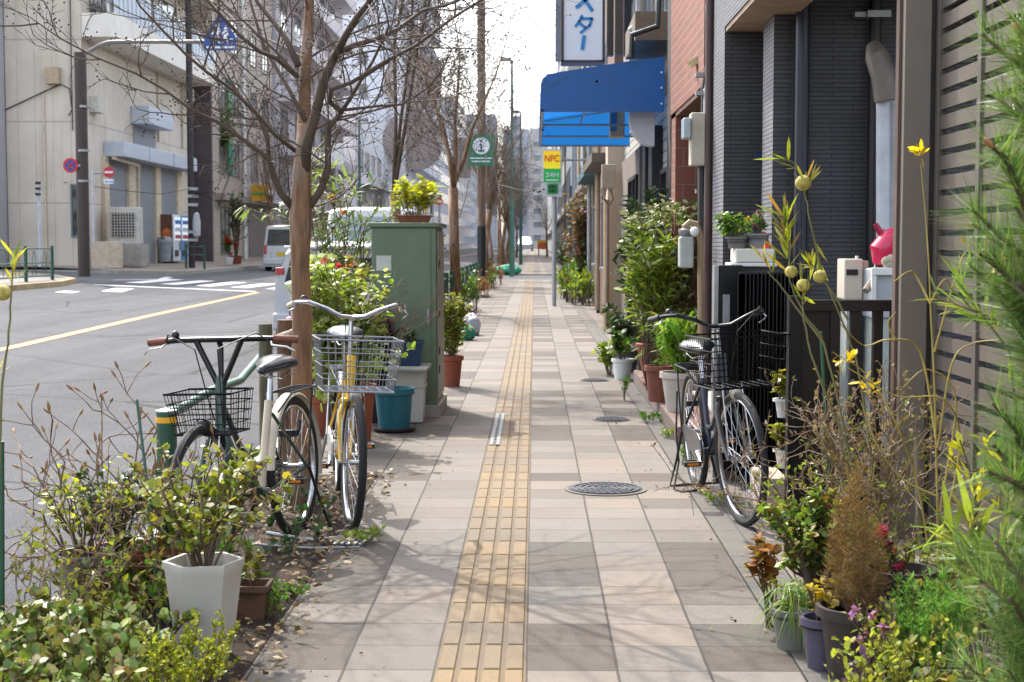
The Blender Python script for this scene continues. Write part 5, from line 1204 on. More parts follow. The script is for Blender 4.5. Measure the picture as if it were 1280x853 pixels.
    mb = MB(); mb.tube([(.09, 0, .50), (.09, .06, .50), (.06, .065, .56)], .008, 6); mb.box(.08, .12, -.06, .06, .49, .52); mb.build('ring_lock', M_black, t)
    return t
def place(t, rear, front, lean=0):
    d = Vector(front) - Vector(rear); t.location = (rear[0], rear[1], .0); t.rotation_euler = (R(lean), 0, math.atan2(d.y, d.x))
b1 = bicycle('city_bicycle', 'dark green bicycle with straight bars, brown grips and cream fenders, left of the first tree', '#1e3a32', -1, 'straight', '#141416', '#c9bfae', lampc='#2a2a2c', grip='#6b3a28', front_h=.985, seat_tube='#c4b49c', saddle_h=.83, bsize=(.24, .29, .17), bz=.62)
place(b1, (-1.14, 7.05, 0), (-1.325, 6.0, 0), 2)
b2 = bicycle('city_bicycle', 'yellow bicycle with a silver wire basket leaning beside the first tree trunk', '#dfae10', 5, 'city', '#9c9da0', 'none', front_h=1.03, saddle_h=.9, bz=.69, rear_fender=True, bsize=(.32, .40, .25), guardc='#b8b8b8', forkc='#d2a812', grip='#b0a48e', seatc='#2a2c33')
place(b2, (-1.10, 8.25, 0), (-.915, 7.2, 0), -2.5)
b3 = bicycle('city_bicycle', 'black and navy bicycle with a black wire basket parked before the black gate', '#141b30', 9, 'city', '#141416', 'none', front_h=.98, saddle_h=.82, bz=.70, bsize=(.36, .40, .25), guardc='#2a2c34', rear_fender=False, forkc='#2a2622')
place(b3, (.93, 8.42, 0), (1.015, 7.3, 0), 3)
t = thing('cable_lock', 'thin black metal loop lying on the pavement beside the navy bicycle', 'loop', at(845, 612, 8.4)); 
MB().tube([(.82, 8.52, .55), (.815, 8.5, .3), (.83, 8.48, .15), (.79, 8.35, .01), (.83, 8.3, .006), (1.0, 8.4, .006)], .006, 6).build('loop', M_black, t, True)
t = thing('bicycle_chain_lock', 'grey metal bar lying on the paving under the left bicycles', 'bar', (-1.1, 6.7, 0))
MB().tube([(-1.25, 6.85, .05), (-1.02, 6.78, .03), (-.9, 6.95, .012)], .009, 6).tube([(-1.3, 6.62, .045), (-1.0, 6.6, .03), (-.8, 6.72, .01)], .006, 6).build('bar', M_galv, t, True)

# ------------------------------------------------------------------ gate, fences, boxes on the right
MG = mat('#0e0f12', .35, .3, var=.2)
t = thing('folding_gate', 'black folding accordion gate drawn open behind the navy bicycle', 'gate', (1.25, 8.7, 0))
MB().box(1.075, 1.22, 8.72, 8.84, .06, 1.27).build('frame', MG, t, bevel=.006)
MB().box(1.05, 1.074, 8.70, 8.80, .02, 1.27).build('silver_edge', M_galv, t)
mb = MB()
for k in range(16): x = 1.17 + k * .022; mb.obox((x, 8.45, .63), (.006, .11, 1.19), R(25 if k % 2 else -25))
mb.build('panel', MG, t); mb = MB(); mb.box(1.16, 1.53, 8.41, 8.49, .05, .08); mb.box(1.16, 1.53, 8.43, 8.47, 1.226, 1.236); mb.build('rail', MG, t)
MB().box(1.10, 1.14, 8.69, 8.719, .93, 1.1).build('handle', M_galv, t)
MBN = mat('#1d1512', .4, .2, var=.15)
t = thing('bar_fence', 'low dark brown fence of vertical bars beside the wide gate post', 'fence', (1.55, 7.5, 0))
a, b = at(985, 375, 7.5), at(1122, 389, 7.5)
MB().box(a.x, a.x + .065, 7.46, 7.54, 0, a.z + .02).build('post', MG, t, bevel=.003)
MB().box(a.x + .07, a.x + .21, 7.5, 7.53, .05, a.z - .05).build('side_panel', MBN, t)
MB().box(a.x + .066, 1.9, 7.46, 7.55, b.z, a.z).build('top_rail', MBN, t, bevel=.003)
for x in (1040, 1066, 1094, 1116): q = at(x, 500, 7.5); MB().box(q.x - .018, q.x + .028, 7.475, 7.525, .05, b.z).build('bar', MBN, t)
MB().box(a.x + .066, 1.9, 7.48, 7.52, .08, .12).build('bottom_rail', MBN, t)
t = thing('gate_post', 'wide grey brown aluminium post at the end of the slatted gate', 'post', (1.8, 7.0, 0)); M_al = mat('#7d746a', .4, .3, var=.04)
a, b = at(1123, 450, 7.0), at(1156, 450, 7.0)
MB().box(a.x, b.x, 6.98, 7.09, 0, 3.4).build('post', M_al, t, bevel=.003); MB().box(a.x - .014, a.x - .002, 7.03, 7.09, 0, 3.4).build('trim', mat('#5a463c', .5, var=.05), t); MB().box(b.x + .002, b.x + .03, 7.0, 7.08, 0, 3.4).build('channel', mat('#3b3733', .4, .3), t)
MX = b.x + .035; M_sl = mat('#6a6159', .4, .3, var=.05)
t = thing('slatted_gate', 'grey brown gate of horizontal aluminium slats at the right edge', 'gate', (MX, 5.5, 0))
mb = MB(); z = .08
while z < 3.3: mb.box(MX, MX + .02, 3.3, 6.93, z, z + .064); z += .092
mb.build('slats', M_sl, t)
for y in (6.93, 6.28, 5.2, 4.1): MB().box(MX - .014, MX + .03, y, y + .05, .04, 3.36).build('stile', mat('#665e58', .4, .3, var=.05), t, bevel=.002)
MB().box(MX - .01, MX + .025, 3.3, 6.93, .03, .078).build('bottom_rail', M_sl, t)
MB().box(MX + .35, MX + .4, 3.3, 6.9, 0, 3.3).build('gap_shade_panel', mat('#262220', .8), t)  # added dark sheet, its colour stands in for shade behind the gaps
# styrofoam box, meter, case, watering can
t = thing('foam_box', 'white foam box under the potted flowers behind the black gate', 'box', at(940, 335, 8.95))
a, b = at(917, 328, 8.95), at(966, 311, 8.95); MB().box(a.x, b.x, 8.85, 9.1, a.z, b.z).build('box', mat('#cfcabd', .7, var=.04), t, bevel=.01)
MB().box(a.x - .03, b.x + .01, 8.84, 9.12, a.z - .025, a.z - .003).build('lid', M_white, t, bevel=.006)
MB().box(a.x + .02, b.x, 8.86, 9.1, 0, a.z - .03).build('stand', mat('#2a2a2c', .7), t)
t = thing('water_heater_box', 'small beige meter box with a dark slot above the brown bar fence', 'meter box', at(1068, 375, 8.2))
a, b = at(1055, 375, 8.2), at(1086, 324, 8.2); MB().box(a.x, b.x - .03, 8.2, 8.4, a.z, b.z).build('box', mat('#c9bfae', .5, var=.04), t, bevel=.008); MB().box(b.x - .028, b.x, 8.21, 8.4, a.z, b.z - .01).build('side', mat('#a8998a', .5), t)
c0, c1 = at(1058, 344, 8.2), at(1072, 337, 8.2); MB().box(c0.x, c1.x, 8.19, 8.199, c0.z, c1.z).build('slot', M_black, t); MB().cyl(at(1071, 324, 8.3), at(1071, 320, 8.3), .01).build('knob', M_white, t)
MB().box(a.x + .02, b.x - .04, 8.22, 8.38, 0, a.z).build('stand', mat('#9aa09c', .6), t)
t = thing('storage_case', 'pale grey plastic storage case beside the beige meter box', 'case', at(1105, 375, 8.0))
a, b = at(1090, 375, 8.0), at(1135, 336, 8.0); MB().box(a.x, b.x, 8.0, 8.3, a.z - .1, b.z).build('case', mat('#a5aab0', .4), t, bevel=.01); MB().box(a.x - .01, b.x, 7.97, 7.999, b.z - .035, b.z + .005).build('rim', M_white, t, bevel=.004)
MB().box(a.x - .008, a.x + .016, 7.975, 7.999, a.z, b.z - .036).build('side_trim', M_white, t); MB().box(a.x + .02, b.x, 8.02, 8.28, 0, a.z - .101).build('stand', mat('#a8aeaa', .6), t)
t = thing('watering_can', 'pink toy watering can lying on the plastic case', 'watering can', at(1112, 336, 8.0)); MPk = mat('#c9204e', .35, var=.05, coat=.3)
MB().tube([at(1100, 332, 8.1), at(1105, 316, 8.1), at(1114, 306, 8.1), at(1130, 300, 8.1)], (.04, .085, .09, .085), 14).build('body', MPk, t, True)
MB().tube([at(1094, 280, 8.1), at(1108, 304, 8.1)], (.014, .022), 10).build('spout', mat('#9e1840', .4), t, True)
MB().tube([at(1124, 312, 8.05), at(1124, 340, 8.05)], .012, 8).build('handle', MPk, t, True)
t = thing('work_gloves', 'beige cloth gloves bundled on the plastic case by the pink can', 'gloves', at(1112, 334, 7.9))
mb = MB()
for x, y, r in ((1108, 327, .028), (1114, 325, .03), (1120, 328, .028), (1111, 332, .03), (1118, 333, .03)): mb.ball(at(x, y, 8.0), r, 9, 6)
mb.build('glove', mat('#a8a08c', .9, bmp=.004), t, True)
MB().tube([at(1082, 364, 8.0), at(1092, 350, 8.05), at(1098, 330, 8.15), at(1104, 300, 8.3), at(1103, 290, 8.4)], .02, 8).build('hose', mat('#857a68', .7), t, True)
# ------------------------------------------------------------------ bare street trees
M_bark = barkmat('#8c6748', '#5a412d', 7); M_twig = mat('#54463a', .8, var=.25); M_seed = mat('#2b1a18', .8)
class Tree:
    def __init__(s, seed, n1=6): s.rng = np.random.default_rng(seed); s.tr = MB(); s.cr = MB(); s.sd = MB(); s.n = n1
    def twig(s, p, d, L, r, lvl, up=.12):
        rng = s.rng; m = 5 if lvl < 2 else 4; pts = [np.array(p, float)]; d = np.array(d, float); d /= np.linalg.norm(d)
        bend = rng.normal(0, .12, 3)
        for i in range(m):
            d = d + bend + rng.normal(0, .10, 3) + np.array((0, 0, up if lvl < 3 else -.03)); d /= np.linalg.norm(d); pts.append(pts[-1] + d * L / m)
        s.cr.tube(pts, np.linspace(r, r * .45, m + 1), 5 if r > .006 else 3, False)
        if lvl >= s.maxl:
            if rng.random() < s.seedp:
                for _ in range(rng.integers(2, 6)):
                    c = pts[-1] + rng.normal(0, .025, 3); q = s.sr
                    s.sd.add([c + np.array(v) * q for v in ((1, 0, 0), (-1, 0, 0), (0, 1, 0), (0, -1, 0), (0, 0, 1), (0, 0, -1))], [(0, 2, 4), (2, 1, 4), (1, 3, 4), (3, 0, 4), (2, 0, 5), (1, 2, 5), (3, 1, 5), (0, 3, 5)])
            return
        for i in range(1, m + 1):
            for _ in range(s.kids[lvl] if i > 1 else 1):
                if rng.random() < .82:
                    a = rng.normal(0, 1, 3); a -= d * np.dot(a, d); a /= np.linalg.norm(a)
                    s.twig(pts[i], d * .75 + a * .7, L * rng.uniform(.38, .66), max(r * .5, s.rmin), lvl + 1)
    def limb(s, pts, r0, r1, kids=True, L=.9, every=1):
        r0r = None
        if isinstance(r0, tuple): r0r = r0; r0, r1 = r0r[0], r0r[-1]
        P = [np.array(tuple(p)) for p in pts]; big = r0 > .03
        (s.tr if big else s.cr).tube(P, np.array(r0r) if r0r is not None else np.linspace(r0, r1, len(P)), 12 if big else 7, True)
        if not kids: return
        for i in range(1, len(P)):
            d = P[i] - P[i - 1]; d /= np.linalg.norm(d)
            for _ in range(every):
                a = s.rng.normal(0, 1, 3); a -= d * np.dot(a, d); a /= np.linalg.norm(a)
                f = s.rng.random(); s.twig(P[i - 1] * f + P[i] * (1 - f), d * .6 + a * .8, L * s.rng.uniform(.6, 1.1), max(r1 * .5, .005), 1)
        s.twig(P[-1], P[-1] - P[-2], L, r1, 1)
T = Tree(11); T.maxl = 3; T.kids = {1: 1, 2: 1, 3: 1}; T.rmin = .0022; T.seedp = .3; T.sr = .006
def L_(pts, Y0, Y1): n = len(pts); return [at(x, y, Y0 + (Y1 - Y0) * i / max(1, n - 1)) for i, (x, y) in enumerate(pts)]
Yt = 7.7
tr = L_([(379, 650), (378, 560), (377, 480), (378, 400), (375, 330), (376, 270), (377, 235), (379, 190), (380, 155)], Yt, Yt)
T.tr.tube(tr, (.072, .058, .054, .052, .048, .060, .050, .042, .030), 18)
T.limb(L_([(378, 235), (379, 190), (380, 150), (381, 95), (385, 40), (388, -20), (394, -120), (400, -240)], Yt, Yt + .5), .044, .016, L=1.3, every=2)
T.limb(L_([(380, 225), (384, 180), (394, 145), (405, 100), (420, 66)], Yt, Yt - .2), .030, .023, False)
T.limb(L_([(418, 72), (432, 45), (446, 22), (460, 5), (480, -40), (505, -110)], Yt - .2, Yt - .6), .021, .010, L=1.2)
T.limb(L_([(421, 66), (445, 56), (470, 49), (497, 37), (527, 14), (560, 6), (600, -10)], Yt - .2, Yt + .4), .017, .006, L=.8, every=2)
T.limb(L_([(384, 262), (400, 240), (410, 214), (410, 185), (411, 160), (427, 140)], Yt, Yt - .1), .021, .012, True, .5)
T.limb(L_([(427, 140), (412, 128), (414, 112), (440, 103), (480, 78), (520, 57), (570, 20), (610, -5)], Yt - .1, Yt - .5), .014, .006, True, .55)
T.limb(L_([(427, 138), (470, 133), (500, 131)], Yt - .1, Yt - .3), .009, .005, True, .5)
T.limb(L_([(368, 262), (351, 242), (341, 218), (336, 200), (322, 188), (300, 172), (270, 152), (240, 138), (205, 112), (170, 92), (120, 72), (75, 48), (38, 22)], Yt, Yt - .5), (.022, .020, .018, .015, .013, .011, .009, .008, .007, .006, .005, .004, .003), 0, True, .4)
T.limb(L_([(336, 200), (334, 170), (320, 140), (300, 120), (285, 95), (268, 60)], Yt - .1, Yt + .2), .012, .005, True, .6)
T.limb(L_([(373, 192), (345, 170), (318, 140), (290, 112), (258, 90), (232, 68), (205, 40), (175, 8), (160, -20)], Yt, Yt - .6), .012, .004, True, .5)
T.limb(L_([(372, 96), (345, 73), (325, 65), (300, 45), (272, 15), (240, -20)], Yt, Yt - .3), .014, .006, True, .8)
T.limb(L_([(373, 82), (358, 50), (342, 28), (322, 4), (300, -40)], Yt, Yt + .3), .018, .008, True, .9)
T.limb(L_([(381, 150), (360, 110), (330, 60), (315, 10), (300, -50)], Yt, Yt + .6), .013, .006, True, .9)
t = thing('street_tree', 'nearest bare street tree with reddish bark, its trunk between the two left bicycles', 'tree', (tr[0].x, Yt, 0), 'bare street trees along the kerb')
T.tr.build('trunk', M_bark, t, 'all'); T.cr.build('crown', M_twig, t, 'all'); T.sd.build('seed_heads', M_seed, t)
def street_tree(seed, H=6.5, n=4, fork=2.0, r=.11, maxl=3, kids={1: 2, 2: 2, 3: 1}, rmin=.005, spread=.45):
    T = Tree(seed); T.maxl = maxl; T.kids = kids; T.rmin = rmin; T.seedp = .35; T.sr = .012; rng = T.rng
    p = [np.array((0, 0, -.05)), np.array((rng.normal(0, .04), rng.normal(0, .04), fork * .5)), np.array((rng.normal(0, .06), rng.normal(0, .06), fork))]
    T.tr.tube(p, (r * 1.15, r, r), 12)
    for k in range(n):
        a = 2 * math.pi * (k + rng.random() * .5) / n; L = H - fork; sp = spread * rng.uniform(.4, 1)
        q = [p[2]]; d = np.array((math.cos(a) * sp, math.sin(a) * sp, 1.0))
        for i in range(5): d = d + rng.normal(0, .12, 3); d[2] = max(d[2], .5); q.append(q[-1] + d / np.linalg.norm(d) * L / 6.5)
        T.limb(q, r * .46, r * .12, True, L * .3, 2)
    t = thing('street_tree', '', 'tree', (0, 0, 0), 'bare street trees along the kerb')
    T.tr.build('trunk', M_bark, t, 'all'); T.cr.build('crown', M_twig, t, 'all'); T.sd.build('seed_heads', M_seed, t); return t
P1 = street_tree(21, 7.0, 3, 1.9, .05, rmin=.004, spread=.3); P2 = street_tree(22, 6.6, 4, 2.5, .10, spread=.26, kids={1: 2, 2: 1, 3: 1}); P3 = street_tree(23, 7.2, 5, 2.5, .10, kids={1: 2, 2: 1, 3: 1}, spread=.35)
far = [(P1, -1.33, 15.6, .6, 'second bare street tree, rising with twin stems behind the green cabinet'), (P2, -1.55, 29.9, 0, 'third bare street tree, brown trunk right of the green cabinet'),
       (P3, -1.6, 49, 2, 'fourth bare street tree, just past the wooden utility pole')]
for k, y in enumerate((56, 69, 78, 88, 99, 112, 127, 145)): far.append(((P1, P2, P3)[k % 3], -1.6 - .02 * k, y, k * 1.1, 'slender bare street tree in the hazy far row along the kerb'))
used = set()
for src, x, y, rz_, lb in far:
    if src.name in used: copy_tree(src, None, (x, y, 0), rz_, lb)
    else: used.add(src.name); src.location = (x, y, 0); src.rotation_euler = (0, 0, rz_); src['label'] = lb
for x, y, lb in ((-12.9, 73, 'bare tree on the far pavement before the grey apartments'), (-13, 96, 'bare tree on the far pavement halfway to the white tower'), (-13, 122, 'bare tree on the far pavement by the round disc sign'), (1.3, 150, 'bare tree on the right of the far pavement near the barrier')):
    o = copy_tree(P3 if y < 100 else P2, None, (x, y, gz(x)), y, lb)
    o['group'] = 'bare trees farther off'
# stakes tied to the first tree
t = thing('tree_stake', 'mossy wooden stake with a cut top left of the first tree trunk', 'stake', (at(331, 0, 8.6).x, 8.6, 0)); M_stk = barkmat('#5d5a40', '#3c3a2a', 8)
q = at(331.5, 405, 8.6); MB().tube([(q.x, 8.6, 0), (q.x, 8.6, q.z - .01), (q.x, 8.6, q.z)], (.041, .041, .034), 14).build('stake', M_stk, t, True)
t = thing('tree_stake', 'thicker wooden stake directly behind the first tree trunk', 'stake', (at(357, 0, 8.5).x, 8.5, 0))
q = at(357, 400, 8.5); MB().tube([(q.x, 8.5, 0), (q.x, 8.5, q.z)], .05, 14).build('stake', barkmat('#6f5138', '#4a3524', 8), t, True)
MB().tube([at(346, 425, 8.35), at(362, 420, 8.3), at(385, 410, 8.25)], .032, 12).build('crossbar', barkmat('#8a7c66', '#5f5546', 8), t, True)
MB().tube([at(343, 427, 8.35), at(348, 424, 8.33)], .036, 12).build('twine', mat('#3c3c22', .9), t, True)

# ------------------------------------------------------------------ plants
G_mid = leafmat(['#3f6b22', '#5c8a2c', '#6f9a38', '#49752a']); G_yel = leafmat(['#a8b030', '#8fa02c', '#c0bc3c', '#7d9430'], .4, .5); G_dk = leafmat(['#2c4822', '#3c5e2e', '#243f1f', '#507444'], .3, .25)
G_jade = leafmat(['#5d8040', '#8fa43c', '#54784a', '#b0b040', '#7a9850'], .28, .25); G_var = leafmat(['#4a7234', '#b9bd86', '#5c8238', '#93a662', '#d2cf9c'], .4, .4)
G_olive = leafmat(['#6b7a30', '#8a9438', '#565f28', '#7c6a34', '#9aa040'], .45, .45); G_lime = leafmat(['#84a034', '#9cb240', '#6f9030'], .4, .5); G_org = leafmat(['#a8522a', '#b87434', '#8a7a34', '#94401f'], .4, .4)
G_red = leafmat(['#c2306a', '#d84a80', '#a81f50'], .5, .4); G_pur = leafmat(['#6a2070', '#8a2f86', '#a03a8c'], .5, .3); G_pnk = leafmat(['#d88ac0', '#c86ab0', '#e0a8d0'], .5, .4); G_dry = leafmat(['#8a5a34', '#a87040', '#6f4628', '#b98550'], .7, .3)
G_ylw = leafmat(['#d8b81a', '#e0c62a', '#c9a818'], .45, .5); G_bark2 = ('#5b4a35', '#3c3024')
M_pplast = mat('#5c5464', .5, var=.08, dirt=.3); M_dkpot = mat('#2e2624', .5, dirt=.3); M_greypot = mat('#6a6864', .7, dirt=.3)
M_hex = mat('#b5b0a8', .45, var=.08, dirt=.55, coat=.1)
def gpos_(px, py):       # ground point under a pixel on the pavement level
    d = at(px, py, 1) - CAM; return CAM + d * (-1.4 / d.z)

# --- bottom left
c = gpos_(256, 822)
hexb = lambda b: MB().lathe([(.088, 0), (.105, .12), (.128, .30), (.136, .315), (.136, .335), (.122, .335), (.112, .29), (1e-4, .285)], b, 6, rot=R(12))
t = plant('potted_plant', 'leggy yellow green plant in a tall white hexagonal pot at the bottom left', 'potted plant', (c.x, c.y, 0), 20, .42, .32, leafmat(['#7f9034', '#a8b03c', '#5f7a2c', '#a89838', '#6f8c38'], .35, .45), (.032, .023), 60, r=.005, sub=5, kind='oval', start=.25, seed=3, pot=(hexb, M_hex, .315), soilr=.11, wob=.12, lean=(.02, .02), flowers=None)
def mound(name, label, cat, x0, x1, y0, y1, h, lm, leaf, nst, per, seed, kind='oval', r=.004, hv=.6, sub=3, stemmat=None, up=.5, start=.35, out=.7, lean=(0, 0), z0=0, spread=.12):
    rng = np.random.default_rng(seed); t = thing(name, label, cat, ((x0 + x1) / 2, (y0 + y1) / 2, z0)); S = []
    for k in range(nst):
        b = (rng.uniform(x0, x1), rng.uniform(y0, y1), z0); S += stems(rng, b, 1, h * rng.uniform(hv, 1), spread, sub, .1, 5, lean, .01)
    m = MB(); sticks(m, S, r, r * .4, 4); m.build('stem', stemmat or barkmat(*G_bark2), t, True)
    P, D = along(rng, S, per, start, out, up); m = MB(); leaves(m, P, D, leaf[0], leaf[1], kind, rng, droop=.1); m.build('foliage', lm, t); return t
mound('jade_plant', 'fleshy jade plant mound filling the bottom left corner', 'succulent', -1.74, -1.16, 4.0, 4.8, .31, leafmat(['#5d7d40', '#8a9c3c', '#4f7044', '#a09c3c', '#6a8a4a', '#8a6c3a', '#7a9450'], .3, .2), (.034, .026), 130, 120, 5, r=.006)
mound('fine_leaved_shrub', 'feathery yellow green shrub right of the jade plant at the bottom left', 'shrub', -1.16, -.98, 4.15, 4.65, .30, G_yel, (.011, .008), 46, 330, 6, r=.0018, sub=5, spread=.1)
mound('ground_cover', 'low mixed olive leafed plants tangled behind the jade plant', 'plant', -1.75, -1.2, 5.0, 6.0, .40, G_olive, (.028, .018), 70, 60, 7, r=.0028, spread=.16, hv=.3)
mound('leafy_clump', 'green clump of small pointed leaves under the front wheel of the green bicycle', 'plant', -1.5, -1.08, 5.2, 5.9, .38, G_mid, (.04, .026), 34, 42, 8, r=.003, spread=.14)
mound('ground_cover', 'low dark green plants at the foot of the first tree', 'plant', -1.7, -1.0, 6.2, 8.0, .17, G_dk, (.035, .022), 60, 60, 9, r=.002, spread=.1)
mound('white_pot_weeds', 'small green weeds right behind the white hexagonal pot', 'weeds', -1.0, -.95, 5.35, 5.6, .16, G_mid, (.022, .014), 10, 110, 10, r=.0015, spread=.06)
c = gpos_(303, 800)
t = plant('potted_plant', 'tiny square brown planter half hidden behind the white hexagonal pot', 'potted plant', (c.x - .01, 5.4, 0), 10, .15, .08, G_olive, (.02, .012), 110, r=.0015, seed=12, pot=(round_pot(.07, .085, .15, n=4, rot=R(45)), mat('#5c4030', .8), .15))
for i, (px, py, r0, lb) in enumerate(((215, 700, .12, 'terracotta pot hidden among olive leaves behind the white pot'), (150, 690, .11, 'brown pot half buried in twigs left of the white pot'), (105, 745, .1, 'low grey planter under the twiggy shrubs at the left'))):
    t = plant('potted_plant', lb, 'potted plant', (at(px, 700, 5.7 - .1 * i).x, 5.7 - .1 * i, 0), 14, .34, .2, (G_olive, G_dk, G_yel)[i], (.034, .02), 55, seed=30 + i, kind='oval', pot=(round_pot(r0 * .8, r0, .24), (M_terra, M_terra, M_greypot)[i], .24))
def budshrub(name, label, base, H, n, spread, seed, leafm=None, per=0, r=.007, bud=True, cat='shrub', lean=(0, 0), bc=('#7a5f4c', '#54402f')):
    rng = np.random.default_rng(seed); t = thing(name, label, cat, base); st = []; bm = MB(); buds = MB()
    def grow(p, d, L, r, lvl):
        pts = [p]; 
        for i in range(3): d = norm(d + rng.normal(0, .22, 3) + np.array((0, 0, .08))); pts.append(pts[-1] + d * L / 3)
        bm.tube(pts, np.linspace(r, r * .7, 4), 6, False); st.append(np.array(pts))
        if lvl == 0:
            if bud: bm.tube([pts[-1] - d * .004, pts[-1] + d * .008, pts[-1] + d * .024, pts[-1] + d * .034], (.002, .0058, .0042, .0006), 6, mi=1)
            return
        for k in range(rng.integers(2, 4)):
            a = rng.normal(0, 1, 3); grow(pts[-1 - (k % 2)], norm(d * .8 + norm(a) * .75), L * rng.uniform(.55, .8), r * .68, lvl - 1)
    for k in range(n):
        a = rng.uniform(0, 6.28); grow(np.array(tuple(base)) + rng.normal(0, .02, 3) * np.array((1, 1, 0)), norm(np.array((math.cos(a) * spread + lean[0], math.sin(a) * spread + lean[1], 1.0))), H * .42, r, 3)
    bm.build('branches', [barkmat(*bc), mat('#8a6a44', .7, var=.3)], t, True)
    if per: P, D = along(rng, st, per, .2, .8, .4); m = MB(); leaves(m, P, D, .024, .013, 'dia', rng); m.build('foliage', leafm, t)
    return t
budshrub('twiggy_shrub', 'tallest leafless twiggy shrub with brown buds against the grey road', (at(178, 700, 5.7).x, 5.7, 0), .98, 2, .12, 41)
budshrub('twiggy_shrub', 'leafless budding shrub left of the tallest twiggy one', (at(95, 700, 5.5).x, 5.5, 0), .82, 3, .22, 44)
budshrub('twiggy_shrub', 'sparse twigs with a few yellow green leaves between the two budding shrubs', (at(130, 700, 5.3).x, 5.3, 0), .62, 4, .3, 43, G_yel, 26, r=.0045, bud=False)
budshrub('twiggy_shrub', 'brown twigs with curled buds standing before the black basket of the green bicycle', (at(262, 700, 5.5).x, 5.5, 0), .66, 3, .3, 47, None, 0, r=.006)
budshrub('twiggy_shrub', 'short leafy twigs beside the jade plant at the left edge', (at(48, 760, 4.95).x, 4.95, 0), .52, 5, .3, 48, G_olive, 40, r=.0035, bud=False)
t = thing('garden_stake', 'dark green garden stake leaning in front of the green guard post', 'stake', at(199, 780, 5.2)); MB().tube([at(201, 800, 5.2), at(186, 620, 5.3), at(171, 500, 5.4)], .0055, 6).build('stake', M_green, t, True)
# balloon plants
M_ball = mat('#bfae58', .7, var=.35, scale=60, bmp=.006)
def balloon(name, label, base, stemsx, balls, tufts, seed, lm=G_olive):
    rng = np.random.default_rng(seed); t = thing(name, label, 'plant', base); m = MB()
    for s, Y in stemsx: sp = smooth([at(x, y, Y) for x, y in s], 4); sp[1:-1] += rng.normal(0, .0015, sp[1:-1].shape); m.tube(sp, np.linspace(.005, .0022, len(sp)), 6)
    m.build('stem', mat('#6e6a42', .7, var=.2), t, True)
    for x, y, r, Y in balls: 
        m = MB(); c = at(x, y, Y); m.ball(c, r, 16, 12, .95); 
        m.build('seed_ball', M_ball, t, 'all')
    m = MB()
    for (x0, y0, x1, y1, n, L, Y) in tufts:
        A, Bq = at(x0, y0, Y), at(x1, y1, Y); P = np.array([tuple(A.lerp(Bq, rng.random())) for _ in range(n)]); d = norm(np.array(tuple(Bq - A))[None]); D = norm(d * .9 + rng.normal(0, .38, (n, 3))); leaves(m, P, D, L, L * .13, 'oval', rng, droop=.05)
    m.build('foliage', lm, t); return t
balloon('balloon_plant', 'tall thin plant with round yellow seed balls in front of the brown bar fence', (at(1085, 600, 5.8).x, 5.8, 0),
        [([(1100, 760), (1095, 640), (1075, 470), (1052, 400), (1030, 345), (1012, 275), (1006, 240), (993, 205), (966, 193)], 5.8), ([(1100, 760), (1060, 560), (1030, 430), (1006, 395), (988, 350), (986, 300), (978, 270)], 5.7),
         ([(1060, 560), (1020, 460), (1005, 400), (1004, 360)], 5.6), ([(1060, 400), (1040, 365), (1026, 346), (1012, 325)], 5.75), ([(1030, 430), (985, 370), (960, 340)], 5.7)],
        [(1004, 229, .032, 5.8), (989, 340, .025, 5.7), (1025, 346, .027, 5.75), (1004, 357, .026, 5.6)],
        [(1006, 245, 1010, 215, 9, .10, 5.8), (1000, 215, 975, 195, 10, .09, 5.8), (1015, 290, 1022, 330, 7, .08, 5.8), (985, 340, 980, 265, 40, .09, 5.7), (1003, 385, 1003, 350, 14, .07, 5.6), (1024, 345, 1008, 325, 10, .07, 5.75), (968, 345, 950, 320, 8, .07, 5.7)], 61, leafmat(['#8a9a30', '#a8ae38', '#6f8428', '#a8803a', '#94a438'], .4, .5))
balloon('balloon_plant', 'single stem with one yellow seed ball at the left edge of the photo', (at(8, 600, 4.6).x, 4.6, 0), [([(-2, 640), (3, 480), (10, 430), (14, 370), (16, 330)], 4.6)], [(3, 366, .026, 4.55)], [(14, 362, 18, 318, 14, .065, 4.6), (-4, 470, 2, 455, 5, .05, 4.6)], 62, leafmat(['#b4b02a', '#c4bc34', '#94a430'], .4, .5))

# --- behind the left bicycles
t = plant('rose_bush', 'bushy yellow green shrub with pale blossoms left of the green cabinet', 'shrub', (at(430, 500, 10.2).x, 10.2, 0), 34, 1.3, .3, leafmat(['#8aa83a', '#b0c04a', '#6f9236', '#cdd08a', '#9ab23e'], .4, .5), (.05, .036), 75, r=.006, sub=5, kind='oval', start=.45, seed=71, flowers=(leafmat(['#d8a86a', '#d98f7a', '#e0c890']), 5, .05), base_r=.1)
t = plant('oleander', 'tall narrow leafed oleander rising behind the bushy shrub', 'shrub', (at(425, 400, 12.2).x, 12.2, 0), 13, 2.25, .34, leafmat(['#57753e', '#7d9458', '#8ea068', '#a3ac5c'], .4, .4), (.10, .018), 42, r=.008, sub=4, kind='oval', start=.5, seed=72, base_r=.08, flowers=(leafmat(['#d8c05a', '#d88a6a']), 3, .05), droop=.2)
t = plant('cyclamen_pot', 'potted plant with magenta and red flowers behind the first tree trunk', 'potted plant', (at(397, 400, 11).x, 11, 0), 14, 1.3, .16, G_mid, (.04, .03), 22, sub=1, start=.6, seed=73, flowers=(leafmat(['#d02a6a', '#c01f3a', '#e05a90']), 13, .05), base_r=.06)
t = thing('dark_pot_stand', 'tall black stand behind the silver wire basket', 'stand', (at(478, 500, 11.9).x, 11.9, 0)); a = at(478, 426, 11.9)
MB().box(a.x - .12, a.x + .12, 11.8, 12.05, 0, a.z).build('stand', M_black, t, bevel=.008)
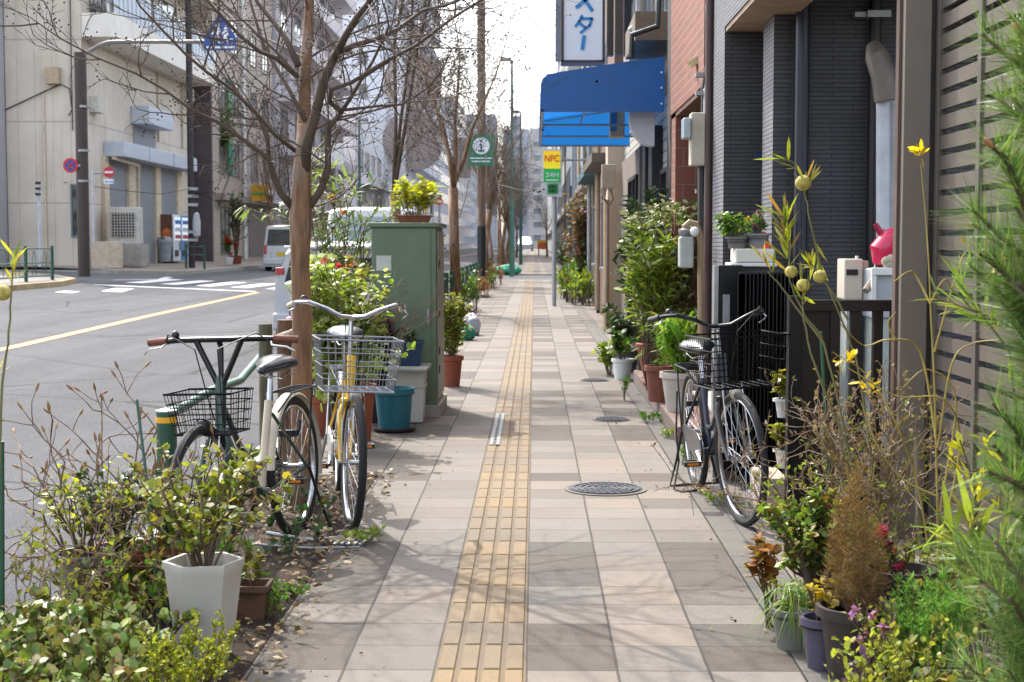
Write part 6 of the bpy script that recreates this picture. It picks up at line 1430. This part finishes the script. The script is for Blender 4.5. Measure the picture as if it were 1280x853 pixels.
t = plant('ornamental_cabbage', 'purple ornamental cabbage in a black bowl left of the cabinet', 'potted plant', (a.x, 11.9, a.z + .001), 3, .10, .05, G_mid, (.07, .05), 60, kind='oval', seed=74, start=.2, pot=(round_pot(.08, .12, .09), M_black, .09), flowers=(G_pur, 4, .06))
t = plant('potted_plant', 'bright lime green pot with leaves behind the handlebar of the yellow bicycle', 'potted plant', (at(455, 500, 11.6).x, 11.6, at(455, 432, 11.6).z), 12, .16, .1, G_lime, (.06, .04), 60, kind='oval', seed=75, pot=(round_pot(.07, .09, .16), mat('#93b81e', .4), .16))
a2 = at(455, 432, 11.6); t = thing('dark_pot_stand', 'black plastic crate carrying the lime green pot', 'crate', (a2.x, 11.6, 0)); MB().box(a2.x - .11, a2.x + .11, 11.5, 11.7, 0, a2.z - .001).build('crate', M_black, t, bevel=.008)
c = gpos_(491, 541)
t = plant('potted_plant', 'teal plastic pot on a saucer in front of the white container', 'potted plant', (c.x, c.y + .1, 0), 3, .16, .04, G_dk, (.03, .01), 8, sub=0, seed=76, pot=(round_pot(.115, .145, .325), mat('#0f5f70', .4, var=.06, dirt=.2), .325), soilr=.13)
t2 = MB().lathe([(.14, .001), (.16, .012), (.165, .03), (.15, .03), (1e-4, .02)], (c.x, c.y + .1, 0), 20).build('saucer', M_dkpot, t, True)
c = gpos_(466, 552)
t = plant('potted_plant', 'tall terracotta pot behind the front wheel of the yellow bicycle', 'potted plant', (c.x - .12, c.y + .05, 0), 20, .36, .16, G_mid, (.045, .02), 60, seed=77, pot=(round_pot(.10, .135, .40), M_terra, .40), soilr=.12)
t = plant('potted_plant', 'terracotta pot with grassy leaves under the silver wire basket', 'potted plant', (c.x - .42, c.y + .4, 0), 12, .4, .16, G_mid, (.20, .014), 20, kind='blade', seed=78, pot=(round_pot(.10, .13, .28), M_terra, .28))
q = at(513, 458, 11.55)
t = plant('potted_plant', 'navy blue planter with small cactus shoots standing on the white container', 'potted plant', (q.x, 11.6, zl), 6, .10, .08, G_dk, (.04, .02), 50, kind='oval', seed=79, r=.006, pot=(round_pot(.10, .125, .19, n=4, rot=R(45), sx=1.05), mat('#16304f', .45, var=.08), .19))
budshrub('dry_twigs', 'bundle of thin dry twigs leaning on the front of the green cabinet', (at(497, 500, 11.6).x, 11.6, .3), .95, 6, .12, 80, None, 0, r=.005, bud=False, cat='twigs')
t = plant('cabinet_top_plant', 'yellow green bush growing in a box on top of the green cabinet', 'potted plant', (at(518, 270, 12.2).x, 12.2, z1 + .012), 26, .34, .2, leafmat(['#b6c02a', '#ccc832', '#93a82c', '#d4c84a'], .4, .55), (.07, .026), 60, kind='oval', seed=81, r=.003, pot=(round_pot(.12, .15, .06, n=4, rot=R(45), sx=1.3), M_terra, .06), base_r=.1)
c = gpos_(563, 484)
t = plant('potted_plant', 'yellow flecked shrub in a terracotta pot just past the green cabinet', 'potted plant', (c.x, c.y + .1, 0), 24, .62, .15, leafmat(['#6f8f2c', '#b8b838', '#4f7a28', '#c8bc40']), (.055, .026), 55, kind='oval', seed=82, pot=(round_pot(.085, .115, .30), M_terra, .30), soilr=.1, start=.1, base_r=.06)
def bag(name, label, px, py, r, Y, m, sz=.8, seed=1, cat='bag'):
    rng = np.random.default_rng(seed); c = at(px, py, Y); mb = MB(); mb.ball((0, 0, 0), r, 22, 14, sz); o = mb
    V = o.v[0]; V *= (1 + .12 * np.sin(V[:, :1] * 40 / r * .1 + 2 * np.sin(V[:, 1:2] * 30)) + rng.normal(0, .03, (len(V), 1))); V[:, 2] = np.maximum(V[:, 2], -r * sz * .75); o.v[0] = V + np.array((c.x, Y, r * sz * .75 + .003))
    o = mb.build(name, m, None, 'all'); tag(o, label, cat); return o
M_net = mat('#2e9a78', .6, var=.4, scale=25, bmp=.02)
bag('net_bag', 'bundled green net sitting on the pavement past the green cabinet', 580, 415, .16, 21.5, M_net, .8, 2)
bag('plastic_bag', 'grey translucent plastic bag beside the green net bundle', 588, 405, .15, 22.6, mat('#b0b0b8', .3, bmp=.02), 1.2, 3)
bag('rubbish_net', 'flat heap of green netting farther down at the kerb', 634, 330, .6, 66.5, M_net, .4, 4, 'net')
for i, (px, py, Y, lb) in enumerate(((598, 375, 38.2, 'low reddish shrub at the foot of the fourth tree'), (607, 365, 45, 'low green shrub at the foot of the wooden pole'), (618, 358, 50, 'small brownish shrub between wooden pole and far row'), (580, 385, 30, 'small shrub at the foot of the third tree'))):
    mound('low_shrub', lb, 'shrub', at(px, 0, Y).x - .25, at(px, 0, Y).x + .25, Y - .2, Y + .8, .7 + .1 * i, (G_dry, G_mid, G_dry, G_mid)[i], (.07, .04), 24, 26, 90 + i, r=.006)

# --- right side, middle distance
t = plant('evergreen_shrub', 'dark glossy leaved shrub spreading under the brick overhang', 'shrub', (1.2, 14.5, .1), 40, 1.85, .36, G_dk, (.085, .04), 60, r=.008, sub=6, kind='oval', start=.45, seed=101, base_r=.16, subl=.3, wob=.1)
t = plant('variegated_shrub', 'dense shrub with cream edged leaves beside the gas meter', 'shrub', (1.22, 13.4, .12), 54, 1.72, .38, leafmat(['#47702f', '#c4c79a', '#5c8238', '#a9b67c', '#dcdcb4', '#3f662c'], .35, .3), (.06, .03), 85, r=.007, sub=6, kind='oval', start=.3, seed=102, base_r=.16, subl=.3)
t = plant('fern_shrub', 'bright yellow green feathery shrub between the dark and cream edged shrubs', 'shrub', (1.02, 12.9, .12), 26, 1.5, .22, G_lime, (.11, .022), 55, r=.005, sub=4, start=.6, seed=103, kind='oval', base_r=.05, subl=.25)
c = at(850, 470, 10.5); t = plant('strap_leaved_lily', 'strap leaved lily spilling from a white pot behind the bicycle saddle', 'potted plant', (1.12, 11.3, .121), 24, .38, .16, leafmat(['#4f8a2a', '#8ab83c', '#6ba032', '#b8cc60'], .35, .5), (.36, .028), 40, kind='blade', seed=104, droop=.35, sub=0, start=.0, pot=(round_pot(.11, .155, .30), mat('#b9b2a8', .6, dirt=.3), .30), soilr=.13, up=.9, out=.5)
t = plant('strap_leaved_lily', 'second strap leaved clump left of the white pot, standing behind the urns', 'plant', (1.16, 12.5, .12), 22, .62, .2, leafmat(['#4f8a2a', '#79aa38', '#6ba032'], .35, .5), (.38, .026), 24, kind='blade', seed=105, droop=.35, sub=0, start=.1, up=.8, out=.5)
def urn(b): return MB().lathe([(.09, 0), (.10, .03), (.085, .06), (.13, .24), (.135, .30), (.16, .33), (.165, .38), (.14, .39), (.12, .34), (1e-4, .33)], b, 22)
t = plant('potted_plant', 'large terracotta urn with a moulded rim on the tiled step', 'potted plant', (1.07, 13.3, .121), 8, .22, .1, G_mid, (.05, .03), 40, seed=106, kind='oval', pot=(urn, M_terra, .37), soilr=.12)
t = plant('potted_plant', 'plain terracotta cylinder pot in front of the moulded urn', 'potted plant', (1.01, 12.0, .121), 3, .08, .05, G_mid, (.03, .02), 20, seed=107, pot=(round_pot(.085, .11, .29), mat('#7c4a3c', .8, dirt=.3), .29), soilr=.1)
o = MB().lathe([(.03, 0), (.032, .1), (.02, .14), (.01, .17), (.01, .19), (1e-4, .19)], (1.03, 12.75, .122), 12).build('plastic_bottle', mat('#1f9a48', .3), None, True); tag(o, 'small bright green plastic bottle between the terracotta pots', 'bottle')
t = plant('potted_plant', 'small white pot with round leaves standing on the paving left of the urns', 'potted plant', (.91, 15.3, 0), 12, .34, .14, G_mid, (.06, .045), 40, kind='oval', seed=108, pot=(round_pot(.08, .105, .21), M_white, .21), soilr=.08)
t = plant('potted_plant', 'black pot with dark foliage right of the small white pot', 'potted plant', (1.15, 15.0, 0), 14, .42, .18, G_dk, (.07, .04), 45, kind='oval', seed=109, pot=(round_pot(.09, .12, .26), M_black, .26))
t = plant('potted_plant', 'low trailing plant in front of the siding wall left of the white pot', 'plant', (.80, 15.8, 0), 18, .36, .16, G_lime, (.05, .035), 45, kind='oval', seed=110)
t = plant('potted_plant', 'leafy evergreen in a grey tub behind the small white pot', 'potted plant', (1.0, 16.3, 0), 16, .42, .22, G_dk, (.08, .045), 40, kind='oval', seed=111, pot=(round_pot(.12, .15, .25), M_greypot, .25))
t = plant('seedling', 'tiny lone seedling tree growing from the paving joint', 'seedling', (.80, 13.2, 0), 2, .24, .05, G_mid, (.05, .03), 70, kind='oval', seed=112, r=.006, start=.45)
for i, (x, y, h, lb) in enumerate(((.93, 11.6, .08, 'patch of weeds against the tiled step'), (1.0, 10.7, .07, 'small weeds beside the plain terracotta pot'), (1.03, 9.35, .16, 'grass tuft by the pink planter wall'), (1.0, 7.95, .07, 'little weed between the wheels of the navy bicycle'), (1.15, 23.0, .1, 'weeds at the foot of the beige pillar'), (-.80, 6.95, .05, 'moss patch beside the yellow bicycle front wheel'), (-1.0, 5.85, .05, 'moss patch at the edge of the planting strip'))):
    mound('weeds', lb, 'weeds', x - .08, x + .08, y - .12, y + .12, h, G_lime if i % 2 else G_mid, (.03, .012), 22, 160, 120 + i, r=.001, spread=.04, sub=1)
t = plant('tall_potted_plant', 'tall pinkish orange foliage plant against the far house fronts', 'potted plant', (1.12, 35.5, 0), 20, 2.6, .3, leafmat(['#7a5c44', '#9a6c50', '#6a6a40', '#9a4a52', '#5f7040', '#b08a60']), (.12, .06), 26, kind='oval', seed=131, start=.4, base_r=.1, r=.012)
for i, (x, y, h, lm, lb) in enumerate(((1.05, 33.6, .9, G_lime, 'light green bush at the pavement edge beyond the siding wall'), (.95, 35.6, 1.2, G_mid, 'tufted dark green plant left of the light green bush'), (.85, 37.5, .8, G_yel, 'yellowish bush in the far cluster of pots'), (1.15, 39.5, 1.4, G_mid, 'farthest bush before the blue grey house'), (1.3, 70, 1.6, G_dk, 'conical dark shrub past the crossing street'))):
    mound('pavement_bush', lb, 'bush', x - .2, x + .2, y - .4, y + .4, h, lm, (.12, .05), 26, 24, 140 + i, r=.008, spread=.2)
q = at(932, 311, 8.97)
t = plant('potted_plant', 'green plant with yellow flowers at the left end of the foam box', 'potted plant', (q.x - .05, 8.97, q.z), 16, .17, .13, G_mid, (.05, .018), 70, kind='oval', seed=151, pot=(round_pot(.05, .065, .07), M_greypot, .07), flowers=(G_ylw, 6, .025), r=.002, droop=.4)
t = plant('potted_plant', 'pot of lilac pink flowers on the foam box', 'potted plant', (q.x + .07, 8.95, q.z), 9, .17, .06, G_mid, (.04, .016), 40, kind='oval', seed=152, pot=(round_pot(.05, .07, .09), mat('#77757a', .5), .09), flowers=(G_pnk, 12, .028), r=.002)
o = MB().tube([at(953, 311, 8.95), at(955, 290, 8.95)], (.055, .012), 14).build('red_cone', mat('#d8402a', .5), None, True); tag(o, 'small red plastic cone beside the flower pots on the foam box', 'cone')
for i, (py, lb) in enumerate(((500, 'topmost small white pot of jade hanging by the black fence post'), (565, 'middle white pot of jade beside the black fence post'), (615, 'lowest white pot of jade standing on the stone block'))):
    q = at(979, py + 22, 7.85); t = plant('potted_plant', lb, 'potted plant', (q.x, 7.85, max(q.z, .21)), 7, .17, .06, leafmat(['#8a9a2c', '#b4ac30', '#6f8a34'], .3, .4), (.042, .036), 90, kind='oval', seed=160 + i, pot=(round_pot(.03, .045, .10), M_white, .10), soilr=.035, r=.004)

# --- bottom right
def cat_(px, Y): return at(px, 500, Y).x
t = plant('jade_tree', 'branching jade tree with orange tipped leaves on its left side', 'succulent', (cat_(1032, 5.05), 5.05, 0), 15, .42, .19, leafmat(['#5f8428', '#8fae34', '#4a6e2a', '#a8a03c', '#6f9030', '#a86a34'], .3, .25), (.027, .021), 230, r=.010, sub=5, kind='oval', start=.4, seed=201, pot=(round_pot(.07, .085, .16), M_pplast, .16), lean=(-.10, 0), stemmat=mat('#4a3c30', .8), subl=.4)
t = plant('jade_sprig', 'orange and green jade sprig leaning over the gutter at the right', 'succulent', (cat_(972, 5.35), 5.35, 0), 7, .34, .06, G_org, (.04, .03), 120, r=.005, sub=2, kind='oval', start=.6, seed=202, lean=(-.04, -.02))
t = plant('grass_pot', 'grey pot of fine drooping grass at the edge of the paving', 'potted plant', (cat_(996, 5.1), 5.1, 0), 34, .12, .07, leafmat(['#6a9a2a', '#8fb83a', '#4f7a28', '#b0b84a'], .4, .5), (.15, .004), 90, kind='blade', seed=203, r=.001, sub=0, start=.1, droop=.55, pot=(round_pot(.06, .075, .14), M_greypot, .14), base_r=.05)
t = plant('purple_pot', 'lavender plastic pot with a few yellow leaves in front of the jade tree', 'potted plant', (cat_(1032, 4.85), 4.85, 0), 6, .16, .07, G_ylw, (.03, .022), 50, kind='oval', seed=204, pot=(round_pot(.048, .064, .17), mat('#4a4456', .5, dirt=.3), .17))
rng = np.random.default_rng(205); cx_ = cat_(1073, 4.75); t = thing('dry_cone_bush', 'dry brown cone shaped bush in a dark plastic pot at the bottom right', 'potted plant', (cx_, 4.75, 0))
round_pot(.085, .115, .235)(Vector((cx_, 4.75, 0))).build('pot', M_dkpot, t, True); MB().lathe([(1e-4, .2), (.1, .2)], (cx_, 4.75, 0), 14).build('soil', M_soil, t)
S = []
for k in range(60):
    a = rng.uniform(0, 6.28); zt = rng.uniform(.25, 1) ; z = .2 + .52 * zt; rr = .095 * (.7 + .5 * rng.random()) * math.sin(min(1, (1 - zt) * 1.5 + .12) * 1.57); p0 = np.array((cx_ + .02 * math.cos(a), 4.75 + .02 * math.sin(a), .2)); p1 = np.array((cx_ + rr * math.cos(a), 4.75 + rr * math.sin(a), z * .55 + .1)); p2 = np.array((cx_ + rr * math.cos(a) * .8, 4.75 + rr * math.sin(a) * .8, z)); S.append(np.array([p0, (p0 + p1) / 2 + rng.normal(0, .01, 3), p1, (p1 + p2) / 2 + rng.normal(0, .008, 3), p2]))
m = MB(); sticks(m, S, .0016, .0006, 3); m.build('stem', mat('#86664a', .8), t, True)
P, D = along(rng, S, 300, .2, .8, .5); m = MB(); leaves(m, P, D, .026, .002, 'dia', rng); m.build('foliage', leafmat(['#94704a', '#a8885c', '#7c5a3a', '#a08054'], .7, .35), t)
budshrub('vine_thicket', 'thicket of brown leafless stems in front of the brown bar fence', (cat_(1075, 6.1), 6.1, 0), .98, 9, .24, 211, leafmat(['#8a7464', '#9c8570', '#a08a50', '#6f5c4c'], .7, .3), 26, r=.006, bud=False, bc=('#8a6f58', '#5c4838'))
budshrub('vine_thicket', 'tangle of greenish brown stems with a few small green leaves before the gate post', (cat_(1110, 5.9), 5.9, 0), .86, 8, .26, 212, G_olive, 28, r=.005, bud=False, bc=('#7c7448', '#5c4838'))
budshrub('vine_thicket', 'thin bare stems with tiny green leaves left of the dry cone bush', (cat_(1035, 5.9), 5.9, 0), .62, 7, .3, 213, G_lime, 22, r=.004, bud=False)
mound('dried_flower_clump', 'clump of withered grey pink flower heads on the fence side', 'plant', cat_(1040, 6.3), cat_(1115, 6.3), 6.1, 6.5, .86, leafmat(['#8a7468', '#a08c80', '#6f5648', '#7c7a58'], .8, .2), (.022, .016), 22, 70, 214, kind='oval', r=.003, hv=.5, spread=.1, start=.4)
t = thing('green_stake_pole', 'green garden pole standing in the thicket before the bar fence', 'stake', at(1030, 700, 6.2)); MB().tube([at(1040, 760, 6.2), at(1034, 560, 6.2), at(1026, 415, 6.2)], .007, 7).build('pole', mat('#2a5a3a', .5), t, True)
t = thing('bamboo_stake', 'pale bamboo stake in front of the gate post', 'stake', at(1150, 800, 5.8)); MB().tube([at(1160, 760, 5.8), at(1147, 650, 5.8), at(1145, 548, 5.8)], .009, 8).build('stake', mat('#8a8070', .8, var=.3), t, True)
# wiry forsythia with yellow leaves
rng = np.random.default_rng(221); t = thing('forsythia', 'wiry plant with long yellow stems and few yellow leaves across the gate post', 'shrub', (cat_(1165, 5.2), 5.2, 0)); m = MB(); tipm = MB(); S = []
for s in ([(1175, 800), (1172, 640), (1168, 480), (1164, 400), (1161, 330), (1157, 270), (1151, 205)], [(1175, 800), (1150, 620), (1120, 530), (1085, 470), (1040, 440)], [(1170, 700), (1200, 560), (1180, 500), (1120, 495), (1060, 460)], [(1172, 560), (1150, 440), (1110, 425), (1080, 432), (1050, 405)], [(1172, 560), (1190, 455), (1215, 430), (1250, 425)], [(1175, 640), (1195, 500), (1160, 462), (1128, 485)],
          [(1170, 620), (1130, 600), (1098, 560), (1075, 500)], [(1163, 380), (1145, 345), (1135, 340), (1118, 352)], [(1163, 380), (1180, 350), (1190, 362)], [(1168, 440), (1200, 330), (1215, 315), (1240, 335)], [(1120, 425), (1110, 405), (1120, 390)]):
    pts = smooth([at(x, y, 5.2 + .06 * math.sin(x * .1)) for x, y in s]); S.append(pts); m.tube(pts, np.linspace(.0045, .0018, len(pts)), 6, False)
m.build('stem', mat('#94823c', .7, var=.3), t, True)
m = MB(); P = []; D = []
for (x, y, n) in ((1150, 192, 13), (1062, 452, 9), (1090, 488, 7), (1050, 448, 5), (1205, 305, 3), (1078, 478, 5), (1240, 345, 5), (1255, 330, 4)):
    c = np.array(tuple(at(x, y, 5.18))); P.append(np.repeat(c[None], n, 0) + rng.normal(0, .006, (n, 3))); D.append(rng.normal(0, 1, (n, 3)) + np.array((0, -.3, .4)))
leaves(m, np.concatenate(P), np.concatenate(D), .042, .018, 'oval', rng); m.build('foliage', G_ylw, t)
G_strap = leafmat(['#7a9434', '#9cab3e', '#5f8232', '#b8b44c', '#869c40'], .35, .5)
def tuft(name, label, cat, items, lm, seed, base, stemc='#5a4a34'):
    rng = np.random.default_rng(seed); t = thing(name, label, cat, base); m = MB(); s_ = MB()
    for (x0, y0, x1, y1, n, L, W, Y, spread) in items:
        A, Bq = np.array(tuple(at(x0, y0, Y))), np.array(tuple(at(x1, y1, Y))); s_.tube([A, (A + Bq) / 2 + rng.normal(0, .006, 3), Bq], (.004, .0025), 5, False)
        f = rng.random((n, 1)); P = A * (1 - f) + Bq * f; D = norm((Bq - A)[None]) * .8 + rng.normal(0, spread, (n, 3)); leaves(m, P, D, L, W, 'blade' if L > .12 else 'oval', rng, droop=.12)
    s_.build('stem', mat(stemc, .8), t, True); m.build('foliage', lm, t); return t
tuft('strap_leaved_shrub', 'shrub with broad yellow green strap leaves low in front of the slatted gate', 'shrub', [(1222, 760, 1212, 640, 34, .17, .022, 4.2, .55), (1212, 690, 1180, 655, 12, .15, .02, 4.2, .4), (1250, 740, 1262, 600, 16, .14, .018, 4.3, .5)], G_strap, 231, (cat_(1222, 4.2), 4.2, 0))
tuft('willow_leaved_shrub', 'spray of narrow green leaves across the middle of the slatted gate', 'shrub', [(1262, 440, 1195, 350, 34, .10, .011, 4.4, .42), (1235, 395, 1175, 375, 16, .09, .010, 4.4, .35), (1262, 440, 1280, 560, 10, .09, .011, 4.4, .4), (1280, 560, 1270, 760, 4, .08, .01, 4.4, .4)], leafmat(['#8aa83a', '#6f9430', '#a8bc48', '#5c8030']), 232, (cat_(1262, 4.4), 4.4, 0))
tuft('yellow_leaved_shrub', 'sprigs of bright yellow leaves in front of the lower slats', 'shrub', [(1222, 640, 1200, 550, 16, .05, .017, 4.6, .6), (1222, 640, 1235, 540, 14, .05, .017, 4.6, .6), (1250, 640, 1245, 570, 9, .05, .016, 4.6, .6), (1225, 800, 1222, 640, 3, .05, .016, 4.6, .5), (1200, 590, 1190, 570, 6, .05, .016, 4.6, .5)], leafmat(['#c4c426', '#d8cc30', '#a4b42c'], .4, .55), 233, (cat_(1222, 4.6), 4.6, 0))
mound('low_bush', 'olive leaved bushes filling the ground before the lower slats', 'bush', cat_(1120, 5.4), cat_(1235, 5.4), 4.9, 5.7, .46, G_olive, (.03, .018), 60, 60, 260, r=.003, hv=.4, spread=.14)
mound('low_bush', 'dark leafy ground plants between the jade tree and the gate', 'bush', cat_(1010, 5.9), cat_(1120, 5.9), 5.4, 6.3, .26, G_mid, (.032, .02), 50, 50, 261, r=.003, hv=.4, spread=.12)
mound('fennel_bush', 'soft bright green thread leaved bush at the lower right', 'shrub', cat_(1142, 4.5), cat_(1198, 4.5), 4.4, 4.6, .41, leafmat(['#62a040', '#84b858', '#4c8434', '#9cc468'], .4, .5), (.022, .0035), 60, 420, 241, kind='dia', r=.0012, spread=.1, sub=5, start=.5, hv=.75)
mound('scrappy_plants', 'scrappy yellowing seedlings between the dark pot and the thread leaved bush', 'plants', cat_(1100, 4.6), cat_(1150, 4.6), 4.4, 4.8, .34, leafmat(['#a89c40', '#b8a848', '#8a7a44', '#9c8a50'], .6, .4), (.02, .01), 40, 60, 262, r=.0018, hv=.4, spread=.1)
mound('sprawling_vine', 'sprawling thin stemmed vine with pale leaves over the pots at the bottom right', 'vine', cat_(1070, 4.3), cat_(1190, 4.3), 4.15, 4.4, .36, leafmat(['#9aa83c', '#b8bc4a', '#7c9434', '#c0b860'], .4, .5), (.022, .014), 70, 60, 242, r=.0016, hv=.4, spread=.16)
mound('succulent_bed', 'grey green succulents crowding the bottom right corner', 'succulent', cat_(1160, 4.1), cat_(1290, 4.1), 3.95, 4.3, .26, leafmat(['#6f8f4a', '#4a7a50', '#94a44a', '#b08a3c', '#3f6a48'], .35, .3), (.038, .022), 50, 60, 243, r=.006, hv=.4)
t = plant('purple_leaved_plant', 'small purple leaved plant at the bottom edge beside the dark pot', 'plant', (cat_(1092, 4.35), 4.35, 0), 6, .18, .07, leafmat(['#4a1c4a', '#6a2a5c', '#5a3050']), (.05, .02), 40, kind='oval', seed=251, sub=1)
t = plant('pink_flower_pot', 'brown pot with pink flowers behind the thread leaved bush', 'potted plant', (cat_(1130, 5.0), 5.0, 0), 9, .16, .1, G_olive, (.03, .015), 40, seed=252, pot=(round_pot(.08, .11, .30), M_dkpot, .30), flowers=(G_red, 5, .026))
t = plant('magenta_flower_pot', 'low pot with small magenta and lilac flowers in front of the dry cone bush', 'potted plant', (cat_(1118, 4.3), 4.42, 0), 10, .24, .12, G_olive, (.022, .012), 40, seed=253, pot=(round_pot(.07, .09, .12), M_greypot, .12), flowers=(leafmat(['#c23a8a', '#b07ac0', '#d890c0']), 9, .018))
o = MB().box(cat_(1150, 4.05), cat_(1265, 4.05), 3.95, 4.15, 0, .12).build('planter_trough', mat('#6a3024', .6, dirt=.2), None, bevel=.01); tag(o, 'long brick red plastic planter trough at the bottom right edge', 'planter')
t = thing('broad_leaf_sprig', 'sprig of broad grey green leaves at the right edge above the succulents', 'plant', at(1260, 850, 3.9)); rng = np.random.default_rng(254); m = MB(); P = np.array([tuple(at(x, y, 3.9)) for x, y in ((1240, 735), (1245, 738), (1262, 725), (1275, 715), (1250, 745), (1270, 700))]); D = np.array([(-1, 0, .15), (-.3, -.2, -1), (1, -.1, .6), (1, 0, .2), (-.2, -.3, -.9), (.8, -.3, .9)]); leaves(m, P, D, .08, .034, 'oval', rng); m.build('foliage', leafmat(['#6f8a7a', '#8aa08c', '#7c9478'], .4, .2), t); MB().tube([at(1290, 853, 3.95), at(1270, 760, 3.92), at(1250, 735, 3.9)], .004, 6).build('stem', M_twig, t, True)

# --- pine at the right edge
t = thing('pine_tree', 'young pine with long needles filling the right edge of the photo', 'tree', (1.27, 3.3, 0)); rng = np.random.default_rng(301)
trk = MB(); trk.tube([(1.20, 3.35, 0), (1.16, 3.3, .8), (1.17, 3.3, 1.6), (1.16, 3.3, 2.35)], (.035, .03, .022, .012), 10)
nm = MB(); NP = []; ND = []; bud = MB()
shoots = []
for k in range(92):
    z = .2 + 2.1 * k / 91 + rng.normal(0, .03); a = math.pi + rng.uniform(-1.6, 1.6); L = rng.uniform(.08, .25)
    p0 = np.array((1.18, 3.3, z)); d = norm(np.array((math.cos(a), math.sin(a) * .8, rng.uniform(.05, .7)))); pts = [p0 + d * L * f + np.array((0, 0, .08 * f * f)) for f in (0, .3, .6, 1)]; shoots.append(pts)
A = at(1283, 262, 3.1); Bq = at(1258, 200, 3.05); Cq = at(1240, 183, 3.0); shoots.append([np.array(tuple(v)) for v in (A, (A + Bq) / 2, Bq, Cq)])
A = at(1300, 620, 3.2); Bq = at(1262, 600, 3.1); Cq = at(1235, 590, 3.1); shoots.append([np.array(tuple(v)) for v in (A, (A + Bq) / 2, Bq, Cq)])
for pts in shoots:
    trk.tube(pts, (.009, .007, .006, .004), 6); P = np.array(pts)
    for i in range(3):
        n = 95; f = rng.random((n, 1)); q = P[i] * (1 - f) + P[i + 1] * f; tg = norm((P[i + 1] - P[i])[None]); r = rng.normal(0, 1, (n, 3)); r -= tg * (r * tg).sum(1, keepdims=True)
        NP.append(q); ND.append(norm(tg * .75 + norm(r) * .75))
    if len(bud.v) % 1 == 0 and rng.random() > .12 and pts is not shoots[-2]: continue
    e = P[-1]; dd = norm(P[-1] - P[-2]); bud.tube([e, e + dd * .012, e + dd * .03, e + dd * .038], (.005, .0075, .006, .001), 8)
NP = np.concatenate(NP); ND = np.concatenate(ND); leaves(nm, NP, ND, .095, .0026, 'needle', rng, var=.4)
trk.build('trunk', barkmat('#5a4030', '#3c2c22', 9), t, True); nm.build('crown', leafmat(['#4a7430', '#6e9642', '#3a5c2a', '#98b46c', '#5c8640'], .3, .4), t); bud.build('buds', mat('#9a6a44', .7), t, True)

# --- far side of the street
zf_ = gz(-13.5)
t = plant('potted_tree', 'small dark potted tree before the brown building across the street', 'tree', (at(295, 320, 62).x, 62, zf_), 16, 2.7, .45, G_dk, (.12, .07), 30, r=.03, seed=401, start=.65, kind='oval', base_r=.05, pot=(round_pot(.2, .26, .35), M_terra, .35))
t = plant('red_flower_pot', 'pot of red flowers beside the small potted tree across the street', 'potted plant', (at(286, 320, 61).x, 61, zf_), 10, .9, .25, G_mid, (.12, .07), 24, seed=402, kind='oval', pot=(round_pot(.15, .2, .3), M_white, .3), flowers=(leafmat(['#b8202a', '#a01a3a']), 9, .14))
mound('far_weeds', 'strip of weeds at the foot of the beige building walls', 'weeds', -15.1, -12.6, 50.6, 52.2, .3, G_mid, (.07, .03), 60, 25, 403, r=.004)
mound('far_weeds', 'weeds along the kerb below the black utility pole', 'weeds', -13.6, -12.2, 54, 56, .3, G_olive, (.07, .03), 40, 25, 404, r=.004)
t = plant('balcony_plants', 'green climbing plants on the upper windows of the brown building', 'plants', (-14.3, 69, 5.2), 16, 2.6, .5, G_mid, (.16, .09), 20, seed=405, kind='oval', r=.01)

# --- overhead wires
def wire(label, a, b, sag, r=.012):
    A, Bq = Vector(a), Vector(b); m = MB(); m.tube([A.lerp(Bq, k / 16) - Vector((0, 0, sag * 4 * (k / 16) * (1 - k / 16))) for k in range(17)], r, 5); o = m.build('overhead_wire', M_black, None, True); tag(o, label, 'wire', 'wires across the sky')
pz = at(603, 0, 45)
wire('upper black wire from the wooden pole to the lightbox sign', (pz.x, 45, at(603, 8, 45).z), (1.5, 24, at(780, 22, 24).z), .3)
wire('lower black wire from the wooden pole to the house wall', (pz.x, 45, at(603, 72, 45).z), (1.4, 30, at(755, 80, 30).z), .35)
wire('wire sagging from the wooden pole towards the awning', (pz.x, 45, at(603, 122, 45).z), (1.4, 26, at(765, 108, 26).z), .2)
wire('wire running from the wooden pole across the road to the left', (pz.x, 45, at(603, 30, 45).z), (-14.3, 84, 15), .8)
wire('wire running from the wooden pole down the line of trees', (pz.x, 45, at(603, 15, 45).z), (-1.9, 120, 9), .6)
